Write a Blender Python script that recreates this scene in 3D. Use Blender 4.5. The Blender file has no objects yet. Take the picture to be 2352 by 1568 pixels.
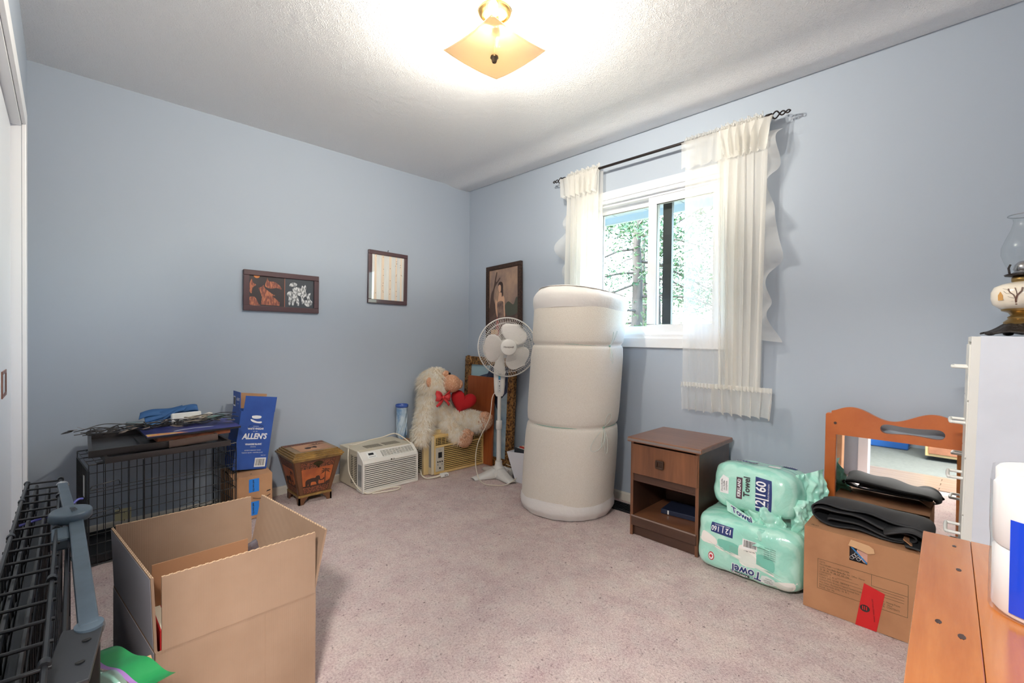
import bpy, bmesh, math, random
import numpy as np
from mathutils import Vector, Matrix, Euler, noise as mnoise

random.seed(7)
np.random.seed(7)
PI = math.pi
SC = bpy.context.scene
COL = SC.collection
CEIL = 2.42

# ------------------------------------------------------------------ camera
def place_camera():
    f_px, yaw, pitch, roll = 1045.15, 0.7920, -0.01136, 0.01007
    d = Vector((math.cos(yaw) * math.cos(pitch), math.sin(yaw) * math.cos(pitch), math.sin(pitch)))
    r = Vector((math.sin(yaw), -math.cos(yaw), 0.0))
    u = r.cross(d)
    c, s = math.cos(roll), math.sin(roll)
    r2, u2 = c * r + s * u, -s * r + c * u
    cam = bpy.data.cameras.new('camera')
    cam.sensor_width = 36.0
    cam.lens = f_px / 2352.0 * 36.0
    cam.clip_start = 0.02
    cam.clip_end = 200
    o = bpy.data.objects.new('camera', cam)
    m = Matrix.Identity(4)
    for i in range(3):
        m[i][0], m[i][1], m[i][2] = r2[i], u2[i], -d[i]
    m[0][3], m[1][3], m[2][3] = -2.6752, -3.2847, 1.0865
    o.matrix_world = m
    COL.objects.link(o)
    SC.camera = o
place_camera()

# ------------------------------------------------------------------ sky, sun, exposure
SC.view_settings.view_transform = 'Standard'
SC.view_settings.look = 'None'
SC.view_settings.gamma = 1.0
SC.view_settings.use_curve_mapping = False
SC.view_settings.exposure = 0.33
SC.cycles.max_bounces = 8
SC.cycles.diffuse_bounces = 5
SC.cycles.glossy_bounces = 4
SC.cycles.transmission_bounces = 6
SC.cycles.transparent_max_bounces = 16
SC.cycles.caustics_reflective = False
SC.cycles.caustics_refractive = False
SC.cycles.sample_clamp_indirect = 6.0
SC.cycles.use_denoising = True

LAMP_W = 50.0          # each of the two bulbs in the ceiling fixture
SKY_STRENGTH = 3.8
SUN_STRENGTH = 3.0
HALL_FILL_W = 130.0
HALL2_FILL_W = 190.0

world = bpy.data.worlds.new('world')
SC.world = world
world.use_nodes = True
wn = world.node_tree.nodes
sky = wn.new('ShaderNodeTexSky')
sky.sky_type = 'NISHITA'
sky.sun_disc = False
sky.sun_elevation = math.radians(48)
sky.sun_rotation = math.radians(-60)
sky.air_density = 1.2
sky.dust_density = 2.0
world.node_tree.links.new(sky.outputs[0], wn['Background'].inputs[0])
wn['Background'].inputs[1].default_value = SKY_STRENGTH

sun = bpy.data.lights.new('sun', 'SUN')
sun.energy = SUN_STRENGTH
sun.angle = math.radians(1.0)
sun.color = (1.0, 0.96, 0.88)
sun_o = bpy.data.objects.new('sun', sun)
sun_o.rotation_euler = Vector((0.62, 0.28, -0.74)).to_track_quat('-Z', 'Y').to_euler()
COL.objects.link(sun_o)

# portal: guides sky sampling through the window opening, gives off no light itself
pl_ = bpy.data.lights.new('window_portal', 'AREA')
pl_.shape = 'RECTANGLE'; pl_.size = 0.97; pl_.size_y = 0.95
pl_.cycles.is_portal = True
pl_o = bpy.data.objects.new('window_portal', pl_)
pl_o.location = (0.155, -1.8175, 1.5575)
pl_o.rotation_euler = (0, PI / 2, 0)
COL.objects.link(pl_o)

# ------------------------------------------------------------------ materials
def srgb(r, g, b):
    def f(c):
        c /= 255.0
        return c / 12.92 if c <= 0.04045 else ((c + 0.055) / 1.055) ** 2.4
    return (f(r), f(g), f(b), 1.0)

class NT:
    def __init__(self, m):
        self.m = m; self.t = m.node_tree; self.n = self.t.nodes; self.l = self.t.links
        self.bsdf = self.n['Principled BSDF']
        self._co = None
    def co(self):
        if self._co is None:
            self._co = self.n.new('ShaderNodeTexCoord')
        return self._co.outputs['Object']
    def mapped(self, scale):
        mp = self.n.new('ShaderNodeMapping')
        mp.inputs['Scale'].default_value = scale if isinstance(scale, (tuple, list)) else (scale,) * 3
        self.l.new(self.co(), mp.inputs['Vector'])
        return mp.outputs[0]
    def noise(self, scale, detail=3, rough=0.55, distort=0.0):
        t = self.n.new('ShaderNodeTexNoise')
        t.inputs['Scale'].default_value = 1.0
        t.inputs['Detail'].default_value = detail
        t.inputs['Roughness'].default_value = rough
        t.inputs['Distortion'].default_value = distort
        self.l.new(self.mapped(scale), t.inputs['Vector'])
        return t.outputs['Fac']
    def voronoi(self, scale):
        t = self.n.new('ShaderNodeTexVoronoi')
        t.inputs['Scale'].default_value = 1.0
        self.l.new(self.mapped(scale), t.inputs['Vector'])
        return t.outputs['Distance']
    def wave(self, scale, distort=3.0, detail=2, axis='X'):
        t = self.n.new('ShaderNodeTexWave')
        t.bands_direction = axis
        t.inputs['Scale'].default_value = 1.0
        t.inputs['Distortion'].default_value = distort
        t.inputs['Detail'].default_value = detail
        self.l.new(self.mapped(scale), t.inputs['Vector'])
        return t.outputs['Fac']
    def ramp(self, fac, stops):
        r = self.n.new('ShaderNodeValToRGB')
        e = r.color_ramp.elements
        while len(e) < len(stops):
            e.new(0.5)
        for el, (p, c) in zip(e, stops):
            el.position = p; el.color = c
        self.l.new(fac, r.inputs[0])
        return r.outputs[0]
    def mix(self, fac, a, b, mode='MIX'):
        x = self.n.new('ShaderNodeMix')
        x.data_type = 'RGBA'; x.blend_type = mode
        for s, v in ((0, fac), (6, a), (7, b)):
            if hasattr(v, 'node'):
                self.l.new(v, x.inputs[s])
            else:
                x.inputs[s].default_value = v
        return x.outputs[2]
    def bump(self, h, strength=0.3, dist=0.002, chain=None):
        b = self.n.new('ShaderNodeBump')
        b.inputs['Strength'].default_value = strength
        b.inputs['Distance'].default_value = dist
        self.l.new(h, b.inputs['Height'])
        if chain is not None:
            self.l.new(chain, b.inputs['Normal'])
        self.l.new(b.outputs[0], self.bsdf.inputs['Normal'])
        return b.outputs[0]
    def color(self, sock):
        self.l.new(sock, self.bsdf.inputs['Base Color'])

def mat(name, col, rough=0.6, metal=0.0, spec=0.5, var=None, bump=None, coat=0.0, sheen=0.0, emis=None):
    """var = (second colour, scale, lo, hi) noise mottling; bump = (scale, strength, distance)"""
    m = bpy.data.materials.new(name)
    m.use_nodes = True
    t = NT(m)
    b = t.bsdf
    b.inputs['Base Color'].default_value = col
    b.inputs['Roughness'].default_value = rough
    b.inputs['Metallic'].default_value = metal
    b.inputs['Specular IOR Level'].default_value = spec
    b.inputs['Coat Weight'].default_value = coat
    b.inputs['Sheen Weight'].default_value = sheen
    if emis:
        b.inputs['Emission Color'].default_value = emis[0]
        b.inputs['Emission Strength'].default_value = emis[1]
    if var:
        t.color(t.ramp(t.noise(var[1], 4), [(var[2], col), (var[3], var[0])]))
    if bump:
        t.bump(t.noise(bump[0], 3), bump[1], bump[2])
    return m

def wood(name, dark, light, scale=(3, 40, 40), rough=0.4, coat=0.15, knots=None, spec=0.5):
    m = bpy.data.materials.new(name)
    m.use_nodes = True
    t = NT(m)
    big = t.noise(tuple(s * 0.25 for s in scale), 2, 0.5, 0.6)
    fine = t.noise(scale, 5, 0.65, 0.3)
    base = t.ramp(fine, [(0.32, dark), (0.68, light)])
    col = t.mix(0.45, base, t.ramp(big, [(0.35, dark), (0.65, light)]))
    if knots:
        k = t.voronoi(knots[0])
        col = t.mix(t.ramp(k, [(0.02, (1, 1, 1, 1)), (0.11, (0, 0, 0, 1))]), col, knots[1])
    t.color(col)
    t.bsdf.inputs['Roughness'].default_value = rough
    t.bsdf.inputs['Coat Weight'].default_value = coat
    t.bsdf.inputs['Coat Roughness'].default_value = 0.2
    t.bsdf.inputs['Specular IOR Level'].default_value = spec
    t.bump(fine, 0.08, 0.001)
    return m

def sheer(name, col, transp=0.5, transl=0.5):
    m = bpy.data.materials.new(name)
    m.use_nodes = True
    n, l = m.node_tree.nodes, m.node_tree.links
    n.remove(n['Principled BSDF'])
    out = n['Material Output']
    tr = n.new('ShaderNodeBsdfTransparent'); df = n.new('ShaderNodeBsdfDiffuse'); tl = n.new('ShaderNodeBsdfTranslucent')
    df.inputs[0].default_value = col; tl.inputs[0].default_value = col
    a = n.new('ShaderNodeMixShader'); a.inputs[0].default_value = transl
    b = n.new('ShaderNodeMixShader'); b.inputs[0].default_value = transp
    l.new(df.outputs[0], a.inputs[1]); l.new(tl.outputs[0], a.inputs[2])
    l.new(a.outputs[0], b.inputs[1]); l.new(tr.outputs[0], b.inputs[2])
    l.new(b.outputs[0], out.inputs[0])
    return m

def clear(name, tint=(1, 1, 1, 1), refl=0.06, rough=0.02, body=0.0, bodycol=(1, 1, 1, 1)):
    """thin clear film or pane: transparent, with a fresnel gloss and an optional milky body"""
    m = bpy.data.materials.new(name)
    m.use_nodes = True
    n, l = m.node_tree.nodes, m.node_tree.links
    n.remove(n['Principled BSDF'])
    out = n['Material Output']
    tr = n.new('ShaderNodeBsdfTransparent'); tr.inputs[0].default_value = tint
    gl = n.new('ShaderNodeBsdfGlossy'); gl.inputs['Roughness'].default_value = rough
    fr = n.new('ShaderNodeLayerWeight'); fr.inputs[0].default_value = 0.5
    pw = n.new('ShaderNodeMath'); pw.operation = 'POWER'; pw.inputs[1].default_value = 4.0
    sc_ = n.new('ShaderNodeMath'); sc_.operation = 'MULTIPLY'; sc_.inputs[1].default_value = 0.55
    mul = n.new('ShaderNodeMath'); mul.operation = 'ADD'; mul.inputs[1].default_value = refl; mul.use_clamp = True
    l.new(fr.outputs['Facing'], pw.inputs[0]); l.new(pw.outputs[0], sc_.inputs[0]); l.new(sc_.outputs[0], mul.inputs[0])
    base = tr.outputs[0]
    if body > 0:
        df = n.new('ShaderNodeBsdfTranslucent'); df.inputs[0].default_value = bodycol
        d2 = n.new('ShaderNodeBsdfDiffuse'); d2.inputs[0].default_value = bodycol
        md = n.new('ShaderNodeMixShader'); md.inputs[0].default_value = 0.5
        l.new(df.outputs[0], md.inputs[1]); l.new(d2.outputs[0], md.inputs[2])
        mb = n.new('ShaderNodeMixShader'); mb.inputs[0].default_value = body
        l.new(base, mb.inputs[1]); l.new(md.outputs[0], mb.inputs[2])
        base = mb.outputs[0]
    mx = n.new('ShaderNodeMixShader')
    l.new(mul.outputs[0], mx.inputs[0]); l.new(base, mx.inputs[1]); l.new(gl.outputs[0], mx.inputs[2])
    l.new(mx.outputs[0], out.inputs[0])
    return m

# ------------------------------------------------------------------ geometry
def Rz(a): return Matrix.Rotation(a, 3, 'Z')
def Rx(a): return Matrix.Rotation(a, 3, 'X')
def Ry(a): return Matrix.Rotation(a, 3, 'Y')
UNIT_F = [(0, 3, 2, 1), (4, 5, 6, 7), (0, 1, 5, 4), (1, 2, 6, 5), (2, 3, 7, 6), (3, 0, 4, 7)]

class G:
    def __init__(self):
        self.v = []; self.f = []
    def add(self, vs, fs):
        k = len(self.v)
        self.v += [tuple(p) for p in vs]
        self.f += [tuple(i + k for i in f) for f in fs]
        return self
    def box(self, c, s, R=None):
        c = Vector(c); hx, hy, hz = s[0] / 2, s[1] / 2, s[2] / 2
        vs = []
        for z in (-hz, hz):
            for x, y in ((-hx, -hy), (hx, -hy), (hx, hy), (-hx, hy)):
                p = Vector((x, y, z))
                vs.append((R @ p if R else p) + c)
        return self.add(vs, UNIT_F)
    def bb(self, x0, x1, y0, y1, z0, z1):
        return self.box(((x0 + x1) / 2, (y0 + y1) / 2, (z0 + z1) / 2), (abs(x1 - x0), abs(y1 - y0), abs(z1 - z0)))
    def hexa(self, bottom, top):
        return self.add(list(bottom) + list(top), UNIT_F)
    def tube(self, pts, r, n=8, closed=False, flat=1.0):
        pts = [Vector(p) for p in pts]
        m = len(pts)
        rs = r if isinstance(r, (list, tuple)) else [r] * m
        tang = []
        for i in range(m):
            a = pts[(i - 1) % m] if (closed or i > 0) else pts[i]
            b = pts[(i + 1) % m] if (closed or i < m - 1) else pts[i]
            t = (b - a)
            tang.append(t.normalized() if t.length > 1e-9 else Vector((0, 0, 1)))
        up = Vector((0, 0, 1)) if abs(tang[0].z) < 0.9 else Vector((1, 0, 0))
        nrm = tang[0].cross(up).normalized()
        vs = []
        for i in range(m):
            if i > 0:
                nrm = (nrm - tang[i] * nrm.dot(tang[i]))
                nrm = nrm.normalized() if nrm.length > 1e-6 else tang[i].orthogonal().normalized()
            bi = tang[i].cross(nrm)
            for k in range(n):
                a = 2 * PI * k / n
                vs.append(pts[i] + (nrm * math.cos(a) + bi * math.sin(a) * flat) * rs[i])
        fs = []
        for i in range(m if closed else m - 1):
            j = (i + 1) % m
            for k in range(n):
                k2 = (k + 1) % n
                fs.append((i * n + k, i * n + k2, j * n + k2, j * n + k))
        if not closed:
            fs.append(tuple(reversed(range(n))))
            fs.append(tuple((m - 1) * n + k for k in range(n)))
        return self.add(vs, fs)
    def lathe(self, prof, n=32, c=(0, 0, 0), R=None, sy=1.0, cap=True):
        c = Vector(c); vs = []; m = len(prof)
        for r, z in prof:
            for k in range(n):
                a = 2 * PI * k / n
                p = Vector((r * math.cos(a), r * math.sin(a) * sy, z))
                vs.append((R @ p if R else p) + c)
        fs = []
        for i in range(m - 1):
            for k in range(n):
                k2 = (k + 1) % n
                fs.append((i * n + k, i * n + k2, (i + 1) * n + k2, (i + 1) * n + k))
        if cap:
            fs.append(tuple(reversed(range(n))))
            fs.append(tuple((m - 1) * n + k for k in range(n)))
        return self.add(vs, fs)
    def prism(self, poly, h0, h1, M):
        """poly in the (u, v) plane of M, thickness from h0 to h1 along M's third axis; M maps (u, v, w)"""
        k = len(poly)
        vs = [M(u, v, h0) for u, v in poly] + [M(u, v, h1) for u, v in poly]
        fs = [tuple(reversed(range(k))), tuple(range(k, 2 * k))]
        for i in range(k):
            j = (i + 1) % k
            fs.append((i, j, k + j, k + i))
        return self.add(vs, fs)
    def grid(self, fn, nu, nv, cu=False, cv=False):
        vs = [fn(i / (nu if cu else nu - 1), j / (nv if cv else nv - 1)) for i in range(nu) for j in range(nv)]
        fs = []
        for i in range(nu if cu else nu - 1):
            for j in range(nv if cv else nv - 1):
                a, b = (i + 1) % nu, (j + 1) % nv
                fs.append((i * nv + j, a * nv + j, a * nv + b, i * nv + b))
        return self.add(vs, fs)
    def ball(self, c, r, R=None, n=16, m=10):
        c = Vector(c)
        r = r if isinstance(r, (tuple, list)) else (r, r, r)
        vs = []; fs = []
        for i in range(m + 1):
            t = PI * i / m
            for k in range(n):
                a = 2 * PI * k / n
                p = Vector((r[0] * math.sin(t) * math.cos(a), r[1] * math.sin(t) * math.sin(a), r[2] * math.cos(t)))
                vs.append((R @ p if R else p) + c)
        for i in range(m):
            for k in range(n):
                k2 = (k + 1) % n
                fs.append((i * n + k, (i + 1) * n + k, (i + 1) * n + k2, i * n + k2))
        return self.add(vs, fs)
    def mesh(self, name):
        me = bpy.data.meshes.new(name)
        me.from_pydata(self.v, [], self.f)
        bm = bmesh.new(); bm.from_mesh(me)
        bmesh.ops.remove_doubles(bm, verts=bm.verts, dist=1e-6)
        bmesh.ops.recalc_face_normals(bm, faces=bm.faces)
        bm.to_mesh(me); bm.free()
        return me
    def obj(self, name, m, parent=None, smooth=False, bevel=0.0, solid=0.0, sub=0, label=None, seg=2):
        return link(name, self.mesh(name), m, parent, smooth, bevel, solid, sub, label, seg)

def link(name, me, m, parent=None, smooth=False, bevel=0.0, solid=0.0, sub=0, label=None, seg=2):
    if m is not None:
        me.materials.clear(); me.materials.append(m)
    if smooth:
        me.shade_smooth()
        me.set_sharp_from_angle(angle=math.radians(48 if smooth is True else smooth))
    o = bpy.data.objects.new(name, me)
    COL.objects.link(o)
    if parent is not None:
        o.parent = parent
    if solid:
        md = o.modifiers.new('thickness', 'SOLIDIFY'); md.thickness = solid; md.offset = 0
    if bevel:
        md = o.modifiers.new('bevel', 'BEVEL'); md.width = bevel; md.segments = seg; md.limit_method = 'ANGLE'; md.angle_limit = math.radians(40)
    if sub:
        md = o.modifiers.new('subdivision', 'SUBSURF'); md.levels = sub; md.render_levels = sub
    if label:
        o['label'] = label
    return o

def tag(o, label, cat, group=None):
    o['label'] = label; o['category'] = cat
    if group: o['group'] = group
    return o

def thing(name, label, cat, loc=(0, 0, 0), rot=(0, 0, 0), group=None):
    o = bpy.data.objects.new(name, None)
    COL.objects.link(o)
    o.empty_display_size = 0.05
    o.location = loc
    o.rotation_euler = Euler(rot if isinstance(rot, (tuple, list)) else (0, 0, rot))
    return tag(o, label, cat, group)

def struct(o):
    o['kind'] = 'structure'
    return o

def piece(name, me, parent, loc=(0, 0, 0), rot=None, scale=(1, 1, 1)):
    o = bpy.data.objects.new(name, me)
    COL.objects.link(o)
    o.parent = parent
    o.location = loc
    if rot is not None:
        o.rotation_euler = rot.to_euler() if hasattr(rot, 'to_euler') else Euler(rot)
    o.scale = scale
    return o

def rod_mesh(m, n=6):
    g = G().lathe([(1, 0), (1, 1)], n)
    me = g.mesh('wire'); me.materials.append(m); me.shade_smooth(); me.set_sharp_from_angle(angle=math.radians(60))
    return me
def wire(me, parent, a, b, r, name='wire'):
    a, b = Vector(a), Vector(b); d = b - a
    return piece(name, me, parent, a, d.to_track_quat('Z', 'Y'), (r, r, d.length))

def frame_axes(o, x, y, n):
    """placing map (u, v, w) -> o + u x + v y + w n"""
    o, x, y, n = Vector(o), Vector(x), Vector(y), Vector(n)
    return lambda u, v, w=0.0: o + x * u + y * v + n * w

def text(s, size, M, m, parent, bold=0.0, shear=0.0, align='CENTER', name='lettering', sx=1.0, up=0.0004, label=None):
    cu = bpy.data.curves.new('lettering', 'FONT')
    cu.body = s; cu.size = size; cu.align_x = align; cu.align_y = 'CENTER'
    cu.offset = bold; cu.shear = shear; cu.resolution_u = 3
    tmp = bpy.data.objects.new('lettering_source', cu)
    me0 = tmp.to_mesh()
    vs = [M(v.co.x * sx, v.co.y, up) for v in me0.vertices]
    fs = [tuple(p.vertices) for p in me0.polygons]
    tmp.to_mesh_clear()
    bpy.data.objects.remove(tmp); bpy.data.curves.remove(cu)
    me = bpy.data.meshes.new(name)
    me.from_pydata([tuple(v) for v in vs], [], fs)
    return link(name, me, m, parent, label=label)

def curve_pts(ctrl, n=8, closed=False):
    """Catmull-Rom through control points"""
    P = [Vector(p) for p in ctrl]; out = []; m = len(P)
    for i in range(m if closed else m - 1):
        p0 = P[(i - 1) % m] if (closed or i > 0) else P[i]
        p1 = P[i]; p2 = P[(i + 1) % m]
        p3 = P[(i + 2) % m] if (closed or i + 2 < m) else p2
        for k in range(n):
            t = k / n
            out.append(0.5 * ((2 * p1) + (p2 - p0) * t + (2 * p0 - 5 * p1 + 4 * p2 - p3) * t * t + (3 * p1 - p0 - 3 * p2 + p3) * t ** 3))
    if not closed:
        out.append(P[-1])
    return out

def ring_path(c, r, n=48, R=None):
    c = Vector(c)
    return [c + ((R @ Vector((r * math.cos(2 * PI * k / n), r * math.sin(2 * PI * k / n), 0))) if R else Vector((r * math.cos(2 * PI * k / n), r * math.sin(2 * PI * k / n), 0))) for k in range(n)]
def N3(p, s=1.0):
    return mnoise.noise(Vector(p) * s)

# shared materials
M_WHITE = mat('white plastic', srgb(232, 232, 228), 0.35)
M_BLACK = mat('black plastic', srgb(24, 25, 28), 0.45)
M_TRIM = mat('white trim paint', srgb(232, 233, 236), 0.4)
M_INK = mat('black ink', srgb(35, 32, 32), 0.7)
M_INKW = mat('white ink', srgb(238, 238, 240), 0.7)
M_CARD = mat('brown cardboard', srgb(186, 142, 106), 0.85, var=(srgb(172, 128, 94), 9, 0.35, 0.7), bump=((220, 6, 220), 0.12, 0.001))
M_CARDIN = mat('cardboard edge', srgb(205, 165, 125), 0.9)
M_STEEL = mat('bright steel', srgb(190, 190, 192), 0.25, metal=1.0)
M_WIRE = mat('black enamelled wire', srgb(22, 24, 28), 0.35, spec=0.6)
M_CORD = mat('ivory cord', srgb(224, 214, 196), 0.5)
# ================================================================== the room
M_WALL = mat('blue grey wall paint', srgb(167, 177, 190), 0.72, spec=0.3, bump=(160, 0.10, 0.001))
M_CEIL = mat('stippled white ceiling', srgb(238, 239, 241), 0.9, spec=0.2)
t = NT(M_CEIL)
sp = t.ramp(t.noise(170, 2, 0.6), [(.50, (0, 0, 0, 1)), (.68, (1, 1, 1, 1))])
t.bump(sp, 0.55, 0.004)
M_CARPET = mat('dusty rose carpet', srgb(180, 150, 148), 0.95, spec=0.1)
t = NT(M_CARPET)
c1 = t.ramp(t.noise(5.5, 5, 0.65), [(0.34, srgb(178, 146, 148)), (0.5, srgb(218, 192, 186)), (0.66, srgb(240, 220, 206))])
c2 = t.ramp(t.noise(130, 3, 0.7), [(0.30, srgb(150, 126, 128)), (0.48, srgb(216, 199, 195)), (0.70, srgb(246, 236, 230))])
c3 = t.ramp(t.noise(14, 4, 0.6), [(0.36, srgb(186, 150, 152)), (0.5, srgb(204, 182, 178)), (0.64, srgb(206, 198, 190))])
c4 = t.ramp(t.noise(55, 4, 0.75), [(0.30, srgb(92, 66, 64)), (0.40, (1, 1, 1, 1))])
t.color(t.mix(0.8, t.mix(0.48, t.mix(0.5, c1, c3), c2), c4, 'MULTIPLY'))
t.bump(t.noise(210, 3, 0.7), 0.9, 0.006)

def smooth_noise(nx, ny, k, amp):
    a = np.random.rand(ny, nx) - 0.5
    for _ in range(k):
        a = (a + np.roll(a, 1, 0) + np.roll(a, -1, 0) + np.roll(a, 1, 1) + np.roll(a, -1, 1)) / 5
    return a / (np.abs(a).max() + 1e-9) * amp

def height_sheet(x0, x1, y0, y1, step, z0, zf):
    nx, ny = int((x1 - x0) / step) + 1, int((y1 - y0) / step) + 1
    xs, ys = np.linspace(x0, x1, nx), np.linspace(y0, y1, ny)
    X, Y = np.meshgrid(xs, ys)
    Z = z0 + zf(X, Y, nx, ny)
    co = np.stack([X, Y, Z], -1).reshape(-1, 3)
    i = np.arange(nx * ny).reshape(ny, nx)
    q = np.stack([i[:-1, :-1], i[:-1, 1:], i[1:, 1:], i[1:, :-1]], -1).reshape(-1, 4)
    me = bpy.data.meshes.new('sheet')
    me.vertices.add(len(co)); me.vertices.foreach_set('co', co.astype(np.float32).ravel())
    me.loops.add(q.size); me.loops.foreach_set('vertex_index', q.astype(np.int32).ravel())
    me.polygons.add(len(q)); me.polygons.foreach_set('loop_start', (np.arange(len(q)) * 4).astype(np.int32))
    me.update(calc_edges=True)
    me.validate()
    return me

YB = -3.95      # rear wall
XL = -2.80      # closet wall
fl = link('floor', height_sheet(XL, 0, YB, 0, 0.009, 0.0,
          lambda X, Y, nx, ny: smooth_noise(nx, ny, 1, 0.0035) + smooth_noise(nx, ny, 12, 0.003)), M_CARPET, smooth=90)
struct(fl); fl['label'] = 'dusty rose cut pile carpet covering the bedroom floor'
def ceil_z(X, Y, nx, ny):
    ridge = -0.012 * np.exp(-((X + 0.13) / 0.09) ** 2) + 0.004 * np.exp(-((X + 0.32) / 0.10) ** 2)
    return ridge + smooth_noise(nx, ny, 1, 0.0007)
ce_me = height_sheet(XL, 0, YB, 0, 0.010, CEIL, ceil_z)
ce_me.flip_normals()
struct(link('ceiling', ce_me, M_CEIL, smooth=90))
struct(G().bb(XL - 3.2, 0.15, YB - .15, .15, CEIL + .02, CEIL + .12).obj('ceiling_slab', M_CEIL))
struct(G().bb(XL - .12, .15, 0, .12, -.05, CEIL + .02).obj('wall_left', M_WALL))
# window wall with its opening
WY0, WY1, WZ0, WZ1 = -2.300, -1.335, 1.085, 2.030
g = G()
g.bb(0, .15, WY1, .12, -.05, CEIL + .02); g.bb(0, .15, YB - .1, WY0, -.05, CEIL + .02)
g.bb(0, .15, WY0, WY1, -.05, WZ0); g.bb(0, .15, WY0, WY1, WZ1, CEIL + .02)
struct(g.obj('wall_right', M_WALL))
# closet wall: sliding-door opening, then the room door
CY0, CY1, CZ = -2.05, -0.44, 1.965
DY0, DY1, DZ = -3.42, -2.62, 2.03
g = G()
g.bb(XL - .12, XL, CY1, 0, -.05, CEIL + .02)
g.bb(XL - .12, XL, CY0, CY1, CZ, CEIL + .02)
g.bb(XL - .12, XL, DY1, CY0, -.05, CEIL + .02)
g.bb(XL - .12, XL, DY0, DY1, DZ, CEIL + .02)
g.bb(XL - .12, XL, YB - .1, DY0, -.05, CEIL + .02)
struct(g.obj('wall_closet', M_WALL))
struct(G().bb(XL - .12, .15, YB - .12, YB, -.05, CEIL + .02).obj('wall_rear', M_WALL))
struct(G().bb(XL - .70, XL - .66, CY0 - .2, .12, 0, CEIL).obj('wall_closet_back', M_WALL))
# baseboards
M_BASE = mat('cream baseboard', srgb(214, 208, 196), 0.5)
def baseboard(name, a, b, nrm):
    a, b, nrm = Vector(a), Vector(b), Vector(nrm)
    d = (b - a); L = d.length; d.normalize()
    prof = [(0, -.03), (.011, -.03), (.011, .044), (.008, .052), (.003, .055), (0, .055)]
    g = G(); vs = [a + nrm * u + Vector((0, 0, v)) for u, v in prof] + [b + nrm * u + Vector((0, 0, v)) for u, v in prof]
    k = len(prof)
    g.add(vs, [tuple(range(k)), tuple(reversed(range(k, 2 * k)))] + [(i, (i + 1) % k, k + (i + 1) % k, k + i) for i in range(k)])
    return struct(g.obj(name, M_BASE))
baseboard('baseboard_left', (XL, 0, 0), (0, 0, 0), (0, -1, 0))
baseboard('baseboard_right', (0, 0, 0), (0, YB, 0), (-1, 0, 0))
baseboard('baseboard_rear', (0, YB, 0), (XL, YB, 0), (0, 1, 0))
# closet casing, jamb and sliding door
g = G()
g.bb(XL, XL + .014, CY1, CY1 + .085, 0, CZ + .07)
struct(g.obj('trim_1', M_TRIM, bevel=.003))
struct(G().bb(XL, XL + .014, CY0 - .085, CY1, CZ, CZ + .07).obj('trim_2', M_TRIM, bevel=.003))
struct(G().bb(XL, XL + .014, CY0 - .085, CY0, 0, CZ).obj('trim_3', M_TRIM, bevel=.003))
g = G(); g.bb(XL - .12, XL, CY1 - .012, CY1, 0, CZ); g.bb(XL - .12, XL, CY0, CY1 - .012, CZ - .012, CZ)
struct(g.obj('trim_4', M_TRIM))
dr = struct(G().bb(XL - .062, XL - .030, CY1 - .90, CY1 - .024, .012, CZ - .02).obj('door_1', mat('white closet door', srgb(226, 230, 236), .35), bevel=.002))
dr['label'] = 'white sliding closet door with a recessed rectangular pull'
M_COPPER = mat('aged copper plate', srgb(150, 92, 72), .35, metal=.7)
pm = frame_axes((XL - .030, -.80, .895), (0, -1, 0), (0, 0, 1), (1, 0, 0))
g = G()
for a in ((-.085, .085, .036, .048), (-.085, .085, -.048, -.036), (-.085, -.070, -.036, .036), (.070, .085, -.036, .036)):
    g.prism([(a[0], a[2]), (a[1], a[2]), (a[1], a[3]), (a[0], a[3])], 0, .003, pm)
g.obj('finger_pull_plate', M_COPPER, dr)
G().prism([(-.070, -.036), (.070, -.036), (.070, .036), (-.070, .036)], .0003, .0012, pm).obj('finger_pull_cup', mat('chromed pull cup', srgb(200, 205, 210), .2, metal=1), dr)
dr2 = struct(G().bb(XL - .105, XL - .073, CY0, CY1 - .75, .012, CZ - .02).obj('door_2', bpy.data.materials['white closet door'], bevel=.002))
# room door casing (seen in the mirror) and the hall beyond
struct(G().bb(XL - .12, XL + .016, DY1, DY1 + .075, 0, DZ + .07).obj('trim_5', M_TRIM, bevel=.003))
struct(G().bb(XL - .12, XL + .016, DY0 - .075, DY0, 0, DZ + .07).obj('trim_6', M_TRIM, bevel=.003))
struct(G().bb(XL - .12, XL + .016, DY0, DY1, DZ, DZ + .07).obj('trim_7', M_TRIM, bevel=.003))
hf = struct(G().bb(-6.1, XL - .02, -5.2, -.9, -.06, -.012).obj('floor_hall_base', mat('pale sage carpet', srgb(96, 100, 96), .95, var=(srgb(84, 90, 86), 30, .35, .65))))
M_PLANK = wood('pale hall laminate', srgb(104, 88, 74), srgb(126, 110, 96), (2, 30, 30), .35)
pl = struct(G().bb(-3.62, XL - .02, -5.2, -.9, -.012, -.006).obj('floor_hall', M_PLANK))
me = G().bb(0, 1.2, 0, .128, 0, .010).mesh('plank'); me.materials.append(M_PLANK)
for i in range(6):
    for j in range(3):
        piece('plank', me, pl, (-3.60 + .131 * i, -4.6 + 1.205 * j + .3 * (i % 2), -.006), (0, 0, PI / 2), (1, 1, 1)).location.x += .128
g = G()
g.bb(-6.2, -6.1, -5.3, -.8, -.05, CEIL + .02); g.bb(-6.2, XL, -5.3, -5.2, -.05, CEIL + .02); g.bb(-6.2, XL - .7, -.9, -.8, -.05, CEIL + .02)
struct(g.obj('wall_hall', mat('hall wall paint', srgb(128, 138, 148), .7)))
struct(G().bb(-6.2, XL + .0, -5.3, -.8, CEIL, CEIL + .02).obj('ceiling_hall', M_CEIL))
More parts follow.
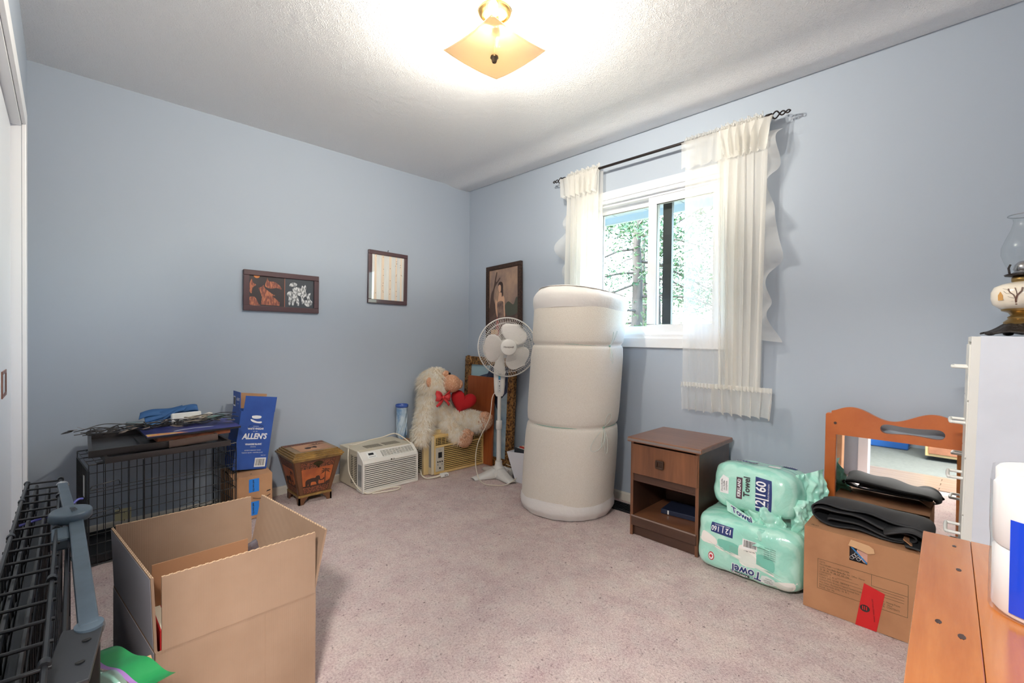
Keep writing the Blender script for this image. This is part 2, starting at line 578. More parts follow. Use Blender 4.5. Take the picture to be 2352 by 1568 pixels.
# unseen lamps added in the hall to fill the bedroom through the doorway
def add_fill_lamp(label, loc, watts):
    hl = thing('hall_fill_lamp', label, 'fill lamp', loc, group='added hall fill lamps')
    G().lathe([(.02, 0), (.17, 0), (.17, -.02), (.15, -.02)], 32).obj('base', M_WHITE, hl, smooth=True)
    sh_ = G().lathe([(.15, -.02), (.14, -.05), (.09, -.075), (.01, -.085)], 32).obj('shade', M_OPAL, hl, smooth=True)
    L = bpy.data.lights.new('hall_fill_light', 'AREA'); L.shape = 'DISK'; L.size = .5; L.energy = watts; L.color = (1, .96, .90)
    lo = bpy.data.objects.new('hall_fill_light', L); COL.objects.link(lo); lo.parent = hl; lo.location = (0, 0, -.095)
M_OPAL = mat('lit opal glass', srgb(255, 248, 235), .3, emis=((1, .93, .82, 1), 2))
add_fill_lamp('round white lamp added as unseen fill in the room across the hall', (-3.9, -3.0, CEIL), HALL_FILL_W)
add_fill_lamp('round white lamp added as unseen fill down the hall', (-3.28, -3.95, CEIL), HALL2_FILL_W)

# hall furniture that the leaning mirror shows
hd_ = thing('hall_dresser', 'brown dresser standing in the room across the hall', 'dresser', (-5.35, -3.35, -.008))
M_HD = wood('hall dresser wood', srgb(120, 76, 54), srgb(150, 100, 72), (3, 30, 30), .4)
G().bb(0, .45, -.45, .45, .05, .85).obj('carcass', mat('pale dresser side', srgb(190, 160, 110), .5), hd_, bevel=.004)
for k in range(4):
    dr_ = G().bb(.45, .468, -.42, .42, .08 + .19 * k, .255 + .19 * k).obj('drawer', M_HD, hd_, bevel=.003)
    for yy in (-.2, .2):
        G().ball((.476, yy, .168 + .19 * k), .014, None, 10, 6).obj('knob', M_BLACK, dr_, smooth=True)
bb0 = thing('blue_bin', 'blue plastic storage bin across the hall', 'storage bin', (-5.75, -2.45, -.008))
G().hexa([(-.14, -.24, 0), (.14, -.24, 0), (.14, .24, 0), (-.14, .24, 0)], [(-.18, -.28, .36), (.18, -.28, .36), (.18, .28, .36), (-.18, .28, .36)]).obj('tub', mat('blue tub plastic', srgb(40, 90, 160), .4), bb0, bevel=.01)
G().bb(-.19, .19, -.29, .29, .36, .39).obj('lid', mat('dark blue lid', srgb(30, 60, 116), .4), bb0, bevel=.01)

# floor register by the window wall
rg = thing('floor_register', 'black slotted floor register beside the rolled mattress', 'floor register', (-.135, -1.66, .006))
g = G(); g.bb(-.06, -.05, -.16, .16, -.004, .006); g.bb(.05, .06, -.16, .16, -.004, .006); g.bb(-.05, .05, -.16, -.15, -.004, .006); g.bb(-.05, .05, .15, .16, -.004, .006)
g.obj('frame', M_BLACK, rg)
G().bb(-.05, .05, -.15, .15, -.006, -.003).obj('well', mat('dark duct', srgb(10, 10, 11), .8), rg)
me = G().box((0, 0, 0), (.10, .004, .008)).mesh('slat'); me.materials.append(M_BLACK)
for i in range(19):
    piece('slat', me, rg, (0, -.14 + i * .0155, .001))
# wall outlet behind the wire crate
ol = thing('wall_outlet', 'ivory outlet plate low on the wall behind the wire crate', 'outlet', (-2.44, -.0005, .07))
M_IVORY = mat('ivory plastic', srgb(214, 208, 170), .4)
G().bb(-.035, .035, -.006, 0, -.040, .045).obj('plate', M_IVORY, ol, bevel=.002)
for dz in (-.019, .024):
    g = G().lathe([(.015, -.0085), (.015, -.005)], 20, R=Rx(PI / 2) @ Matrix.Identity(3))
    o = G().bb(-.013, .013, -.0085, -.005, dz - .011, dz + .011).obj('socket', M_IVORY, ol, bevel=.003)
    G().bb(-.006, -.004, -.0092, -.008, dz - .004, dz + .005).bb(.004, .006, -.0092, -.008, dz - .004, dz + .005).obj('slots', M_BLACK, o)

# ================================================================== ceiling light
LX, LY = -1.415, -1.888
cl = thing('ceiling_light', 'lit square frosted glass ceiling light with a brass canopy', 'ceiling light', (LX, LY, CEIL))
M_BRASS = mat('polished brass', srgb(214, 176, 112), .25, metal=1.0)
G().lathe([(.03, .0), (.066, 0), (.068, -.012), (.060, -.022), (.052, -.024), (.05, -.016), (.02, -.016)], 40).obj('canopy', M_BRASS, cl, smooth=True)
def shade_z(u, v):
    r2 = (u * u + v * v) / (.148 * .148)
    return -.182 + .010 * r2
g = G().grid(lambda a, b: ((a - .5) * .296, (b - .5) * .296, shade_z((a - .5) * .296, (b - .5) * .296)), 25, 25)
M_SHADE = bpy.data.materials.new('etched lamp glass'); M_SHADE.use_nodes = True
n, l = M_SHADE.node_tree.nodes, M_SHADE.node_tree.links
tr = n.new('ShaderNodeBsdfTransparent'); tr.inputs[0].default_value = (1, .90, .74, 1)
tl = n.new('ShaderNodeBsdfTranslucent'); tl.inputs[0].default_value = (.10, .08, .055, 1)
a1 = n.new('ShaderNodeMixShader'); a1.inputs[0].default_value = .10
l.new(tr.outputs[0], a1.inputs[1]); l.new(tl.outputs[0], a1.inputs[2])
pb = n['Principled BSDF']; pb.inputs['Base Color'].default_value = (.80, .70, .52, 1); pb.inputs['Roughness'].default_value = .25
a2 = n.new('ShaderNodeMixShader'); a2.inputs[0].default_value = .84
l.new(a1.outputs[0], a2.inputs[1]); l.new(pb.outputs[0], a2.inputs[2]); l.new(a2.outputs[0], n['Material Output'].inputs[0])
g.obj('shade', M_SHADE, cl, smooth=60, solid=.003)
G().lathe([(.0045, -.02), (.0045, -.20)], 12).obj('stem', M_BRASS, cl, smooth=True)
G().lathe([(.0015, -.186), (.016, -.188), (.017, -.194), (.011, -.200), (.011, -.206), (.008, -.213), (.002, -.215)], 20).obj('finial_knob', mat('dark bronze', srgb(104, 92, 78), .35, metal=.8), cl, smooth=True)
M_BULB = clear('clear bulb glass', (1, .96, .88, 1), .03)
M_FIL = mat('glowing filament', (1, .9, .7, 1), .3, emis=((1, .86, .62, 1), 120))
M_SOCK = mat('porcelain socket', srgb(236, 226, 204), .4)
for s in (-1, 1):
    hold = G().lathe([(.019, 0), (.019, .035), (.012, .045)], 18, (s * .040, s * .038, -.052), Matrix.Rotation(s * 1.2, 3, Vector((-1, 1, 0)))).obj('bulb_socket', M_SOCK, cl, smooth=True)
    G().ball((s * .080, s * .075, -.066), (.026, .026, .026), n=16, m=10).obj('bulb', M_BULB, cl, smooth=True)
    G().ball((s * .080, s * .075, -.066), (.006, .006, .010), n=8, m=6).obj('filament', M_FIL, cl, smooth=True)
    L = bpy.data.lights.new('bulb_light', 'POINT'); L.energy = LAMP_W; L.shadow_soft_size = .024; L.color = (1.0, .97, .92)
    lo = bpy.data.objects.new('bulb_light', L); COL.objects.link(lo); lo.parent = cl; lo.location = (s * .080, s * .075, -.066)
# ================================================================== window, outside, curtains
win = thing('window_1', 'white vinyl slider window with two panes and flat casing', 'window')
win['kind'] = 'structure'; del win['category']
M_VINYL = mat('white vinyl', srgb(236, 237, 240), .35)
M_GLASS = clear('window glass', (.97, 1, .99, 1), .02)
M_GASK = mat('black gasket', srgb(18, 20, 24), .5)
cw = .056
for a in ((WY0 - cw, WY1 + cw, WZ1, WZ1 + cw), (WY0 - cw, WY1 + cw, WZ0 - cw - .006, WZ0), (WY0 - cw, WY0, WZ0, WZ1), (WY1, WY1 + cw, WZ0, WZ1)):
    G().bb(-.014, 0.0, a[0], a[1], a[2], a[3]).obj('casing', M_TRIM, win, bevel=.003)
def rect_frame(g, y0, y1, z0, z1, w, x0, x1):
    g.bb(x0, x1, y0, y1, z1 - w, z1); g.bb(x0, x1, y0, y1, z0, z0 + w); g.bb(x0, x1, y0, y0 + w, z0 + w, z1 - w); g.bb(x0, x1, y1 - w, y1, z0 + w, z1 - w)
    return g
rect_frame(G(), WY0, WY1, WZ0, WZ1, .022, -.004, .148).obj('window_frame', M_VINYL, win, bevel=.002)
rect_frame(G(), WY0 + .02, WY1 - .02, WZ0 + .02, WZ1 - .02, .018, .022, .13).obj('track', M_VINYL, win, bevel=.002)
# sliding sash in front on the camera's right half, fixed sash behind
ls = rect_frame(G(), -1.835, WY1 - .036, WZ0 + .036, WZ1 - .036, .040, .075, .105).obj('sash', M_VINYL, win, bevel=.003)
G().bb(.088, .092, -1.800, -1.410, 1.158, 1.955).obj('pane', M_GLASS, ls)
rs = rect_frame(G(), -2.262, -1.792, WZ0 + .030, WZ1 - .032, .056, .030, .062).obj('sash', M_VINYL, win, bevel=.003)
G().bb(.044, .048, -2.208, -1.846, 1.170, 1.944).obj('pane', M_GLASS, rs)
rect_frame(G(), -2.209, -1.845, 1.168, 1.945, .004, .038, .042).obj('gasket', M_GASK, rs)
rect_frame(G(), -1.798, -1.409, 1.158, 1.956, .004, .082, .086).obj('gasket', M_GASK, ls)
G().bb(.108, .135, -1.915, -1.855, 1.13, 1.98).obj('screen_stile', M_GASK, win)

# outside: eaves
so = thing('soffit', 'white vented eaves soffit outside the window', 'soffit', (.15, 0, 2.13))
M_SOF = mat('white soffit', srgb(214, 220, 222), .5)
for i in range(14):
    y0 = -4.1 + .3 * i
    sp = G().bb(0, .60, y0 + .004, y0 + .296, 0, .012).obj('soffit_panel', M_SOF, so)
    if i % 2 == 0:
        me = G().box((0, 0, 0), (.40, .012, .004)).mesh('vent_slot'); me.materials.append(M_GASK)
        for k in range(4):
            piece('vent_slot', me, sp, (.30, y0 + .06 + .055 * k, -.0015))
G().bb(.60, .62, -4.1, .1, -.055, .10).obj('fascia', mat('pale blue fascia', srgb(196, 212, 222), .5), so)
G().bb(.62, .72, -4.1, .1, -.03, .08).obj('gutter', M_SOF, so)
G().bb(0, .72, -4.1, .1, .06, .12).obj('roof_edge', M_GASK, so)
gd = struct(G().grid(lambda a, b: (.16 + 40 * a, -30 + 48 * b, -.55 + 1.1 * mnoise.noise(Vector((a * 7, b * 7, 2))) * a), 40, 40).obj('ground_outside', mat('leaf littered lawn', srgb(92, 96, 62), .95, var=(srgb(110, 90, 64), .9, .35, .65)), smooth=True))

M_BARK = mat('grey bark', srgb(64, 60, 56), .95, var=(srgb(42, 38, 35), (12, 12, 3), .35, .7), bump=((14, 14, 4), .8, .02))
M_NEED = [mat('soft green needles', srgb(44, 74, 36), .7, var=(srgb(26, 54, 32), 1.3, .35, .7)),
          mat('blue green needles', srgb(30, 62, 40), .7, var=(srgb(48, 80, 38), 1.1, .35, .7))]
def leafy(g, c, r, n, size, rng):
    """a loose spray of needle tufts: crossed slim blades"""
    for _ in range(n):
        d = Vector((rng.gauss(0, 1), rng.gauss(0, 1), rng.gauss(0, .55)))
        p = Vector(c) + d * r * .55
        a = Vector((rng.uniform(-1, 1), rng.uniform(-1, 1), rng.uniform(-.7, .4))).normalized()
        for q in range(3):
            b = (a + Vector((rng.uniform(-.8, .8), rng.uniform(-.8, .8), rng.uniform(-.5, .5)))).normalized()
            s = b.cross(Vector((rng.uniform(-1, 1), rng.uniform(-1, 1), rng.uniform(-1, 1)))).normalized() * size * .10
            k = len(g.v); e = p + b * size
            g.v += [tuple(p - s), tuple(p + s), tuple(e)]
            g.f.append((k, k + 1, k + 2))
def tree(label, loc, h, r0, nb, spread, seed, mi, bare=0.0, z_first=.6):
    rng = random.Random(seed)
    tr = thing('pine_tree', label, 'tree', loc, group='trees outside the window')
    lean = Vector((rng.uniform(-.03, .03), rng.uniform(-.05, .05), 1))
    G().tube([lean * (h * k / 8) + Vector((rng.uniform(-.03, .03), rng.uniform(-.03, .03), 0)) for k in range(9)], [r0 * (1 - .085 * k) for k in range(9)], 12).obj('trunk', M_BARK, tr, smooth=True)
    fo = G()
    for i in range(nb):
        z = z_first + (h * .96 - z_first) * (i / nb) ** .9
        a = rng.uniform(0, 2 * PI)
        L = spread * (1 - .62 * z / h) * rng.uniform(.75, 1.2)
        d = Vector((math.cos(a), math.sin(a), rng.uniform(-.18, .22)))
        base = lean * z
        pts = [base + d * L * t + Vector((0, 0, -.28 * L * t * t + rng.uniform(-.04, .04))) for t in (0, .25, .5, .75, 1)]
        G().tube(pts, [r0 * .20, r0 * .16, r0 * .12, r0 * .07, r0 * .03], 6).obj('branch', M_BARK, tr, smooth=True)
        if rng.random() < bare:
            continue
        for t in (.3, .45, .6, .75, .9, 1.0):
            side = Vector((-d.y, d.x, 0)) * rng.uniform(-.5, .5) * L * .5
            c = base + d * L * t + Vector((0, 0, -.28 * L * t * t)) + side
            leafy(fo, c, .40, 34, .11, rng)
    o = fo.obj('foliage', M_NEED[mi], tr); o['kind'] = 'stuff'
    return tr
tree('broad pine with long drooping boughs filling the fixed pane', (4.6, .9, -.5), 5.2, .13, 20, 2.3, 11, 1)
tree('slim pine behind the broad one, seen through the fixed pane', (7.2, 1.9, -.5), 5.8, .15, 16, 2.2, 12, 0, .1)
tree('thick trunked pine seen through the sliding pane', (5.0, -.95, -.5), 5.6, .20, 11, 2.2, 13, 1, .35, 1.9)
tree('pale thin limbed pine between the window mullion and thick trunk', (8.0, .2, -.5), 5.4, .12, 15, 1.9, 14, 0, .45)
tree('distant bushy pine low in the sliding pane', (11.0, -.6, -.5), 4.6, .16, 22, 2.6, 15, 0)
tree('distant bushy pine low in the fixed pane', (11.0, 4.4, -.5), 5.0, .16, 22, 2.8, 16, 1)
tree('far pine half hidden by the sheer curtain', (10.0, -3.6, -.5), 5.6, .16, 16, 2.5, 17, 0)

# ------------------------------------------------------------------ curtain rod
M_IRON = mat('dark bronze iron', srgb(42, 36, 36), .4, metal=.6)
RX, RZ_ = -.080, 2.232
rod = thing('curtain_rod', 'dark iron curtain rod with twisted open finials', 'curtain rod', (RX, 0, RZ_))
G().tube([(0, -1.19, 0), (0, -2.51, 0)], .0085, 12).obj('pole', M_IRON, rod, smooth=True)
for s, y in ((1, -1.19), (-1, -2.51)):
    G().lathe([(.012, 0), (.015, .004), (.015, .030), (.012, .034)], 16, (0, y, 0), Rx(-s * PI / 2)).obj('collar', M_IRON, rod, smooth=True)
    fi = G()
    for ph in (0, PI):
        pts = []
        for k in range(41):
            t = k / 40
            amp = .021 * math.sin(PI * min(1, t / .42)) if t < .42 else (.0115 * math.sin(PI * (t - .42) / .32) if t < .74 else .008 * math.sin(PI * (t - .74) / .26))
            sg = 1 if (t < .42 or t >= .74) else -1
            pts.append((.35 * amp * math.cos(ph) * sg, y + s * (.03 + .085 * t), amp * math.cos(ph) * sg))
        fi.tube(pts, .0036, 8)
    fi.obj('finial', M_IRON, rod, smooth=True)
for y in (-1.26, -2.49):
    G().tube([(0, y, -.008), (.03, y, -.03), (.078, y, -.03)], .006, 8).bb(.074, .080, y - .012, y + .012, -.07, .03).obj('bracket', M_IRON, rod, smooth=True)

# ------------------------------------------------------------------ curtains
M_SHEER = sheer('ivory voile', srgb(251, 250, 247), .56, .5)
M_SHEER2 = sheer('gathered ivory voile', srgb(251, 249, 244), .26, .55)
def pleat(name, parent, m, y0, y1, z0, z1, x0, amp, n, nv=40, flare=0.0, wob=.25, seed=0, edge=None, hem=0.0, pinch=.25, nu=None):
    """hanging gathered panel: u along the rod (y0 -> y1), v from the top (z1) down to z0"""
    rng = random.Random(seed)
    ph = [rng.uniform(0, 6.28) for _ in range(6)]
    nu = nu or max(24, int(n * 10))
    def fn(u, v):
        y = y0 + (y1 - y0) * u
        a = amp * (pinch + (1 - pinch) * min(1, v * 2.2))
        w = math.sin(2 * PI * n * u + ph[0] + wob * 2 * math.sin(2 * PI * u * 1.7 + ph[1])) + .45 * math.sin(2 * PI * n * 1.9 * u + ph[2] + v)
        x = x0 - .25 * amp + a * w * (.7 + .3 * math.sin(5 * u + ph[3]))
        yy = y + a * .5 * math.cos(2 * PI * n * u + ph[0]) + flare * (u - .5) * v
        if edge:
            yy += edge(u, v)
        z = z1 + (z0 - z1) * v + hem * math.sin(2 * PI * n * u + ph[4]) * v
        return (x, yy, z)
    return G().grid(fn, nu, nv).obj(name, m, parent, smooth=80)
def ruffle_side(name, parent, ysign, yb, z0, z1, w, seed):
    """frill standing off the panel's outer edge, waving in and out"""
    rng = random.Random(seed); ph = [rng.uniform(0, 6) for _ in range(4)]
    def fn(u, v):
        z = z1 + (z0 - z1) * u
        wv = w * (.75 + .35 * math.sin(12 * u + ph[0]) + .2 * math.sin(29 * u + ph[1]))
        y = yb + ysign * wv * v
        x = RX + .028 * v * math.sin(38 * u + ph[2]) + .018 * v * math.sin(17 * u + ph[3])
        return (x, y, z + .012 * v * math.sin(30 * u))
    return G().grid(fn, 120, 8).obj(name, M_SHEER, parent, smooth=80)
def shirr(name, parent, y0, y1, z, m, seed):
    """bunched rod pocket: a crinkled sleeve around the rod with a frilled header above"""
    rng = random.Random(seed)
    def fn(u, v):
        a = 2 * PI * v
        y = y0 + (y1 - y0) * u
        r = .0165 * (1 + .28 * math.sin(u * 150 + 3 * math.sin(a + u * 20)) + .15 * math.sin(u * 61))
        return (RX + r * math.cos(a), y + .003 * math.sin(a * 2 + u * 90), z + r * 1.05 * math.sin(a))
    return G().grid(fn, max(40, int(abs(y1 - y0) * 420)), 12, cv=True).obj(name, m, parent, smooth=80)
def header(name, parent, y0, y1, z, m, seed, h=.030):
    def fn(u, v):
        y = y0 + (y1 - y0) * u
        return (RX + .009 * v * math.sin(u * 130 + seed), y, z + .010 + h * v * (.75 + .25 * math.sin(u * 37 + seed) ))
    return G().grid(fn, max(40, int(abs(y1 - y0) * 320)), 4).obj(name, m, parent, smooth=80)

cr = thing('sheer_curtain', 'ivory sheer curtain hanging full length past the sill above the nightstand', 'curtain', (0, 0, 0), group='sheer curtains')
pleat('sheer_panel', cr, M_SHEER, -2.085, -2.30, .80, 2.225, RX, .010, 3, seed=3, wob=.5)
pleat('gathered_panel', cr, M_SHEER2, -2.268, -2.530, .815, 2.225, RX - .004, .024, 6, seed=4, flare=.045, wob=.6)
pleat('sheer_lining', cr, M_SHEER, -2.275, -2.525, .83, 2.22, RX + .022, .012, 6, seed=14, flare=.035)
pleat('bottom_flounce', cr, M_SHEER, -2.075, -2.285, .668, .815, RX, .016, 4.5, nv=12, seed=5, flare=.02, hem=.004, pinch=.6)
pleat('bottom_flounce', cr, M_SHEER2, -2.270, -2.572, .672, .832, RX - .006, .026, 6, nv=12, seed=6, flare=.03, hem=.006, pinch=.6)
pleat('seam_frill', cr, M_SHEER2, -2.085, -2.565, .806, .832, RX - .018, .010, 26, nv=4, seed=7, pinch=1, hem=.004)
pleat('valance', cr, M_SHEER, -2.072, -2.30, 2.066, 2.222, RX - .026, .013, 3, nv=14, seed=8, hem=.010)
pleat('valance', cr, M_SHEER2, -2.285, -2.560, 2.072, 2.222, RX - .030, .024, 6.5, nv=14, seed=9, flare=.05, hem=.010)
shirr('rod_pocket', cr, -2.085, -2.285, RZ_, M_SHEER, 1)
shirr('rod_pocket', cr, -2.285, -2.500, RZ_, M_SHEER2, 2)
header('header_frill', cr, -2.085, -2.29, RZ_, M_SHEER, 1, .02)
header('header_frill', cr, -2.285, -2.500, RZ_, M_SHEER2, 2)
ruffle_side('edge_frill', cr, -1, -2.502, 1.08, 2.16, .082, 3)

c2 = thing('sheer_curtain', 'ivory sheer curtain nearer the room corner, its foot hidden by the rolled mattress', 'curtain', (0, 0, 0), group='sheer curtains')
pleat('gathered_panel', c2, M_SHEER2, -1.215, -1.488, .80, 2.225, RX - .004, .022, 6, wob=.6, seed=24, flare=.01)
pleat('sheer_panel', c2, M_SHEER, -1.22, -1.500, .80, 2.22, RX + .022, .010, 5, seed=25, flare=.05)
pleat('valance', c2, M_SHEER2, -1.165, -1.492, 2.082, 2.225, RX - .028, .020, 7, nv=14, seed=26, flare=.03, hem=.010)
shirr('rod_pocket', c2, -1.212, -1.485, RZ_, M_SHEER2, 3)
header('header_frill', c2, -1.212, -1.485, RZ_, M_SHEER2, 3)
ruffle_side('edge_frill', c2, 1, -1.225, 1.0, 2.10, .075, 5)
pleat('bottom_flounce', c2, M_SHEER2, -1.205, -1.50, .67, .815, RX, .022, 6, nv=12, seed=27, flare=.03, hem=.006, pinch=.6)
# ================================================================== pictures on the walls
M_MAHOG = mat('dark mahogany frame', srgb(74, 48, 52), .35, coat=.3)
def framed(name, label, w, h, fw, depth, loc, rot, m_frame, m_art, parent_cat='picture', lip=.006):
    """picture standing on its local xz plane, facing local -y, base centre at the origin"""
    p = thing(name, label, parent_cat, loc, rot)
    for a in ((-w / 2, w / 2, h - fw, h), (-w / 2, w / 2, 0, fw), (-w / 2, -w / 2 + fw, fw, h - fw), (w / 2 - fw, w / 2, fw, h - fw)):
        G().bb(a[0], a[1], -depth, 0, a[2], a[3]).obj('frame_rail', m_frame, p, bevel=.003)
    art = G().bb(-w / 2 + fw, w / 2 - fw, -depth + lip + .004, -.002, fw, h - fw).obj('artwork', m_art, p)
    return p, art, frame_axes((0, -depth + lip + .004, 0), (1, 0, 0), (0, 0, 1), (0, -1, 0))

def blob(pts, M, m, parent, name='motif', up=.0006, th=.0004, label=None):
    return G().prism(pts, up, up + th, M).obj(name, m, parent, label=label)
def smooth_poly(pts, n=5):
    return [(p.x, p.y) for p in curve_pts([(a, b, 0) for a, b in pts], n, True)]

M_BLK = mat('black scratchboard', srgb(44, 34, 38), .5)
M_BLK2 = mat('grey scratchboard', srgb(56, 60, 68), .4)
M_COP = mat('copper foil lines', srgb(186, 112, 84), .5)
M_SIL = mat('silver foil lines', srgb(196, 198, 202), .5)
p, art, M = framed('animal_picture', 'wide dark framed scratch art of howling wolf and wild cats', .475, .262, .034, .020, (-1.620, -.001, 1.235), (0, .004, 0), M_MAHOG, M_BLK)
x0, x1, z0, z1 = -.2035, .2035, .034, .228
blob([(-.010 + .022, z0), (x1, z0), (x1, z1), (.012, z1)], M, M_BLK2, art, 'silver_panel', .0002)
blob([(.0095, z0), (.0125, z0), (.0125, z1), (.0095, z1)], M, M_COP, art, 'divider')
wolf = [(-.135, .042), (-.128, .090), (-.140, .128), (-.150, .150), (-.132, .158), (-.118, .172), (-.112, .150), (-.088, .132), (-.070, .118), (-.048, .108), (-.065, .100), (-.040, .082), (-.020, .062), (-.022, .040)]
wo = blob(wolf, M, mat('copper wolf', srgb(122, 68, 58), .6, var=(srgb(190, 116, 84), (90, 90, 30), .45, .6)), art, 'wolf_motif')
blob(smooth_poly([(-.110, .165), (-.100, .205), (-.096, .222), (-.088, .200), (-.050, .196), (-.018, .172), (-.010, .150), (-.040, .158), (-.075, .150)]), M, bpy.data.materials['copper wolf'], art, 'wolf_head_motif')
blob(smooth_poly([(-.203, .165), (-.190, .205), (-.180, .180), (-.162, .168), (-.182, .150), (-.190, .112), (-.203, .128)]), M, bpy.data.materials['copper wolf'], art, 'brush_motif')
blob(smooth_poly([(-.203, .040), (-.203, .085), (-.170, .088), (-.150, .050), (-.140, .036)]), M, bpy.data.materials['copper wolf'], art, 'rock_motif')
blob([(-.160 + .018 * math.cos(a * PI / 8), .228 - .0 - .016 * math.sin(a * PI / 8)) for a in range(9)], M, mat('orange moon', srgb(206, 128, 72), .6), art, 'moon_motif')
M_CAT = mat('silver cats', srgb(110, 112, 116), .6, var=(srgb(216, 216, 218), (110, 110, 60), .42, .56))
blob(smooth_poly([(.060, .150), (.072, .172), (.100, .174), (.118, .168), (.124, .188), (.136, .182), (.146, .194), (.152, .172), (.148, .150), (.160, .120), (.140, .110), (.134, .070), (.122, .062), (.118, .110), (.090, .120)]), M, M_CAT, art, 'cat_motif')
blob(smooth_poly([(.026, .118), (.034, .138), (.060, .142), (.090, .118), (.104, .080), (.104, .050), (.094, .048), (.080, .086), (.070, .050), (.058, .048), (.054, .090), (.046, .050), (.036, .050), (.036, .100)]), M, M_CAT, art, 'cat_motif', .0010)
blob(smooth_poly([(.150, .050), (.130, .080), (.160, .094), (.150, .120), (.182, .140), (.176, .100), (.196, .076), (.176, .048)]), M, M_CAT, art, 'bush_motif', .0014)
blob(smooth_poly([(.042, .176), (.050, .198), (.076, .204), (.092, .192), (.080, .180)]), M, M_CAT, art, 'leaf_motif')
G().tube([(-.02, -.004, .262), (-.004, -.003, .275), (.012, -.004, .262)], .0008, 5).obj('hanging_wire', M_SIL, p)

M_PALE = mat('pale birch print', srgb(222, 220, 214), .25, coat=.6, var=(srgb(206, 208, 206), (12, 12, 3), .4, .6))
p, art, M = framed('birch_picture', 'small portrait mahogany frame holding a pale birch print', .343, .410, .030, .020, (-.838, -.001, 1.333), (0, .012, 0), M_MAHOG, M_PALE)
M_BIR = mat('cream birch bark', srgb(228, 208, 186), .4)
for k, (xa, xb) in enumerate(((-.120, -.098), (-.060, -.034), (.006, .030), (.062, .080), (.108, .124))):
    blob([(xa, .03), (xb, .03), (xb - .004, .38), (xa + .002, .38)], M, M_BIR, art, 'birch_trunk')
rng = random.Random(3)
for k in range(26):
    xx, zz = rng.choice([-.109, -.047, .018, .071, .116]) + rng.uniform(-.008, .008), rng.uniform(.06, .37)
    blob([(xx - .004, zz), (xx, zz - .002), (xx + .004, zz + .001), (xx, zz + .003)], M, M_MAHOG, art, 'bark_mark', .0012)
G().tube([(0, .0, .42), (0, -.008, .424)], .0025, 8).obj('nail', M_BLACK, p, smooth=True)
G().tube([(-.006, -.004, .410), (0, -.004, .422), (.006, -.004, .410)], .001, 5).obj('hanger', M_BLACK, p)

M_ORN = mat('dark carved gilt frame', srgb(52, 34, 26), .45, metal=.25, var=(srgb(120, 80, 50), 120, .55, .75), bump=(170, .9, .004))
M_SKY1 = mat('dusky oil landscape', srgb(126, 106, 98), .55, var=(srgb(168, 138, 116), (9, 9, 5), .4, .65))
p, art, M = framed('portrait_picture', 'old portrait print of a lady in a dark carved frame', .425, .66, .036, .026, (-.030, -.515, 1.035), (-.03, -.040, -PI / 2), M_ORN, M_SKY1)
blob([(-.1765, .036), (.1765, .036), (.1765, .300), (.10, .290), (.02, .260), (-.06, .270), (-.1765, .30)], M, mat('dark painted ground', srgb(70, 56, 56), .6, var=(srgb(96, 74, 64), 14, .4, .65)), art, 'ground_motif')
blob(smooth_poly([(.020, .30), (.060, .34), (.12, .31), (.150, .36), (.172, .36), (.174, .25), (.10, .22), (.04, .23)]), M, mat('dim painted trees', srgb(74, 76, 66), .6), art, 'trees_motif', .0010)
blob(smooth_poly([(-.172, .30), (-.150, .42), (-.125, .46), (-.105, .54), (-.085, .60), (-.076, .595), (-.092, .53), (-.080, .52), (-.045, .55), (-.04, .54), (-.092, .49), (-.112, .45), (-.120, .38), (-.095, .31), (-.10, .26), (-.17, .22)]), M, mat('painted trunk', srgb(76, 58, 52), .6), art, 'tree_motif', .0010)
M_SKIN = mat('painted skin', srgb(206, 164, 136), .6)
M_GOWN = mat('painted gown', srgb(96, 76, 72), .6, var=(srgb(136, 112, 100), 22, .4, .65))
blob(smooth_poly([(-.080, .340), (-.078, .300), (-.066, .20), (-.078, .10), (-.05, .04), (.012, .04), (.028, .14), (.024, .24), (.014, .33), (-.01, .345), (-.05, .345)]), M, M_GOWN, art, 'gown_motif', .0014)
blob(smooth_poly([(-.088, .05), (-.082, .20), (-.066, .20), (-.052, .12), (-.046, .04)]), M, mat('painted red wrap', srgb(158, 78, 70), .6), art, 'wrap_motif', .0018)
blob(smooth_poly([(-.072, .345), (-.092, .37), (-.096, .30), (-.080, .23), (-.068, .222), (-.074, .30), (-.066, .345), (-.004, .345), (.006, .29), (.012, .22), (.024, .225), (.020, .30), (.014, .375), (-.012, .398), (-.022, .420), (-.050, .420), (-.056, .395)]), M, M_SKIN, art, 'arms_motif', .0020)
blob(smooth_poly([(-.058, .47), (-.062, .49), (-.048, .512), (-.020, .512), (-.004, .49), (-.002, .45), (-.002, .40), (-.016, .385), (-.020, .42), (-.050, .43)]), M, mat('painted dark hair', srgb(60, 44, 42), .6), art, 'hair_motif', .0022)
blob(smooth_poly([(-.060, .475), (-.044, .490), (-.028, .478), (-.028, .440), (-.040, .424), (-.054, .438)]), M, M_SKIN, art, 'face_motif', .0028)
blob([(-.150, .070), (-.060, .070), (-.060, .112), (-.150, .112)], M, mat('tan title card', srgb(200, 158, 116), .6), art, 'title_card', .0030)

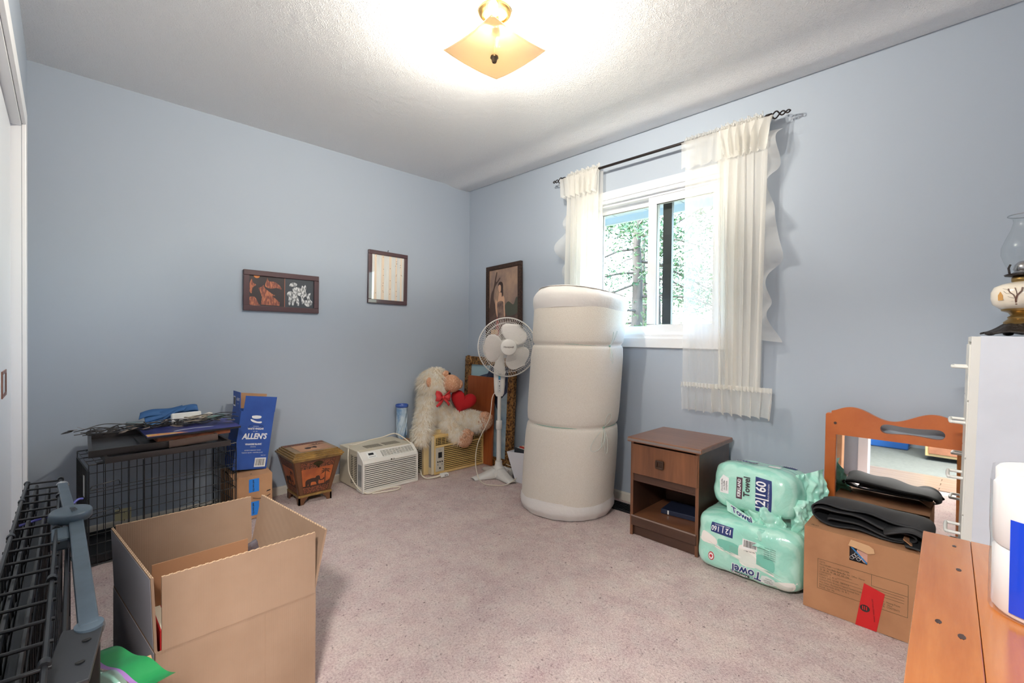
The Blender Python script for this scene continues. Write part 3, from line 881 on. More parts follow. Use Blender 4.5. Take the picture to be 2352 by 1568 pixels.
# ================================================================== small wire crate by the left wall
def wire_panel(parent, name, M, w, h, nx, nz, r=.0021, extra=(), rim=.0032):
    """wire panel in the plane M(u, v): rim mesh with each wire its own piece"""
    rim_o = G().tube([M(0, 0), M(w, 0), M(w, h), M(0, h)], rim, 6, closed=True).obj(name, M_WIRE, parent, smooth=True)
    me = WIRE_ME
    for i in range(1, nx):
        wire(me, rim_o, M(w * i / nx, 0, .002), M(w * i / nx, h, .002), r)
    for z in nz:
        wire(me, rim_o, M(0, z), M(w, z), r)
    for a in extra:
        wire(me, rim_o, M(*a[0]), M(*a[1]), r)
    return rim_o
WIRE_ME = rod_mesh(M_WIRE)
CW_, CD_, CH_ = .61, .375, .470
cra = thing('wire_crate', 'small black folding wire dog crate under dark trays by the wall', 'dog crate', (-2.592, -.440, .004), (0, 0, .085))
wire_panel(cra, 'front_panel', frame_axes((0, 0, 0), (1, 0, 0), (0, 0, 1), (0, -1, 0)), CW_, CH_, 21, (.05, .10, .145, .22, .26, .34, .355, .43), .0017)
wire_panel(cra, 'back_panel', frame_axes((0, CD_, 0), (1, 0, 0), (0, 0, 1), (0, 1, 0)), CW_, CH_, 6, (.22, .43), .0016)
wire_panel(cra, 'end_panel', frame_axes((0, 0, 0), (0, 1, 0), (0, 0, 1), (-1, 0, 0)), CD_, CH_ - .03, 12, (.06, .14, .22, .30, .38), .0017)
wire_panel(cra, 'end_panel', frame_axes((CW_, 0, 0), (0, 1, 0), (0, 0, 1), (1, 0, 0)), CD_, CH_ - .03, 12, (.06, .14, .22, .30, .38), .0017)
wire_panel(cra, 'top_panel', frame_axes((0, 0, CH_), (1, 0, 0), (0, 1, 0), (0, 0, 1)), CW_, CD_, 21, (.09, .19, .28), .0017)
wire_panel(cra, 'floor_panel', frame_axes((0, 0, .003), (1, 0, 0), (0, 1, 0), (0, 0, -1)), CW_, CD_, 8, (.12, .25))
G().bb(.008, CW_ - .008, .008, CD_ - .008, .008, .014).bb(.008, CW_ - .008, .008, .014, .014, .040).bb(.008, CW_ - .008, CD_ - .014, CD_ - .008, .014, .040).bb(.008, .014, .014, CD_ - .014, .014, .040).bb(CW_ - .014, CW_ - .008, .014, CD_ - .014, .014, .040).obj('plastic_pan', M_BLACK, cra)
fm = frame_axes((0, -.006, 0), (1, 0, 0), (0, 0, 1), (0, -1, 0))
G().tube([fm(.20, .02), fm(.20, .46)], .0045, 8).obj('door_post', M_WIRE, cra, smooth=True)
for zz in (.23, .36):
    la = G().tube([fm(.004, zz), fm(.012, zz + .012), fm(.03, zz + .014), fm(.105, zz + .022), fm(.110, zz + .008), fm(.108, zz - .002), fm(.004, zz - .006)], .0022, 6).obj('slide_bolt', M_WIRE, cra, smooth=True)
for dz in (0, .025):
    G().tube([fm(.345, .14 + dz), fm(.350, .165 + dz), fm(.43, .172 + dz), fm(.435, .15 + dz), fm(.46, .15 + dz), fm(.52, .16 + dz)], .0022, 6).obj('door_latch', M_WIRE, cra, smooth=True)
G().bb(-.004, -.002, .10, .135, .30, .40).obj('maker_tag', M_WHITE, cra)
G().tube([(.03, 0, CH_ + .004), (.06, -.01, CH_ + .006), (.10, -.01, CH_ + .006), (.12, 0, CH_ + .004)], .006, 8).obj('rubber_handle', M_BLACK, cra, smooth=True)

# ---- dark trays and pictures piled on the crate
M_ESP = wood('espresso wood', srgb(30, 27, 27), srgb(66, 62, 62), (3, 60, 60), .35, .2)
M_GRB = wood('greyed brown wood', srgb(78, 62, 56), srgb(112, 92, 82), (3, 60, 60), .45, .1)
def tray(label, w, d, h, loc, rot, m, lipw=.012, floor=True):
    t_ = thing('wooden_tray', label, 'tray', loc, rot, 'trays on the wire crate')
    G().bb(0, w, 0, d, 0, .006).obj('tray_floor', m, t_)
    for a in ((0, w, 0, lipw), (0, w, d - lipw, d), (0, lipw, lipw, d - lipw), (w - lipw, w, lipw, d - lipw)):
        G().bb(a[0], a[1], a[2], a[3], 0, h).obj('tray_side', m, t_, bevel=.001)
    return t_
a5 = .085
TZ = .476
tray('long flat black tray hanging over the crate front edge', .515, .30, .028, (-2.537, -.468, TZ), (0, 0, .045), M_ESP)
tray('deep black tray standing open at the closet end of the crate', .32, .345, .034, (-2.592, -.412, TZ + .024), (.075, -.01, -.02), M_ESP, .014)
tray('brown grained tray lying between the black trays', .215, .24, .034, (-2.292, -.432, TZ + .028), (.0, -.035, .055), M_GRB)
tray('black tray wedged under the sunset canvas', .30, .26, .022, (-2.398, -.388, TZ + .032), (0, -.012, .045), M_ESP)
cv = thing('rust_edged_canvas', 'canvas with rust orange painted edges under the blue canvas', 'canvas', (-2.336, -.402, TZ + .055), (0, -.010, .055))
G().bb(0, .325, 0, .22, 0, .026).obj('canvas', mat('rust painted canvas', srgb(176, 104, 70), .7, var=(srgb(120, 72, 52), (20, 20, 60), .5, .7), bump=(60, .5, .003)), cv, bevel=.002)
cv = thing('sunset_canvas', 'thin canvas painting of blue sky over orange fields on top of the trays', 'canvas', (-2.380, -.430, TZ + .082), (.03, -.004, .050))
G().bb(0, .415, 0, .27, 0, .010).obj('stretcher', M_BLACK, cv)
top = G().bb(0, .415, 0, .27, .010, .012).obj('canvas', mat('indigo painted sky', srgb(72, 76, 150), .45, var=(srgb(40, 44, 92), (6, 14, 6), .35, .65)), cv)
TM = frame_axes((0, 0, .012), (1, 0, 0), (0, 1, 0), (0, 0, 1))
blob([(.003, .003), (.17, .003), (.14, .03), (.07, .05), (.003, .06)], TM, mat('orange painted field', srgb(222, 128, 84), .5, var=(srgb(214, 178, 110), 30, .4, .6)), top, 'field_motif')
blob(smooth_poly([(.12, .06), (.20, .08), (.30, .07), (.25, .09), (.15, .085)]), TM, mat('white painted cloud', srgb(200, 206, 220), .5), top, 'cloud_motif')

# ---- metal vine wall decor lying across the pile
vd = thing('metal_vine_decor', 'tangle of thin dark metal vines with flat leaves across the pile', 'wall decor', (-2.66, -.30, TZ + .098))
M_VINE = mat('pewter painted metal', srgb(58, 56, 56), .5, metal=.4)
M_LEAFM = mat('taupe metal leaf', srgb(150, 134, 122), .45, metal=.3)
rng = random.Random(5)
for k in range(9):
    s0 = Vector((.02 + .05 * rng.random(), -.05 + .12 * rng.random(), .010 + .004 * k))
    pts = [s0]
    for i in range(9):
        pts.append(s0 + Vector((.082 * (i + 1) * (.72 + .05 * k / 2), .05 * math.sin(i * 1.1 + k) + .004 * i, .010 * math.sin(i * 1.7 + k * 2) + .006)))
    G().tube(curve_pts(pts, 6), .0022, 6).obj('vine', M_VINE, vd, smooth=True)
for k, (x, y, r) in enumerate(((.085, -.02, .030), (.165, .0, .034), (.145, -.05, .040), (.37, .02, .03), (.43, -.01, .035), (.29, .03, .03))):
    sp = [Vector((x + r * (1 - t / 22) * math.cos(t * .55), y + r * .8 * (1 - t / 22) * math.sin(t * .55), .022 + .0010 * t + .012 * math.sin(t * .55 + k))) for t in range(20)]
    G().tube(sp, .0026, 6).obj('curl', M_VINE, vd, smooth=True)
def leaf_shape(L, w):
    return [(0, 0), (L * .25, w * .8), (L * .55, w), (L * .85, w * .5), (L, 0), (L * .85, -w * .5), (L * .55, -w), (L * .25, -w * .8)]
for k in range(26):
    x, y = .03 + .66 * (k / 26) + rng.uniform(-.02, .02), rng.uniform(-.07, .08)
    a = rng.uniform(-.9, .9) + (PI if k < 4 else 0)
    tilt = rng.uniform(-.25, .35)
    c, s = math.cos(a), math.sin(a)
    Mx = frame_axes((x, y, .018 + rng.uniform(0, .02)), (c, s, tilt), (-s, c, rng.uniform(-.3, .3)), (0, 0, 1))
    G().prism(leaf_shape(rng.uniform(.035, .06), rng.uniform(.009, .013)), 0, .0012, Mx).obj('leaf', M_LEAFM if k % 3 else M_VINE, vd)

# ---- strap, white boxes and bits
st = thing('blue_strap', 'folded denim blue nylon strap on top of the pile', 'strap', (-2.310, -.13, TZ + .138))
M_STRAP = mat('denim blue webbing', srgb(50, 94, 146), .75, bump=(260, .4, .001))
def ribbon(path, w, m, name, parent, side=(0, .75, .66), th=.003):
    P = curve_pts(path, 8); sd = Vector(side).normalized()
    def fn(u, v):
        p = P[min(len(P) - 1, int(round(u * (len(P) - 1))))]
        return p + sd * (v - .5) * w
    return G().grid(fn, len(P), 3).obj(name, m, parent, smooth=True, solid=th)
ribbon([(-.05, 0, .0), (0, 0, .012), (.08, .01, .030), (.16, .0, .046), (.19, .0, .040), (.17, .0, .030), (.09, 0, .018), (.02, .0, .004), (-.03, 0, -.004)], .045, M_STRAP, 'strap_loop', st)
ribbon([(-.07, .02, .018), (-.02, .02, .032), (.06, .02, .030), (.12, .02, .042)], .05, M_STRAP, 'strap_loop', st, (.2, .8, .6))
ribbon([(.02, -.03, -.010), (.05, -.03, .014), (.09, -.02, .036), (.13, -.01, .044)], .034, M_STRAP, 'strap_loop', st, (.5, .8, .6))
rt = thing('white_wall_box', 'white plastic box with rounded corners standing beside the blue strap', 'plastic box', (-2.255, -.245, TZ + .108), (-.25, 0, .08))
G().bb(0, .140, 0, .024, 0, .066).obj('housing', M_WHITE, rt, bevel=.006)
G().tube(curve_pts([(.01, -.003, .035), (.05, -.006, .024), (.09, -.004, .034), (.14, -.002, .026)], 6), .0016, 6).obj('loose_wire', mat('grey wire', srgb(170, 170, 172), .4), rt, smooth=True)
pd = thing('white_plug_adapter', 'small white plug block at the vinegar box end of the pile', 'plug', (-2.095, -.21, TZ + .122), (.1, -.15, .5))
G().bb(0, .048, 0, .030, 0, .022).obj('plug_body', mat('cream plastic', srgb(226, 220, 206), .4), pd, bevel=.005)
G().bb(-.014, 0, .006, .0075, .008, .014).bb(-.014, 0, .020, .0215, .008, .014).obj('prongs', M_STEEL, pd)
gb = thing('grey_case', 'small teal grey case lying behind the vines', 'case', (-2.435, -.17, TZ + .108), (0, .05, .1))
G().bb(0, .075, 0, .05, 0, .026).obj('case_body', mat('teal grey plastic', srgb(92, 110, 116), .35), gb, bevel=.006)
tl_ = thing('blue_cloth', 'bright blue cloth scrap lying flat under the strap', 'cloth', (-2.38, -.22, TZ + .108), (0, 0, .1))
G().grid(lambda u, v: (.13 * u, .09 * v, .012 + .006 * math.sin(9 * u + 4 * v)), 14, 10).obj('cloth', mat('bright blue cloth', srgb(86, 148, 206), .8), tl_, smooth=True, solid=.003)
cb = thing('coiled_cable', 'coil of beige and teal cable on the pile', 'cable', (-2.15, -.27, TZ + .118))
pts = [Vector((.05 * math.cos(t * .4) * (1 + .1 * math.sin(t)), .03 * math.sin(t * .4), .004 + .0007 * t + .003 * math.sin(t * 1.3))) for t in range(48)]
G().tube(pts, .0028, 6).obj('cable', mat('beige cable', srgb(176, 164, 144), .5), cb, smooth=True)
pts = [Vector((.09 + .05 * math.cos(t * .42), .03 + .03 * math.sin(t * .42), .004 + .0006 * t)) for t in range(34)]
G().tube(pts, .0024, 6).obj('cable', mat('teal cable', srgb(110, 150, 144), .5), cb, smooth=True)

# ================================================================== shipping box + vinegar box
def flap(parent, name, m, M, w, h, th=.004, label=None):
    return G().prism([(0, 0), (w, 0), (w, h), (0, h)], -th / 2, th / 2, M).obj(name, m, parent, label=label)
am = thing('shipping_box', 'small brown shipping box with blue tape under the vinegar box', 'cardboard box', (-1.985, -.335, .004))
aw, ad, ah = .205, .30, .246
for a in ((0, aw, 0, .004, 0, ah), (0, aw, ad - .004, ad, 0, ah), (0, .004, .004, ad - .004, 0, ah), (aw - .004, aw, .004, ad - .004, 0, ah), (.004, aw - .004, .004, ad - .004, 0, .004)):
    G().bb(*a).obj('side_panel', M_CARD, am)
flap(am, 'top_flap', M_CARD, frame_axes((0, .0, ah + .002), (1, 0, 0), (0, 1, .10), (0, 0, 1)), aw, .145)
flap(am, 'top_flap', M_CARD, frame_axes((0, ad, ah + .002), (1, 0, 0), (0, -1, .12), (0, 0, 1)), aw, .145)
M_TAPEB = mat('bright blue tape', srgb(36, 128, 222), .4)
fm = frame_axes((0, -.0005, 0), (1, 0, 0), (0, 0, 1), (0, -1, 0))
for z0_, z1_ in ((.155, .232), (.018, .098)):
    G().prism([(.080, z0_), (.134, z0_), (.134, z1_), (.080, z1_)], 0, .0006, fm).obj('tape', M_TAPEB, am)
    text('and now it\u2019s', .013, frame_axes((.104, -.0012, (z0_ + z1_) / 2), (0, 0, -1), (1, 0, 0), (0, -1, 0)), M_INK, am, bold=.0004)
G().tube(curve_pts([fm(.10, .122, .001), fm(.13, .112, .001), fm(.165, .112, .001), fm(.195, .124, .001)], 8), .004, 6, flat=.15).obj('printed_swoosh', M_INK, am)
G().prism([(.172, .142), (.196, .146), (.196, .152), (.178, .150)], 0, .0006, fm).obj('printed_arrow', M_INK, am)
text('8', .020, frame_axes((.10, .035, ah + .0075), (-1, 0, 0), (0, -1, -.1), (0, 0, 1)), M_INK, am)

M_VBLUE = mat('vinegar box blue', srgb(44, 84, 164), .5, var=(srgb(38, 74, 150), 6, .4, .6))
va = thing('vinegar_box', 'tall blue open vinegar carton tilted on the shipping box', 'cardboard box', (-1.790, -.255, .262), (0, .135, .03))
vw, vd_, vh = .185, .165, .345
for a in ((-vw, 0, 0, .004, 0, vh), (-vw, 0, vd_ - .004, vd_, 0, vh), (-vw, -vw + .004, .004, vd_ - .004, 0, vh), (-.004, 0, .004, vd_ - .004, 0, vh), (-vw, 0, 0, vd_, -.0, .004)):
    G().bb(*a).obj('side_panel', M_VBLUE, va)
flap(va, 'front_flap', M_VBLUE, frame_axes((-vw + .012, .002, vh), (1, 0, 0), (0, -.03, 1), (0, -1, 0)), vw - .010, .092)
flap(va, 'back_flap', M_CARD, frame_axes((-vw, vd_, vh), (1, 0, 0), (0, .1, 1), (0, -1, 0)), vw, .095)
flap(va, 'side_flap', M_VBLUE, frame_axes((-vw, vd_ - .01, vh), (0, -1, 0), (-.12, 0, 1), (-1, 0, 0)), vd_ - .03, .108)
fm = frame_axes((-vw / 2, -.0005, 0), (1, 0, 0), (0, 0, 1), (0, -1, 0))
text('ALLEN\u2019S', .046, frame_axes((-vw / 2, -.001, .196), (1, 0, 0), (0, 0, 1), (0, -1, 0)), M_INKW, va, bold=.0016, shear=.15, sx=.80)
text('WHITE VINEGAR', .0145, frame_axes((-vw / 2, -.001, .242), (1, 0, 0), (0, 0, 1), (0, -1, 0)), M_INKW, va, bold=.0005, sx=.8)
text('ORIGINAL', .007, frame_axes((-vw / 2, -.001, .257), (1, 0, 0), (0, 0, 1), (0, -1, 0)), M_INKW, va)
text('VINAIGRE BLANC', .0145, frame_axes((-vw / 2, -.001, .150), (1, 0, 0), (0, 0, 1), (0, -1, 0)), M_INKW, va, bold=.0005, sx=.8)
text('ORIGINAL', .007, frame_axes((-vw / 2, -.001, .135), (1, 0, 0), (0, 0, 1), (0, -1, 0)), M_INKW, va)
text('EST. 1896', .006, frame_axes((-vw / 2, -.001, .226), (1, 0, 0), (0, 0, 1), (0, -1, 0)), M_INKW, va)
text('ALIMENTS REINHART FOODS', .0085, frame_axes((-vw / 2, -.001, .114), (1, 0, 0), (0, 0, 1), (0, -1, 0)), M_INKW, va, sx=.8)
text('TORONTO M2J 4V8  \u2022  MONTR\u00c9AL J3L 4Y2', .0085, frame_axes((-vw / 2, -.001, .100), (1, 0, 0), (0, 0, 1), (0, -1, 0)), M_INKW, va, sx=.72)
text('ITEM 9371', .0065, frame_axes((-.028, -.001, .082), (1, 0, 0), (0, 0, 1), (0, -1, 0)), M_INKW, va)
M_LAB = mat('white label paper', srgb(236, 236, 236), .6)
def barcode(parent, M, w, h, seed=1, vertical=True):
    lab = G().prism([(0, 0), (w, 0), (w, h), (0, h)], .0003, .0007, M).obj('barcode_label', M_LAB, parent)
    rng = random.Random(seed); x = w * .08; g = G()
    while x < w * .9:
        b = w * rng.uniform(.015, .045)
        g.prism([(x, h * .14), (x + b, h * .14), (x + b, h * .88), (x, h * .88)], .0008, .0010, M)
        x += b + w * rng.uniform(.02, .05)
    o = g.obj('bars', M_INK, lab); o['kind'] = 'stuff'
barcode(va, frame_axes((-.072, -.0006, .014), (1, 0, 0), (0, 0, 1), (0, -1, 0)), .062, .054, 3)
hand = smooth_poly([(-.026, .300), (-.030, .312), (-.010, .318), (.014, .312), (.006, .302), (.020, .284), (.016, .274), (-.006, .276), (-.032, .292), (-.028, .284), (-.004, .268), (.022, .268), (.026, .276), (.012, .306), (-.006, .306)], 3)
G().prism(smooth_poly([(-.026, .306), (-.030, .318), (-.006, .322), (.020, .318), (.018, .306), (-.006, .302)]), .0005, .0009, fm).obj('logo_motif', M_INKW, va)
G().prism(smooth_poly([(-.034, .300), (-.030, .288), (-.008, .278), (.024, .276), (.026, .286), (.002, .286)]), .0005, .0009, fm).obj('logo_motif', M_INKW, va)
oval = [(.040 * math.cos(a * PI / 12) * (1 if True else 1), .254 + .0 + .012 * math.sin(a * PI / 12)) for a in range(24)]
G().tube([fm(x, z + .0, .0006) for x, z in oval], .0006, 4, closed=True).obj('handle_cut', M_INK, va)
lf = frame_axes((-vw - .0006, vd_ - .012, vh), (0, -1, 0), (-.12, 0, 1), (-1, 0, 0))
lm = lambda u, v, w=0: lf(u, v, w + .0026)
text('ALLEN\u2019S', .022, lambda u, v, w=0: lm(u + .100, v + .064, w), M_INKW, va, bold=.0008, shear=.15, sx=.72)
text('BLANC', .008, lambda u, v, w=0: lm(u + .100, v + .038, w), M_INKW, va)
barcode(va, lambda u, v, w=0: lm(u + .012, v + .018, w), .040, .060, 5)
text('MB', .014, frame_axes((-vw - .001, vd_ - .05, vh - .06), (0, -1, 0), (0, 0, 1), (-1, 0, 0)), M_INKW, va)

# ================================================================== elephant chest
ch = thing('elephant_chest', 'tapered antique wooden chest painted with elephants and palms', 'chest', (-1.512, -.205, 0.002))
M_OLDW = wood('aged brown wood', srgb(74, 44, 26), srgb(112, 70, 42), (14, 14, 4), .4, .3)
M_GOLDW = wood('gold rubbed moulding', srgb(96, 70, 36), srgb(160, 124, 62), (30, 30, 30), .35, .3)
M_LEATH = mat('orange painted leather', srgb(186, 98, 46), .5, var=(srgb(150, 76, 40), 9, .4, .65), coat=.2)
M_TOOL = mat('tooled band', srgb(132, 74, 48), .5, var=(srgb(58, 34, 26), 140, .46, .56), bump=(140, .6, .002))
M_SEPIA = mat('sepia ink', srgb(64, 42, 32), .6)
bw, tw, z0_, z1_ = .098, .150, .052, .292
G().hexa([(-bw, -bw, z0_), (bw, -bw, z0_), (bw, bw, z0_), (-bw, bw, z0_)], [(-tw, -tw, z1_), (tw, -tw, z1_), (tw, tw, z1_), (-tw, tw, z1_)]).obj('body', M_OLDW, ch, bevel=.003)
def hw(z): return bw + (tw - bw) * (z - z0_) / (z1_ - z0_)
sl = (tw - bw) / (z1_ - z0_)
def side_map(k):
    """panel coordinates on one tapered side: u in -1..1 of half width, v = z"""
    R = Rz(k * PI / 2)
    return lambda u, v, w=0.0: R @ Vector((u, -(hw(v)) - w, v - w * sl))
for k in (0, 3):
    Ms = side_map(k)
    fr = lambda z, f: hw(z) * f
    pn = G().prism([(-fr(.110, .74), .110), (fr(.110, .74), .110), (fr(.232, .74), .232), (-fr(.232, .74), .232)], .0004, .0016, Ms).obj('painted_panel', M_LEATH, ch)
    G().prism([(-fr(.232, .74), .232), (fr(.232, .74), .232), (fr(.272, .74), .272), (-fr(.272, .74), .272)], .0004, .0020, Ms).obj('tooled_band', M_TOOL, ch)
    G().prism([(-fr(.068, .74), .068), (fr(.068, .74), .068), (fr(.108, .74), .108), (-fr(.108, .74), .108)], .0004, .0020, Ms).obj('tooled_band', M_TOOL, ch)
    for s in (-1, 1):
        G().prism([(s * fr(.056, .76), .056), (s * fr(.056, .99), .056), (s * fr(.288, .99), .288), (s * fr(.288, .76), .288)], .0, .0032, Ms).obj('corner_stile', M_OLDW, ch, bevel=.001)
    el = smooth_poly([(-.068, .122), (-.070, .146), (-.060, .160), (-.030, .166), (-.010, .164), (-.004, .174), (.012, .176), (.020, .164), (.024, .148), (.040, .148), (.044, .156), (.050, .150), (.044, .142), (.022, .140), (.014, .148), (.012, .128), (.016, .116), (.004, .116), (-.002, .130), (-.010, .138), (-.034, .138), (-.036, .116), (-.048, .116), (-.050, .130), (-.056, .116), (-.068, .116)], 3)
    G().prism(el, .0017, .0021, Ms).obj('elephant_motif', M_SEPIA, pn)
    G().prism([(.052, .114), (.058, .114), (.054, .204), (.050, .204)], .0017, .0021, Ms).obj('palm_trunk_motif', M_SEPIA, pn)
    for a in range(7):
        an = -.35 + a * (PI + .7) / 6
        L_ = .036 * (1.0 + .2 * math.sin(a * 2))
        c, s = math.cos(an), math.sin(an)
        G().prism([(.052, .200), (.052 + c * L_ * .5 - s * .006, .200 + s * L_ * .5 + c * .006), (.052 + c * L_, .200 + s * L_ * .8 - .008), (.052 + c * L_ * .5 + s * .002, .200 + s * L_ * .5 - c * .002)], .0017, .0021, Ms).obj('palm_frond_motif', M_SEPIA, pn)
    G().prism([(-fr(.110, .74), .110), (fr(.110, .74), .110), (fr(.117, .74), .117), (-fr(.117, .74), .117)], .0017, .0022, Ms).obj('ground_motif', M_SEPIA, pn)
    G().prism(smooth_poly([(.060, .118), (.064, .128), (.076, .130), (.082, .138), (.084, .126), (.080, .118)]), .0017, .0021, Ms).obj('bird_motif', M_SEPIA, pn)
for (w_, za, zb) in ((.106, .044, .060),):
    G().bb(-w_, w_, -w_, w_, za, zb).obj('plinth_moulding', M_GOLDW, ch, bevel=.004)
for sx_ in (-1, 1):
    for sy_ in (-1, 1):
        g = G()
        prof = [(.0, .0), (.030, .0), (.036, .020), (.052, .034), (.060, .046), (.0, .046)]
        Mx = frame_axes((sx_ * .104, sy_ * .104, 0), (-sx_, 0, 0), (0, 0, 1), (0, -sy_, 0))
        My = frame_axes((sx_ * .104, sy_ * .104, 0), (0, -sy_, 0), (0, 0, 1), (-sx_, 0, 0))
        g.prism(prof, 0, .010, Mx); g.prism(prof, 0, .010, My)
        g.obj('bracket_foot', M_OLDW, ch)
lid = G()
for (w_, za, zb) in ((.156, .288, .302), (.164, .300, .312), (.156, .310, .322), (.146, .320, .332), (.136, .330, .340)):
    lid.bb(-w_, w_, -w_, w_, za, zb)
lid_o = lid.obj('lid', M_GOLDW, ch, bevel=.003)
TMp = frame_axes((0, 0, .340), (1, 0, 0), (0, 1, 0), (0, 0, 1))
tp = G().prism([(-.095, -.110), (.110, -.110), (.110, .075), (-.095, .075)], .0, .0012, TMp).obj('painted_top', mat('tan painted top', srgb(190, 136, 92), .5, coat=.3, var=(srgb(160, 110, 76), 8, .4, .65)), ch)
G().prism([(-.130, .078), (.125, .078), (.125, .125), (-.130, .125)], .0, .0012, TMp).obj('tooled_band', M_TOOL, ch)
G().prism(smooth_poly([(-.040, -.06), (-.044, -.03), (-.020, -.015), (.010, -.018), (.024, -.005), (.034, -.020), (.030, -.045), (.020, -.06), (-.004, -.04), (-.016, -.062)]), .0014, .0018, TMp).obj('elephant_motif', M_SEPIA, tp)
for a in range(6):
    an = .2 + a * .55; c, s = math.cos(an), math.sin(an)
    G().prism([(.055, .02), (.055 + .03 * c - .005 * s, .02 + .03 * s + .005 * c), (.055 + .055 * c, .02 + .055 * s), (.055 + .03 * c + .003 * s, .02 + .03 * s - .003 * c)], .0014, .0018, TMp).obj('palm_frond_motif', M_SEPIA, tp)
M_ANTB = mat('tarnished brass', srgb(70, 62, 40), .4, metal=.8)
la = G().prism(smooth_poly([(-.032, .262), (-.020, .272), (.0, .276), (.020, .272), (.032, .262), (.016, .250), (0, .240), (-.016, .250)]), .002, .006, side_map(0)).obj('latch', M_ANTB, ch, bevel=.001)
G().tube([side_map(0)(0, .256, .008), side_map(0)(0, .244, .014), side_map(0)(.002, .236, .006)], .004, 8).obj('hasp', M_ANTB, la, smooth=True)
# ================================================================== air conditioners
M_ACW = mat('off white casing', srgb(226, 222, 214), .4)
M_ACT = mat('beige steel cabinet', srgb(206, 196, 174), .5)
M_DARK = mat('dark recess', srgb(34, 30, 27), .8)
M_YEL = mat('yellowed plastic', srgb(214, 180, 112), .42, var=(srgb(222, 192, 132), 5, .4, .65))
M_YEL2 = mat('cream plastic side', srgb(216, 204, 176), .45)
M_GREYL = mat('grey printed label', srgb(150, 152, 152), .6)

def slat_piece(w, d, h, m, name='slat'):
    me = G().box((0, 0, 0), (w, d, h)).mesh(name); me.materials.append(m)
    return me

ac = thing('window_air_conditioner', 'white window air conditioner with a slatted front grille beside the chest', 'air conditioner', (-1.225, -.387, .003))
W_, D_, H_ = .437, .375, .272
# cabinet behind the front bezel
G().bb(.004, W_ - .004, .085, D_, .004, H_).obj('cabinet', M_ACT, ac, bevel=.003)
G().bb(.0035, .006, .10, .19, .03, .235).obj('side_grille_recess', M_DARK, ac)
me = slat_piece(.006, .075, .0055, M_ACT)
for k in range(17):
    piece('side_louvre', me, ac, (.004, .143, .036 + k * .0122))
G().bb(.001, .006, .139, .149, .03, .236).obj('louvre_post', M_ACT, ac)
# bezel: front skin with a sloped top
bez = G()
prof = [(0, 0), (0, .205), (.010, .222), (.070, .266), (.092, .274), (.092, 0)]
bez.prism(prof, 0, .012, lambda u, v, w: Vector((w, u, v))); bez.prism(prof, 0, .012, lambda u, v, w: Vector((W_ - w, u, v)))
bez.bb(.012, W_ - .012, 0, .012, 0, .018); bez.bb(.012, W_ - .012, 0, .012, .196, .206)
bez.hexa([(.012, .0, .204), (W_ - .012, .0, .204), (W_ - .012, .010, .204), (.012, .010, .204)], [(.012, .009, .222), (W_ - .012, .009, .222), (W_ - .012, .018, .218), (.012, .018, .218)])
bez.obj('front_bezel', M_ACW, ac, bevel=.002)
G().bb(.012, W_ - .012, .016, .020, .016, .20).obj('grille_recess', M_DARK, ac)
me = G().hexa([(-.2065, -.005, -.0035), (.2065, -.005, -.0035), (.2065, .004, -.0030), (-.2065, .004, -.0030)], [(-.2065, -.005, .0030), (.2065, -.005, .0030), (.2065, .004, .0035), (-.2065, .004, .0035)]).mesh('slat'); me.materials.append(M_ACW)
for k in range(13):
    piece('slat', me, ac, (W_ / 2, .005, .024 + k * .0138))
# sloped deck with outlet grille and controls
sm = frame_axes((0, .010, .222), (1, 0, 0), Vector((0, .06, .044)).normalized(), Vector((0, -.044, .06)).normalized())
G().prism([(.012, .0), (.150, .0), (.150, .078), (.012, .078)], -.004, .0, sm).obj('control_deck', M_ACW, ac)
G().prism([(.150, .0), (W_ - .012, .0), (W_ - .012, .078), (.150, .078)], -.012, -.008, sm).obj('outlet_recess', M_DARK, ac)
rim = G()
for a in ((.150, W_ - .012, 0, .010), (.150, W_ - .012, .066, .078), (.150, .158, .01, .066), (W_ - .024, W_ - .012, .01, .066)):
    rim.prism([(a[0], a[2]), (a[1], a[2]), (a[1], a[3]), (a[0], a[3])], -.008, .0, sm)
rim.obj('outlet_rim', M_ACW, ac)
for k in range(6):
    v = .014 + k * .0095
    G().prism([(.158, v), (W_ - .024, v), (W_ - .024, v + .004), (.158, v + .004)], -.008, -.001, sm).obj('outlet_slat', M_ACW, ac)
for k in range(10):
    u = .172 + k * .025
    G().prism([(u, .010), (u + .004, .010), (u + .004, .066), (u, .066)], -.009, -.003, sm).obj('outlet_vane', M_ACW, ac)
pn = G().prism([(.050, .012), (.118, .012), (.118, .066), (.050, .066)], .0002, .0016, sm).obj('control_panel', M_WHITE, ac)
G().prism([(.062, .038), (.100, .038), (.100, .056), (.062, .056)], .0016, .003, sm).obj('display', M_BLACK, pn)
for k in range(5):
    G().prism([(.060 + k * .010, .020), (.066 + k * .010, .020), (.066 + k * .010, .026), (.060 + k * .010, .026)], .0016, .0026, sm).obj('button', M_GREYL, pn)
text('LG', .013, frame_axes((.232, -.0006, .2015), (1, 0, 0), (0, 0, 1), (0, -1, 0)), M_INK, ac, bold=.0003)
G().lathe([(.0055, 0), (.0055, .0006)], 20, (.215, -.0006, .2015), Rx(PI / 2)).obj('logo_disc', M_INK, ac)
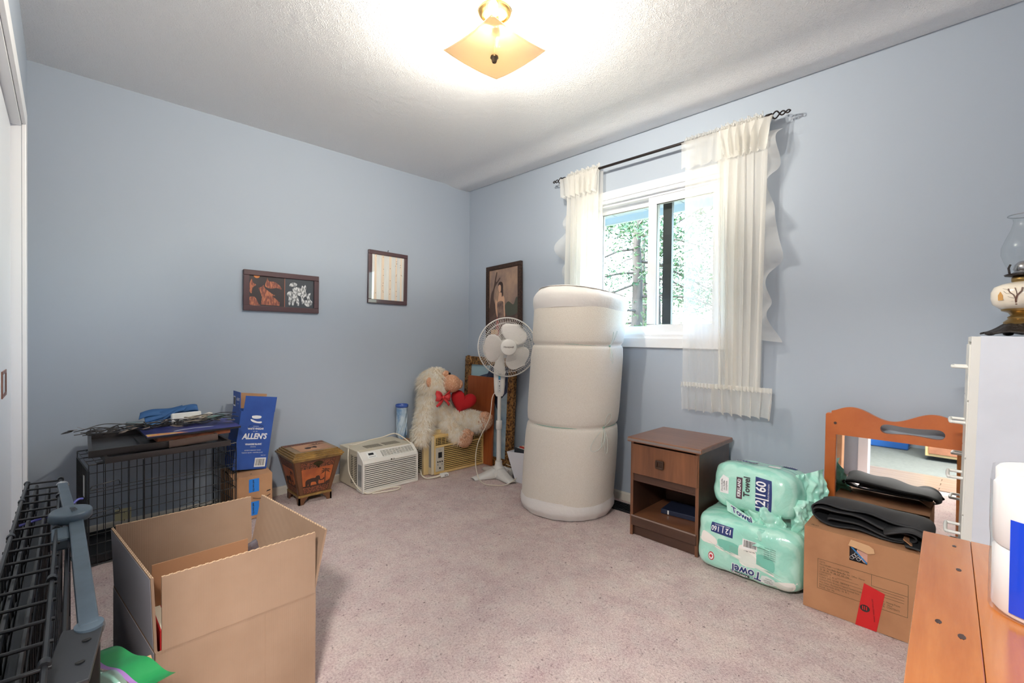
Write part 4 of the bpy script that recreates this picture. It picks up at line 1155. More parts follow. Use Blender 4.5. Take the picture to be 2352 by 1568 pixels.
# top vents and side label
for x0_ in (.10, .245):
    G().bb(x0_, x0_ + .125, .135, .215, H_, H_ + .0006).obj('vent_recess', M_DARK, ac)
    me = slat_piece(.003, .084, .002, M_ACT)
    for k in range(11):
        piece('vent_bar', me, ac, (x0_ + .006 + k * .0113, .175, H_ + .0012))
G().bb(.02, .12, .10, .128, H_, H_ + .003).obj('top_rib', M_ACT, ac, bevel=.001)
sd = frame_axes((-.0004, .078, .0), (0, -1, 0), (0, 0, 1), (-1, 0, 0))
lb = G().prism([(.006, .040), (.058, .040), (.058, .190), (.006, .190)], 0, .0005, sd).obj('rating_label', M_GREYL, ac)
for k in range(4):
    text('||| |I|||| II|| |I||', .009, frame_axes((-.001, .066 - k * .013, .115), (0, 0, 1), (0, 1, 0), (-1, 0, 0)), M_INK, lb, sx=1.2)
cord = [(.06, .30, H_ + .005), (.02, .26, H_ + .012), (.04, .20, H_ + .025), (.12, .16, H_ + .050), (.24, .17, H_ + .055), (.33, .16, H_ + .070), (.38, .12, H_ + .040), (.41, .08, H_ + .005), (.425, .06, H_ - .02)]
G().tube(curve_pts(cord, 8), .0042, 8).obj('power_cord', M_CORD, ac, smooth=True)
cord = [(.02, .26, H_ + .010), (-.008, .21, H_ - .03), (-.016, .19, .17), (-.014, .17, .10), (-.006, .06, .03), (.02, -.016, .006), (.10, -.020, .006), (.20, -.022, .007), (.255, -.055, .006), (.20, -.085, .006), (.10, -.060, .006), (.045, -.045, .006)]
G().tube(curve_pts(cord, 8), .0042, 8).obj('power_cord', M_CORD, ac, smooth=True)

ac2 = thing('window_air_conditioner', 'larger yellowed window air conditioner with the plush bear sitting on it', 'air conditioner', (-.690, -.345, .003), (0, 0, -.03))
W2, H2 = .556, .318
G().bb(.010, W2 - .01, .055, .27, .004, H2).obj('cabinet', M_ACT, ac2, bevel=.003)
G().bb(-.002, W2, .030, .055, 0, H2 + .02).obj('mounting_flange', mat('cream flange', srgb(214, 190, 140), .5), ac2, bevel=.003)
G().bb(.0075, .012, .075, .24, .03, .29).obj('side_grille_recess', M_DARK, ac2)
me = slat_piece(.006, .17, .006, M_ACT)
for k in range(17):
    piece('side_louvre', me, ac2, (.008, .158, .035 + k * .0152))
fx0 = .052
G().bb(fx0 - .012, fx0 + .012, -.020, .032, .004, H2 - .012).obj('side_cheek', M_YEL2, ac2, bevel=.006)
G().prism([(.0, .06), (.030, .06), (.030, .27), (.0, .27)], 0, .0006, frame_axes((fx0 - .0126, .02, 0), (0, -1, 0), (0, 0, 1), (-1, 0, 0))).obj('rating_label', M_GREYL, ac2)
fr2 = G()
x0_, x1_ = fx0 + .012, W2
fr2.bb(x0_, x1_, -.020, .03, 0, .022); fr2.bb(x0_, x1_, -.020, .03, H2 - .034, H2 - .010); fr2.bb(x1_ - .014, x1_, -.020, .03, .022, H2 - .034); fr2.bb(x0_, x0_ + .014, -.020, .03, .022, H2 - .034)
fr2.bb(x0_, x1_, -.020, .03, .208, .226); fr2.bb(x0_ + .205, x0_ + .222, -.020, .03, .226, H2 - .034)
fr2.obj('front_bezel', M_YEL, ac2, bevel=.004)
G().bb(x0_ + .01, x1_ - .01, .004, .008, .018, H2 - .03).obj('grille_recess', M_DARK, ac2)
pc = G().bb(x0_ + .010, x0_ + .090, -.021, -.004, .022, .208).obj('control_column', mat('silver control strip', srgb(196, 190, 176), .4), ac2, bevel=.003)
G().bb(x0_ + .034, x0_ + .068, -.0225, -.020, .128, .172).obj('display', M_BLACK, pc)
text('Frigidaire', .008, frame_axes((x0_ + .050, -.0216, .190), (1, 0, 0), (0, 0, 1), (0, -1, 0)), M_INK, pc)
for i in range(3):
    G().lathe([(.006, 0), (.006, .002)], 14, (x0_ + .030 + .020 * i, -.021, .098), Rx(PI / 2)).obj('button', M_BLACK, pc)
for i in range(2):
    G().lathe([(.006, 0), (.006, .002)], 14, (x0_ + .030 + .040 * i, -.021, .076), Rx(PI / 2)).obj('button', M_GREYL, pc)
G().lathe([(.007, 0), (.007, .002)], 14, (x0_ + .050, -.021, .048), Rx(PI / 2)).obj('button', M_BLACK, pc)
sw = x1_ - .014 - (x0_ + .092)
me = G().hexa([(-sw / 2, -.005, -.0035), (sw / 2, -.005, -.0035), (sw / 2, .004, -.0030), (-sw / 2, .004, -.0030)], [(-sw / 2, -.005, .0034), (sw / 2, -.005, .0034), (sw / 2, .004, .0038), (-sw / 2, .004, .0038)]).mesh('slat'); me.materials.append(M_YEL)
for k in range(12):
    piece('slat', me, ac2, (x0_ + .092 + sw / 2, -.013, .030 + k * .0152))
for xa, xb in ((x0_ + .014, x0_ + .205), (x0_ + .222, x1_ - .014)):
    me = slat_piece(xb - xa, .008, .0035, M_YEL)
    for k in range(4):
        piece('outlet_slat', me, ac2, ((xa + xb) / 2, -.014, .238 + k * .0125))
    me = slat_piece(.003, .006, .056, M_YEL)
    for k in range(5):
        piece('outlet_vane', me, ac2, (xa + (xb - xa) * (k + .5) / 5, -.008, .256))
cord = [(.02, .04, H2 + .02), (.06, .02, H2 + .030), (.12, .05, H2 + .026), (.30, .02, H2 + .012), (.42, .04, H2 + .020), (.46, .10, H2 + .05), (.43, .16, H2 + .03), (.40, .22, H2 + .01)]
G().tube(curve_pts(cord, 8), .0038, 8).obj('power_cord', M_CORD, ac2, smooth=True)
# its plug lying on the carpet in front
pg = thing('power_plug', 'white plug and cord end lying on the carpet between the air conditioners', 'plug', (-.640, -.435, .004), (0, 0, -.12))
G().tube(curve_pts([(-.105, .085, .05), (-.110, .04, .02), (-.08, .01, .006), (-.03, -.006, .008), (.02, .0, .012)], 8), .0042, 8).obj('cord', M_CORD, pg, smooth=True)
G().tube(curve_pts([(-.108, .090, .03), (-.09, .03, .006), (-.05, .012, .006), (.02, .008, .012)], 8), .0042, 8).obj('cord', M_CORD, pg, smooth=True)
G().bb(.02, .085, -.016, .018, 0, .026).obj('plug_body', M_WHITE, pg, bevel=.005)
for dx in (.050, .064):
    G().bb(dx, dx + .007, -.0168, -.0155, .008, .018).obj('button', M_BLACK, pg)

# ================================================================== plush bear
bear = thing('plush_bear', 'shaggy cream plush bear with a red bow holding a red heart', 'plush toy', (-.47, -.215, .345))
M_FURB = mat('cream plush base', srgb(232, 212, 184), .95)
M_FUR = mat('long cream fur', srgb(254, 248, 236), .8, var=(srgb(244, 226, 196), 26, .4, .7))
M_PAW = mat('tan nubby plush', srgb(206, 150, 116), .95, var=(srgb(232, 190, 160), 120, .5, .65), bump=(160, .9, .006))
def capsule(a, b, ra, rb, n=9):
    a, b = Vector(a), Vector(b)
    return [((a + (b - a) * (k / n)), ra + (rb - ra) * k / n) for k in range(n + 1)]
balls = []
balls += capsule((.0, .03, .06), (-.03, .05, .19), .106, .116)      # torso
balls += capsule((-.03, .05, .19), (-.048, .045, .275), .112, .092)    # shoulders
head = capsule((-.055, .035, .345), (-.030, .010, .372), .108, .100)
balls += head
balls += capsule((-.10, .02, .20), (-.170, -.045, .085), .066, .064)  # arm on the camera's left
balls += capsule((-.170, -.045, .085), (-.228, -.075, -.045), .064, .056)
balls += capsule((.05, .06, .19), (.12, .02, .12), .05, .045)       # far arm resting behind the heart
balls += capsule((.02, -.02, .03), (.045, -.10, .0), .082, .074)  # near leg
balls += capsule((.045, -.10, -.005), (.085, -.150, -.055), .072, .058)
balls += capsule((.06, .0, .04), (.16, -.11, .055), .090, .076)    # far leg
balls += capsule((.16, -.11, .055), (.245, -.205, .045), .074, .060)
g = G()
for c, r in balls:
    g.ball(c, r, n=12, m=8)
body = g.obj('body', M_FURB, bear, smooth=80)
md = body.modifiers.new('one_skin', 'REMESH'); md.mode = 'VOXEL'; md.voxel_size = .012; md.use_smooth_shade = True
# fur: slim tapering locks rooted on the union surface
def fur(parent, balls, count, L, m, seed, skip=None):
    rng = random.Random(seed); g = G(); made = 0; tries = 0
    wsum = [r * r for _, r in balls]
    while made < count and tries < count * 12:
        tries += 1
        c, r = rng.choices(balls, wsum)[0]
        d = Vector((rng.gauss(0, 1), rng.gauss(0, 1), rng.gauss(0, 1))).normalized()
        p = c + d * r
        if any((p - c2).length < r2 * .985 for c2, r2 in balls if c2 is not c):
            continue
        if skip and skip(p):
            continue
        made += 1
        dn = Vector((d.x * .55 + rng.uniform(-.4, .4), d.y * .55 + rng.uniform(-.4, .4), d.z * .40 - .72 + rng.uniform(-.25, .25))).normalized()
        l = L * rng.uniform(.55, 1.25)
        s = d.cross(dn)
        s = (s.normalized() if s.length > 1e-3 else d.orthogonal().normalized()) * .0013
        q = p - d * .004
        m1 = q + (d * .6 + dn * .5).normalized() * l * .5
        e = m1 + dn * l * .6 + Vector((rng.uniform(-.006, .006), rng.uniform(-.006, .006), rng.uniform(-.006, .006)))
        k = len(g.v)
        g.v += [tuple(q - s), tuple(q + s), tuple(m1 + s * .8), tuple(m1 - s * .8), tuple(e)]
        g.f += [(k, k + 1, k + 2, k + 3), (k + 3, k + 2, k + 4)]
    me = bpy.data.meshes.new('fur'); me.from_pydata(g.v, [], g.f)
    o = link('fur', me, m, parent); o['kind'] = 'stuff'
    return o
mz = Vector((.046, -.092, .354))
def no_fur(p):
    return (p - mz).length < .080 or (p - Vector((.0, -.066, .428))).length < .036
fur(bear, balls, 42000, .054, M_FUR, 4, no_fur)
G().ball((.044, -.086, .352), (.086, .078, .074), Ry(.25), 20, 14).obj('muzzle', M_PAW, bear, smooth=True)
G().ball((.098, -.124, .346), (.034, .034, .040), None, 14, 10).obj('snout_tip', M_PAW, bear, smooth=True)
G().ball((.002, -.070, .432), (.034, .024, .026), Ry(-.4), 14, 10).obj('eye_patch', M_PAW, bear, smooth=True)
G().ball((.026, -.092, .434), .0095, None, 12, 8).obj('eye', mat('glossy black bead', srgb(14, 12, 12), .15), bear, smooth=True)
er = G().ball((-.146, -.055, .372), (.034, .018, .040), Rz(.5), 14, 10).obj('ear', M_PAW, bear, smooth=True)
# feet
def foot(c, nrm, r, name='foot'):
    q = Vector(nrm).normalized().to_track_quat('Z', 'Y').to_matrix()
    o = G().ball(c, (r, r * 1.05, r * .62), q, 18, 12).obj(name, M_PAW, bear, smooth=True)
    for tx, ty in ((-.5, .45), (0, .62), (.5, .45), (0, -.25)):
        G().ball(Vector(c) + q @ Vector((tx * r, ty * r, r * .40)), (r * .30, r * .30, r * .20), q, 10, 8).obj('toe_pad', M_PAW, o, smooth=True)
    return o
foot((.110, -.196, -.085), (.05, -.98, -.10), .076)
foot((.272, -.248, .042), (-.25, -.95, .05), .074)
G().ball((-.215, -.062, -.085), (.020, .020, .024), None, 12, 8).obj('paw', M_PAW, bear, smooth=True)
# heart pillow
hp = []
for k in range(40):
    t_ = 2 * PI * k / 40
    hp.append((16 * math.sin(t_) ** 3 / 16.5, (13 * math.cos(t_) - 5 * math.cos(2 * t_) - 2 * math.cos(3 * t_) - math.cos(4 * t_)) / 16.5))
Hm = frame_axes((.150, -.110, .200), Vector((.86, -.50, -.32)).normalized(), Vector((.36, -.06, .86)).normalized(), Vector((-.45, -.85, .1)).normalized())
g = G(); rings = []
nr = 9
for s in range(nr):
    a = -PI / 2 + PI * s / (nr - 1)
    rr = max(.02, math.cos(a)) ** .6
    for x, y in hp:
        g.v.append(tuple(Hm(x * .112 * rr, y * .112 * rr, math.sin(a) * .055)))
for s in range(nr - 1):
    for k in range(40):
        k2 = (k + 1) % 40
        g.f.append((s * 40 + k, s * 40 + k2, (s + 1) * 40 + k2, (s + 1) * 40 + k))
g.f.append(tuple(range(40))); g.f.append(tuple((nr - 1) * 40 + k for k in range(40)))
g.obj('heart_pillow', mat('red velvet', srgb(172, 8, 20), .85), bear, smooth=80)
M_BOW = mat('sheer red ribbon', srgb(208, 54, 58), .6)
bc = Vector((-.050, -.092, .252))
for s in (-1, 1):
    def fn(u, v, s=s):
        x = s * (.008 + .062 * u); w = .012 + .030 * math.sin(PI * min(1, u * .62))
        return bc + Vector((x, -.02 - .018 * math.sin(PI * u) + .006 * math.cos(v * 9), (v - .5) * 2 * w + .016 * u))
    G().grid(fn, 10, 7).obj('bow_loop', M_BOW, bear, smooth=True, solid=.003)
    def ft(u, v, s=s):
        return bc + Vector((s * (.006 + .050 * u) + (v - .5) * .030, -.022 - .010 * math.sin(3 * u), -.010 - .060 * u + .008 * math.cos(v * 8)))
    G().grid(ft, 9, 5).obj('bow_tail', M_BOW, bear, smooth=True, solid=.002)
G().ball(bc + Vector((0, -.024, .0)), (.013, .011, .014), None, 12, 8).obj('bow_knot', M_BOW, bear, smooth=True)

# ================================================================== tumbler behind the bear
tb = thing('tumbler_glass', 'tall blue and white swirled tumbler standing against the wall', 'tumbler', (-.741, -.075, .002))
M_TUM = mat('marbled blue white glass', srgb(196, 212, 224), .25, coat=.4, var=(srgb(118, 156, 196), (16, 16, 9), .42, .62))
bx = thing('low_carton', 'flat carton under the swirled tumbler behind the air conditioner', 'carton', (-.745, -.072, .002))
G().bb(-.06, .05, -.05, .055, 0, .255).obj('carton_body', M_CARD, bx)
tb.location.z = .258
G().lathe([(.030, 0), (.033, .004), (.034, .02), (.037, .12), (.044, .250), (.046, .262)], 32).obj('cup_body', M_TUM, tb, smooth=True)
G().lathe([(.046, .252), (.050, .256), (.051, .270), (.047, .276), (.043, .272), (.043, .255)], 32, cap=False).obj('rim', mat('cobalt rim', srgb(54, 84, 158), .3), tb, smooth=True)
for k in range(7):
    a = k * .9
    G().tube(curve_pts([(.040 * math.cos(a + q * .25), .040 * math.sin(a + q * .25), .03 + .032 * q) for q in range(7)], 4), .004, 6).obj('relief_swirl', M_TUM, tb, smooth=True)

# ================================================================== gilt picture and board leaning in the corner
M_GILT = mat('worn gilt carving', srgb(168, 122, 70), .45, metal=.45, var=(srgb(70, 44, 26), 70, .42, .6), bump=(90, 1.0, .008))
M_SNOW = mat('snowy blue painting', srgb(170, 188, 196), .5, var=(srgb(120, 150, 172), (4, 4, 7), .4, .65))
p, art, M = framed('gilt_picture', 'large gilt framed winter painting leaning in the corner behind the fan', .63, .90, .070, .036, (-.075, -.365, .004), (-.042, .0, -PI / 2), M_GILT, M_SNOW, lip=.012)
blob([(-.23, .50), (-.23, .83), (.23, .83), (.23, .62), (.16, .56), (.12, .46), (.08, .52), (.05, .40), (.0, .44), (-.03, .36), (-.08, .42), (-.14, .38)], M, mat('dark blue fir shapes', srgb(38, 44, 66), .5, var=(srgb(70, 84, 110), 20, .5, .7)), art, 'fir_motif')
blob([(-.23, .70), (-.23, .83), (.02, .83), (-.02, .76), (-.10, .74)], M, mat('pale painted sky', srgb(160, 190, 200), .5), art, 'sky_motif', .0012)
blob([(-.23, .07), (-.23, .40), (-.10, .36), (-.06, .20), (-.12, .07)], M, mat('dark painted cabin', srgb(52, 44, 44), .5, var=(srgb(120, 90, 70), 24, .5, .7)), art, 'cabin_motif', .0012)
for sx_ in (-1, 1):
    for z in (.035, .865):
        G().ball((sx_ * .265, -.040, z), (.045, .014, .045), None, 12, 8).obj('corner_scroll', M_GILT, p, smooth=True)
wb = thing('wood_board', 'plain reddish veneer board leaning in front of the gilt picture', 'board', (-.118, -.308, .004), (-.030, 0, -PI / 2))
G().bb(-.170, .170, -.018, 0, 0, .735).obj('panel', wood('cherry veneer', srgb(146, 72, 36), srgb(176, 96, 52), (30, 30, 2.5), .35, .2), wb, bevel=.001)

# ================================================================== pedestal fan
fan = thing('pedestal_fan', 'white pedestal fan with three blades in a round wire guard', 'fan', (-.262, -.705, .003), (0, 0, 0))
fdir = math.atan2(-3.285 + .705, -2.675 + .262)   # heading towards the camera
M_FAN = mat('white fan plastic', srgb(224, 221, 216), .32)
M_FANB = mat('translucent white blade', srgb(228, 222, 218), .35)
# base: four splayed feet
for k in range(4):
    a = fdir + .50 + k * PI / 2
    c, s = math.cos(a), math.sin(a)
    def fn(u, v, c=c, s=s):
        L_ = .045 + .175 * u
        w = (.058 - .022 * u) * math.cos(PI * (v - .5) * .999)
        wv = (v - .5) * 2 * (.060 - .026 * u)
        h = (.048 * (1 - u) ** 1.6 + .016) * max(0, 1 - (2 * (v - .5)) ** 4)
        if u > .96: h *= .55
        return Vector((c * L_ - s * wv, s * L_ + c * wv, h))
    G().grid(fn, 14, 9).obj('foot', M_FAN, fan, smooth=70, solid=.006)
G().lathe([(.085, .012), (.080, .045), (.050, .062), (.034, .072), (.028, .090), (.026, .115)], 28).obj('base_hub', M_FAN, fan, smooth=True)
G().lathe([(.0185, .10), (.0185, .40)], 20).obj('lower_pole', M_FAN, fan, smooth=True)
G().lathe([(.020, .36), (.024, .365), (.024, .425), (.020, .43)], 20).obj('height_collar', M_FAN, fan, smooth=True)
G().lathe([(.0145, .42), (.0145, .64)], 20).obj('upper_pole', M_FAN, fan, smooth=True)
Rf = Rz(fdir + PI / 2)                        # local -y faces the camera
fR = lambda x, y, z: Rf @ Vector((x, y, z))
sec = [(.026, .618, .022), (.038, .640, .027), (.043, .70, .028), (.046, .80, .030), (.044, .84, .030), (.034, .90, .026), (.028, .955, .022)]
vs = []; nn = 20
for w_, z, d_ in sec:
    for k in range(nn):
        a = 2 * PI * k / nn
        ca, sa = math.cos(a), math.sin(a)
        vs.append(fR(w_ * math.copysign(abs(ca) ** .55, ca), d_ * math.copysign(abs(sa) ** .55, sa) + .006, z))
fs = [(i * nn + k, i * nn + (k + 1) % nn, (i + 1) * nn + (k + 1) % nn, (i + 1) * nn + k) for i in range(len(sec) - 1) for k in range(nn)]
fs += [tuple(reversed(range(nn))), tuple((len(sec) - 1) * nn + k for k in range(nn))]
G().add(vs, fs).obj('control_housing', M_FAN, fan, smooth=True)
cm = lambda u, v, w=0.0: fR(u, -.0255 - w, v)
pl2 = G().prism([(x * .014, .725 + y * .075) for x, y in smooth_poly([(-1, -.85), (-.8, -1), (.8, -1), (1, -.85), (1, .85), (.8, 1), (-.8, 1), (-1, .85)], 2)], 0, .002, cm).obj('control_panel', mat('pale control inlay', srgb(206, 206, 206), .35), fan)
for k in range(4):
    G().prism([(-.008, .748 + k * .009), (.008, .748 + k * .009), (.008, .756 + k * .009), (-.008, .756 + k * .009)], .002, .003, cm).obj('speed_light', mat('blue indicator', srgb(40, 110 + 18 * k, 168), .4), pl2)
for z in (.734, .700, .684, .664):
    G().lathe([(.004, 0), (.004, .003)], 12, cm(0, z, .002), Rf @ Rx(PI / 2)).obj('button', M_BLACK if z > .69 else M_GREYL, pl2)
text('QuietSet', .008, lambda u, v, w=0: cm(u, v + .789, .0022 + w), M_INK, pl2)
# head: motor, guard, blades (axis = local -y, tilted a little)
HC = Vector((0, 0, 0))
tilt = -.02
yawh = .10
Rh = Rz(fdir + PI / 2 + yawh) @ Rx(tilt)
hc0 = Rf @ Vector((.058, -.02, 0)) + Vector((0, 0, 1.000))
hM = lambda x, y, z: hc0 + Rh @ Vector((x, y, z))
Rhx = Rh @ Rx(PI / 2)                         # lathe z axis -> forward (-y)
G().lathe([(.012, .0), (.055, .004), (.062, .03), (.060, .09), (.045, .13), (.020, .145)], 28, hM(0, .045, 0), Rh @ Rx(-PI / 2)).obj('motor_housing', M_FAN, fan, smooth=True)
G().tube([fR(.0, .006, .945), hM(0, .09, -.03)], .022, 14).obj('neck', M_FAN, fan, smooth=True)
G().tube(ring_path(hM(0, -.005, 0), .226, 72, Rhx), .0045, 8, closed=True).obj('guard_ring', M_FAN, fan, smooth=True)
G().tube(ring_path(hM(0, .006, 0), .2255, 72, Rhx), .0045, 8, closed=True).obj('guard_ring', M_FAN, fan, smooth=True)
wg = G()
NW = 96
for k in range(NW):
    a = 2 * PI * k / NW
    pts = []
    for r, y in ((.055, -.078), (.11, -.074), (.165, -.062), (.205, -.040), (.222, -.015), (.225, -.002)):
        tw_ = a + .35 * (1 - r / .225)
        pts.append(hM(r * math.cos(tw_), y, r * math.sin(tw_)))
    wg.tube(pts, .0011, 4)
for r, y in ((.19, -.051), (.115, -.0735)):
    wg.tube(ring_path(hM(0, y, 0), r, 60, Rhx), .0015, 5, closed=True)
o = wg.obj('front_guard_wires', M_FAN, fan, smooth=True); o['kind'] = 'stuff'
wg = G()
for k in range(72):
    a = 2 * PI * k / 72
    pts = [hM(r * math.cos(a - .3 * (1 - r / .225)), y, r * math.sin(a - .3 * (1 - r / .225))) for r, y in ((.065, .058), (.13, .056), (.195, .040), (.222, .018), (.225, .004))]
    wg.tube(pts, .0011, 4)
wg.tube(ring_path(hM(0, .043, 0), .185, 60, Rhx), .0015, 5, closed=True)
o = wg.obj('rear_guard_wires', M_FAN, fan, smooth=True); o['kind'] = 'stuff'
for k in range(3):
    a0 = math.radians((58, 178, -52)[k])
    def fn(u, v, a0=a0):
        r = .040 + .150 * u
        half = (.32 + .55 * math.sin(PI * min(1, .12 + u * .80)) ** .8) * (1 if u < .86 else math.sqrt(max(.0, 1 - ((u - .86) / .14) ** 2)) * .9 + .1)
        a = a0 + (v - .5) * 2 * half + .15 * u
        return hM(r * math.cos(a), -.012 + (v - .5) * .050 * (1 - .3 * u), r * math.sin(a))
    G().grid(fn, 18, 14).obj('blade', M_FANB, fan, smooth=True, solid=.002)
G().lathe([(.060, .0), (.062, .006), (.060, .014), (.050, .019), (.02, .021), (.002, .0215)], 36, hM(0, -.074, 0), Rhx).obj('hub_cap', M_FAN, fan, smooth=True)
G().lathe([(.035, 0), (.036, .02), (.03, .05)], 24, hM(0, -.03, 0), Rhx).obj('blade_hub', M_FANB, fan, smooth=True)
text('Honeywell', .0175, lambda u, v, w=0: hM(u, -.0962 - w, v), mat('red grey print', srgb(96, 84, 84), .5), fan, bold=.0004)
cord = [fR(-.030, .02, .65), fR(-.055, .0, .60), fR(-.075, -.03, .45), fR(-.155, -.06, .28), fR(-.175, -.10, .14), fR(-.15, -.15, .03), fR(-.10, -.235, .010), fR(-.02, -.26, .008), fR(.06, -.24, .008), fR(.13, -.16, .03), fR(.135, -.10, .07), fR(.11, .02, .06), fR(.06, .10, .06)]
G().tube(curve_pts(cord, 8), .0032, 8).obj('power_cord', M_CORD, fan, smooth=True)

# ================================================================== magazine file behind the mattress
mf = thing('magazine_file', 'white tapered file box packed with papers behind the rolled mattress', 'file box', (-.160, -.985, .003), (0, 0, .10))
g = G()
def taper(y0b, y1b, y0t, y1t, xb, xt, h0, h1):
    return [(-xb, y0b, 0), (xb, y0b, 0), (xb, y1b, 0), (-xb, y1b, 0)], [(-xt, y0t, h0), (xt, y0t, h0), (xt, y1t, h1), (-xt, y1t, h1)]
b_, t_ = taper(-.09, .09, -.10, .17, .105, .115, .235, .215)
g.add(b_ + t_, [(0, 3, 2, 1), (0, 1, 5, 4), (1, 2, 6, 5), (2, 3, 7, 6), (3, 0, 4, 7)])
g.obj('file_case', mat('white laminated card', srgb(222, 222, 228), .45), mf, solid=.004)
for k, (c_, h) in enumerate(((srgb(40, 44, 52), .240), (srgb(232, 226, 210), .234), (srgb(190, 60, 50), .238), (srgb(236, 214, 180), .236), (srgb(70, 96, 70), .228), (srgb(220, 220, 216), .232))):
    G().box((-.085 + k * .030, .03, h / 2 + .008), (.012, .19, h - .01), Rx(.07)).obj('folder', mat('folder paper %d' % k, c_, .7), mf)

# ================================================================== rolled mattress
mt = thing('rolled_mattress', 'cream memory foam mattress rolled upright and tied with string', 'mattress', (-.350, -1.445, .004))
M_KNIT = mat('cream knit cover', srgb(214, 206, 192), .85)
t = NT(M_KNIT)
v1 = t.voronoi((380, 380, 380))
t.color(t.ramp(v1, [(.2, srgb(240, 234, 224)), (.7, srgb(226, 218, 205))]))
t.bump(v1, .35, .002)
M_SHEET = mat('white fitted sheet', srgb(236, 232, 228), .75, bump=(28, .25, .01))
MR, MH = .292, 1.335
LEAN = Vector((.040, -.066, 0))
def m_axis(z):
    return LEAN * (z / MH) + Vector((0, 0, z))
def m_prof(z):
    r = MR
    for zs in (.545, 1.035):
        r -= .012 * math.exp(-((z - zs) / .010) ** 2) + .006 * math.exp(-((z - zs) / .05) ** 2)
    r += .004 * math.sin(PI * min(1, max(0, (z - .05) / .5)))
    return r
def fn(u, v):
    a = 2 * PI * v
    z = .085 + (1.262 - .085) * u
    r = m_prof(z) * (1 + .006 * math.sin(3 * a + 1.0) + .004 * math.sin(5 * a))
    return m_axis(z) + Vector((r * math.cos(a), r * math.sin(a), 0))
G().grid(fn, 130, 72, cv=True).obj('foam_roll', M_KNIT, mt, smooth=80)
def band(z0, z1, grow, seed, top):
    def f(u, v):
        a = 2 * PI * v
        z = z0 + (z1 - z0) * u
        r = MR + grow * math.sin(PI * min(1, u * 1.05)) + .004 * math.sin(17 * a + 2 * math.sin(a * 3)) * (1 - u if not top else u) * .6
        if top: r -= .075 * max(0, u - .62) ** 1.5 * 2
        else: r -= .03 * max(0, .35 - u)
        zz = z + (.010 * math.sin(2 * a + 1) if top else 0) + (.020 * math.sin(a - .8) * u if top else 0)
        return m_axis(zz) + Vector((r * math.cos(a), r * math.sin(a), 0))
    return f
G().grid(band(.0, .100, .008, 1, False), 12, 96, cv=True).obj('bottom_sheet', M_SHEET, mt, smooth=80)
G().grid(band(1.250, 1.372, .010, 2, True), 16, 120, cv=True).obj('top_sheet', M_SHEET, mt, smooth=80)
def cap(u, v):
    a = 2 * PI * v
    r = (MR - .022) * (1 - u) + .002
    z = 1.368 + .010 * math.sin(2 * a + 1) * (1 - u) + .020 * math.sin(a - .8) * (1 - u) + .012 * math.sin(16 * u) * math.sin(5 * a + 6 * u) * .5 - .01 * u
    return m_axis(z) + Vector((r * math.cos(a), r * math.sin(a), 0))
G().grid(cap, 14, 96, cv=True).obj('top_cover', M_SHEET, mt, smooth=80)
M_STR = mat('pale green twine', srgb(150, 190, 172), .6)
M_STR2 = mat('clear nylon line', srgb(206, 214, 206), .4)
for zs, dz in ((.545, .0), (1.035, .016)):
    pts = []
    for k in range(60):
        a = 2 * PI * k / 60
        z = zs + dz * math.sin(a - .9)
        pts.append(m_axis(z) + Vector(((m_prof(zs) + .001) * math.cos(a), (m_prof(zs) + .001) * math.sin(a), 0)))
    G().tube(pts, .0024, 6, closed=True).obj('tie_string', M_STR, mt, smooth=True)
def on_roll(a, z, off=.003):
    r = m_prof(z) + off
    return m_axis(z) + Vector((r * math.cos(a), r * math.sin(a), 0))
va0 = math.atan2(-3.285 + 1.425, -2.675 + .325)      # angle facing the camera
kn = va0 + .72
for zc, loops in ((1.03, ((.00, .085, .010), (-.02, -.085, .022), (.03, -.10, .03), (.10, .09, .03))), (.545, ((.06, .085, .10), (-.10, -.11, .03), (-.28, -.13, .12), (.02, -.15, .05)))):
    for da, dz, wd in loops:
        pts = [on_roll(kn, zc, .006)]
        for q in range(1, 8):
            t_ = q / 8
            pts.append(on_roll(kn + da * math.sin(PI * t_ * .9) + wd * math.sin(2 * PI * t_) * .8, zc + dz * math.sin(PI * t_), .008 + .006 * math.sin(PI * t_)))
        pts.append(on_roll(kn + .01, zc, .006))
        G().tube(curve_pts(pts, 5), .0013, 5).obj('string_loop', M_STR2, mt, smooth=True)
    G().ball(on_roll(kn, zc, .006), .006, None, 10, 6).obj('string_knot', M_STR, mt, smooth=True)
# ================================================================== nightstand
ns = thing('nightstand', 'walnut veneer nightstand with one drawer and an open shelf', 'nightstand', (-.455, -2.345, .002))
M_WAL = wood('walnut veneer', srgb(92, 58, 40), srgb(132, 86, 58), (40, 40, 3), .35, .25)
M_WALT = wood('walnut veneer top', srgb(104, 66, 46), srgb(142, 94, 66), (30, 2.5, 30), .3, .3)
M_WALD = wood('dark walnut', srgb(58, 38, 30), srgb(84, 56, 42), (30, 3, 30), .4, .2)
NW_, ND_, NH_ = .378, .405, .540          # local: x depth (0 front), y width, z up
G().bb(.014, ND_, 0, .016, 0, .512).obj('side_panel', M_WALD, ns, bevel=.001)
G().bb(.014, ND_, NW_ - .016, NW_, 0, .512).obj('side_panel', M_WALD, ns, bevel=.001)
G().bb(.012, .016, 0, .016, 0, .512).obj('side_edge', M_WAL, ns); G().bb(.012, .016, NW_ - .016, NW_, 0, .512).obj('side_edge', M_WAL, ns)
G().bb(-.008, ND_ + .004, -.018, NW_ + .014, .514, NH_).obj('top_board', M_WALT, ns, bevel=.006, seg=3)
G().bb(-.010, -.006, -.016, NW_ + .012, .521, .533).obj('top_edge_strip', mat('silver grey edge strip', srgb(150, 142, 138), .3, metal=.5), ns, bevel=.001)
G().bb(ND_ - .010, ND_, .016, NW_ - .016, .05, .512).obj('back_panel', M_WALD, ns)
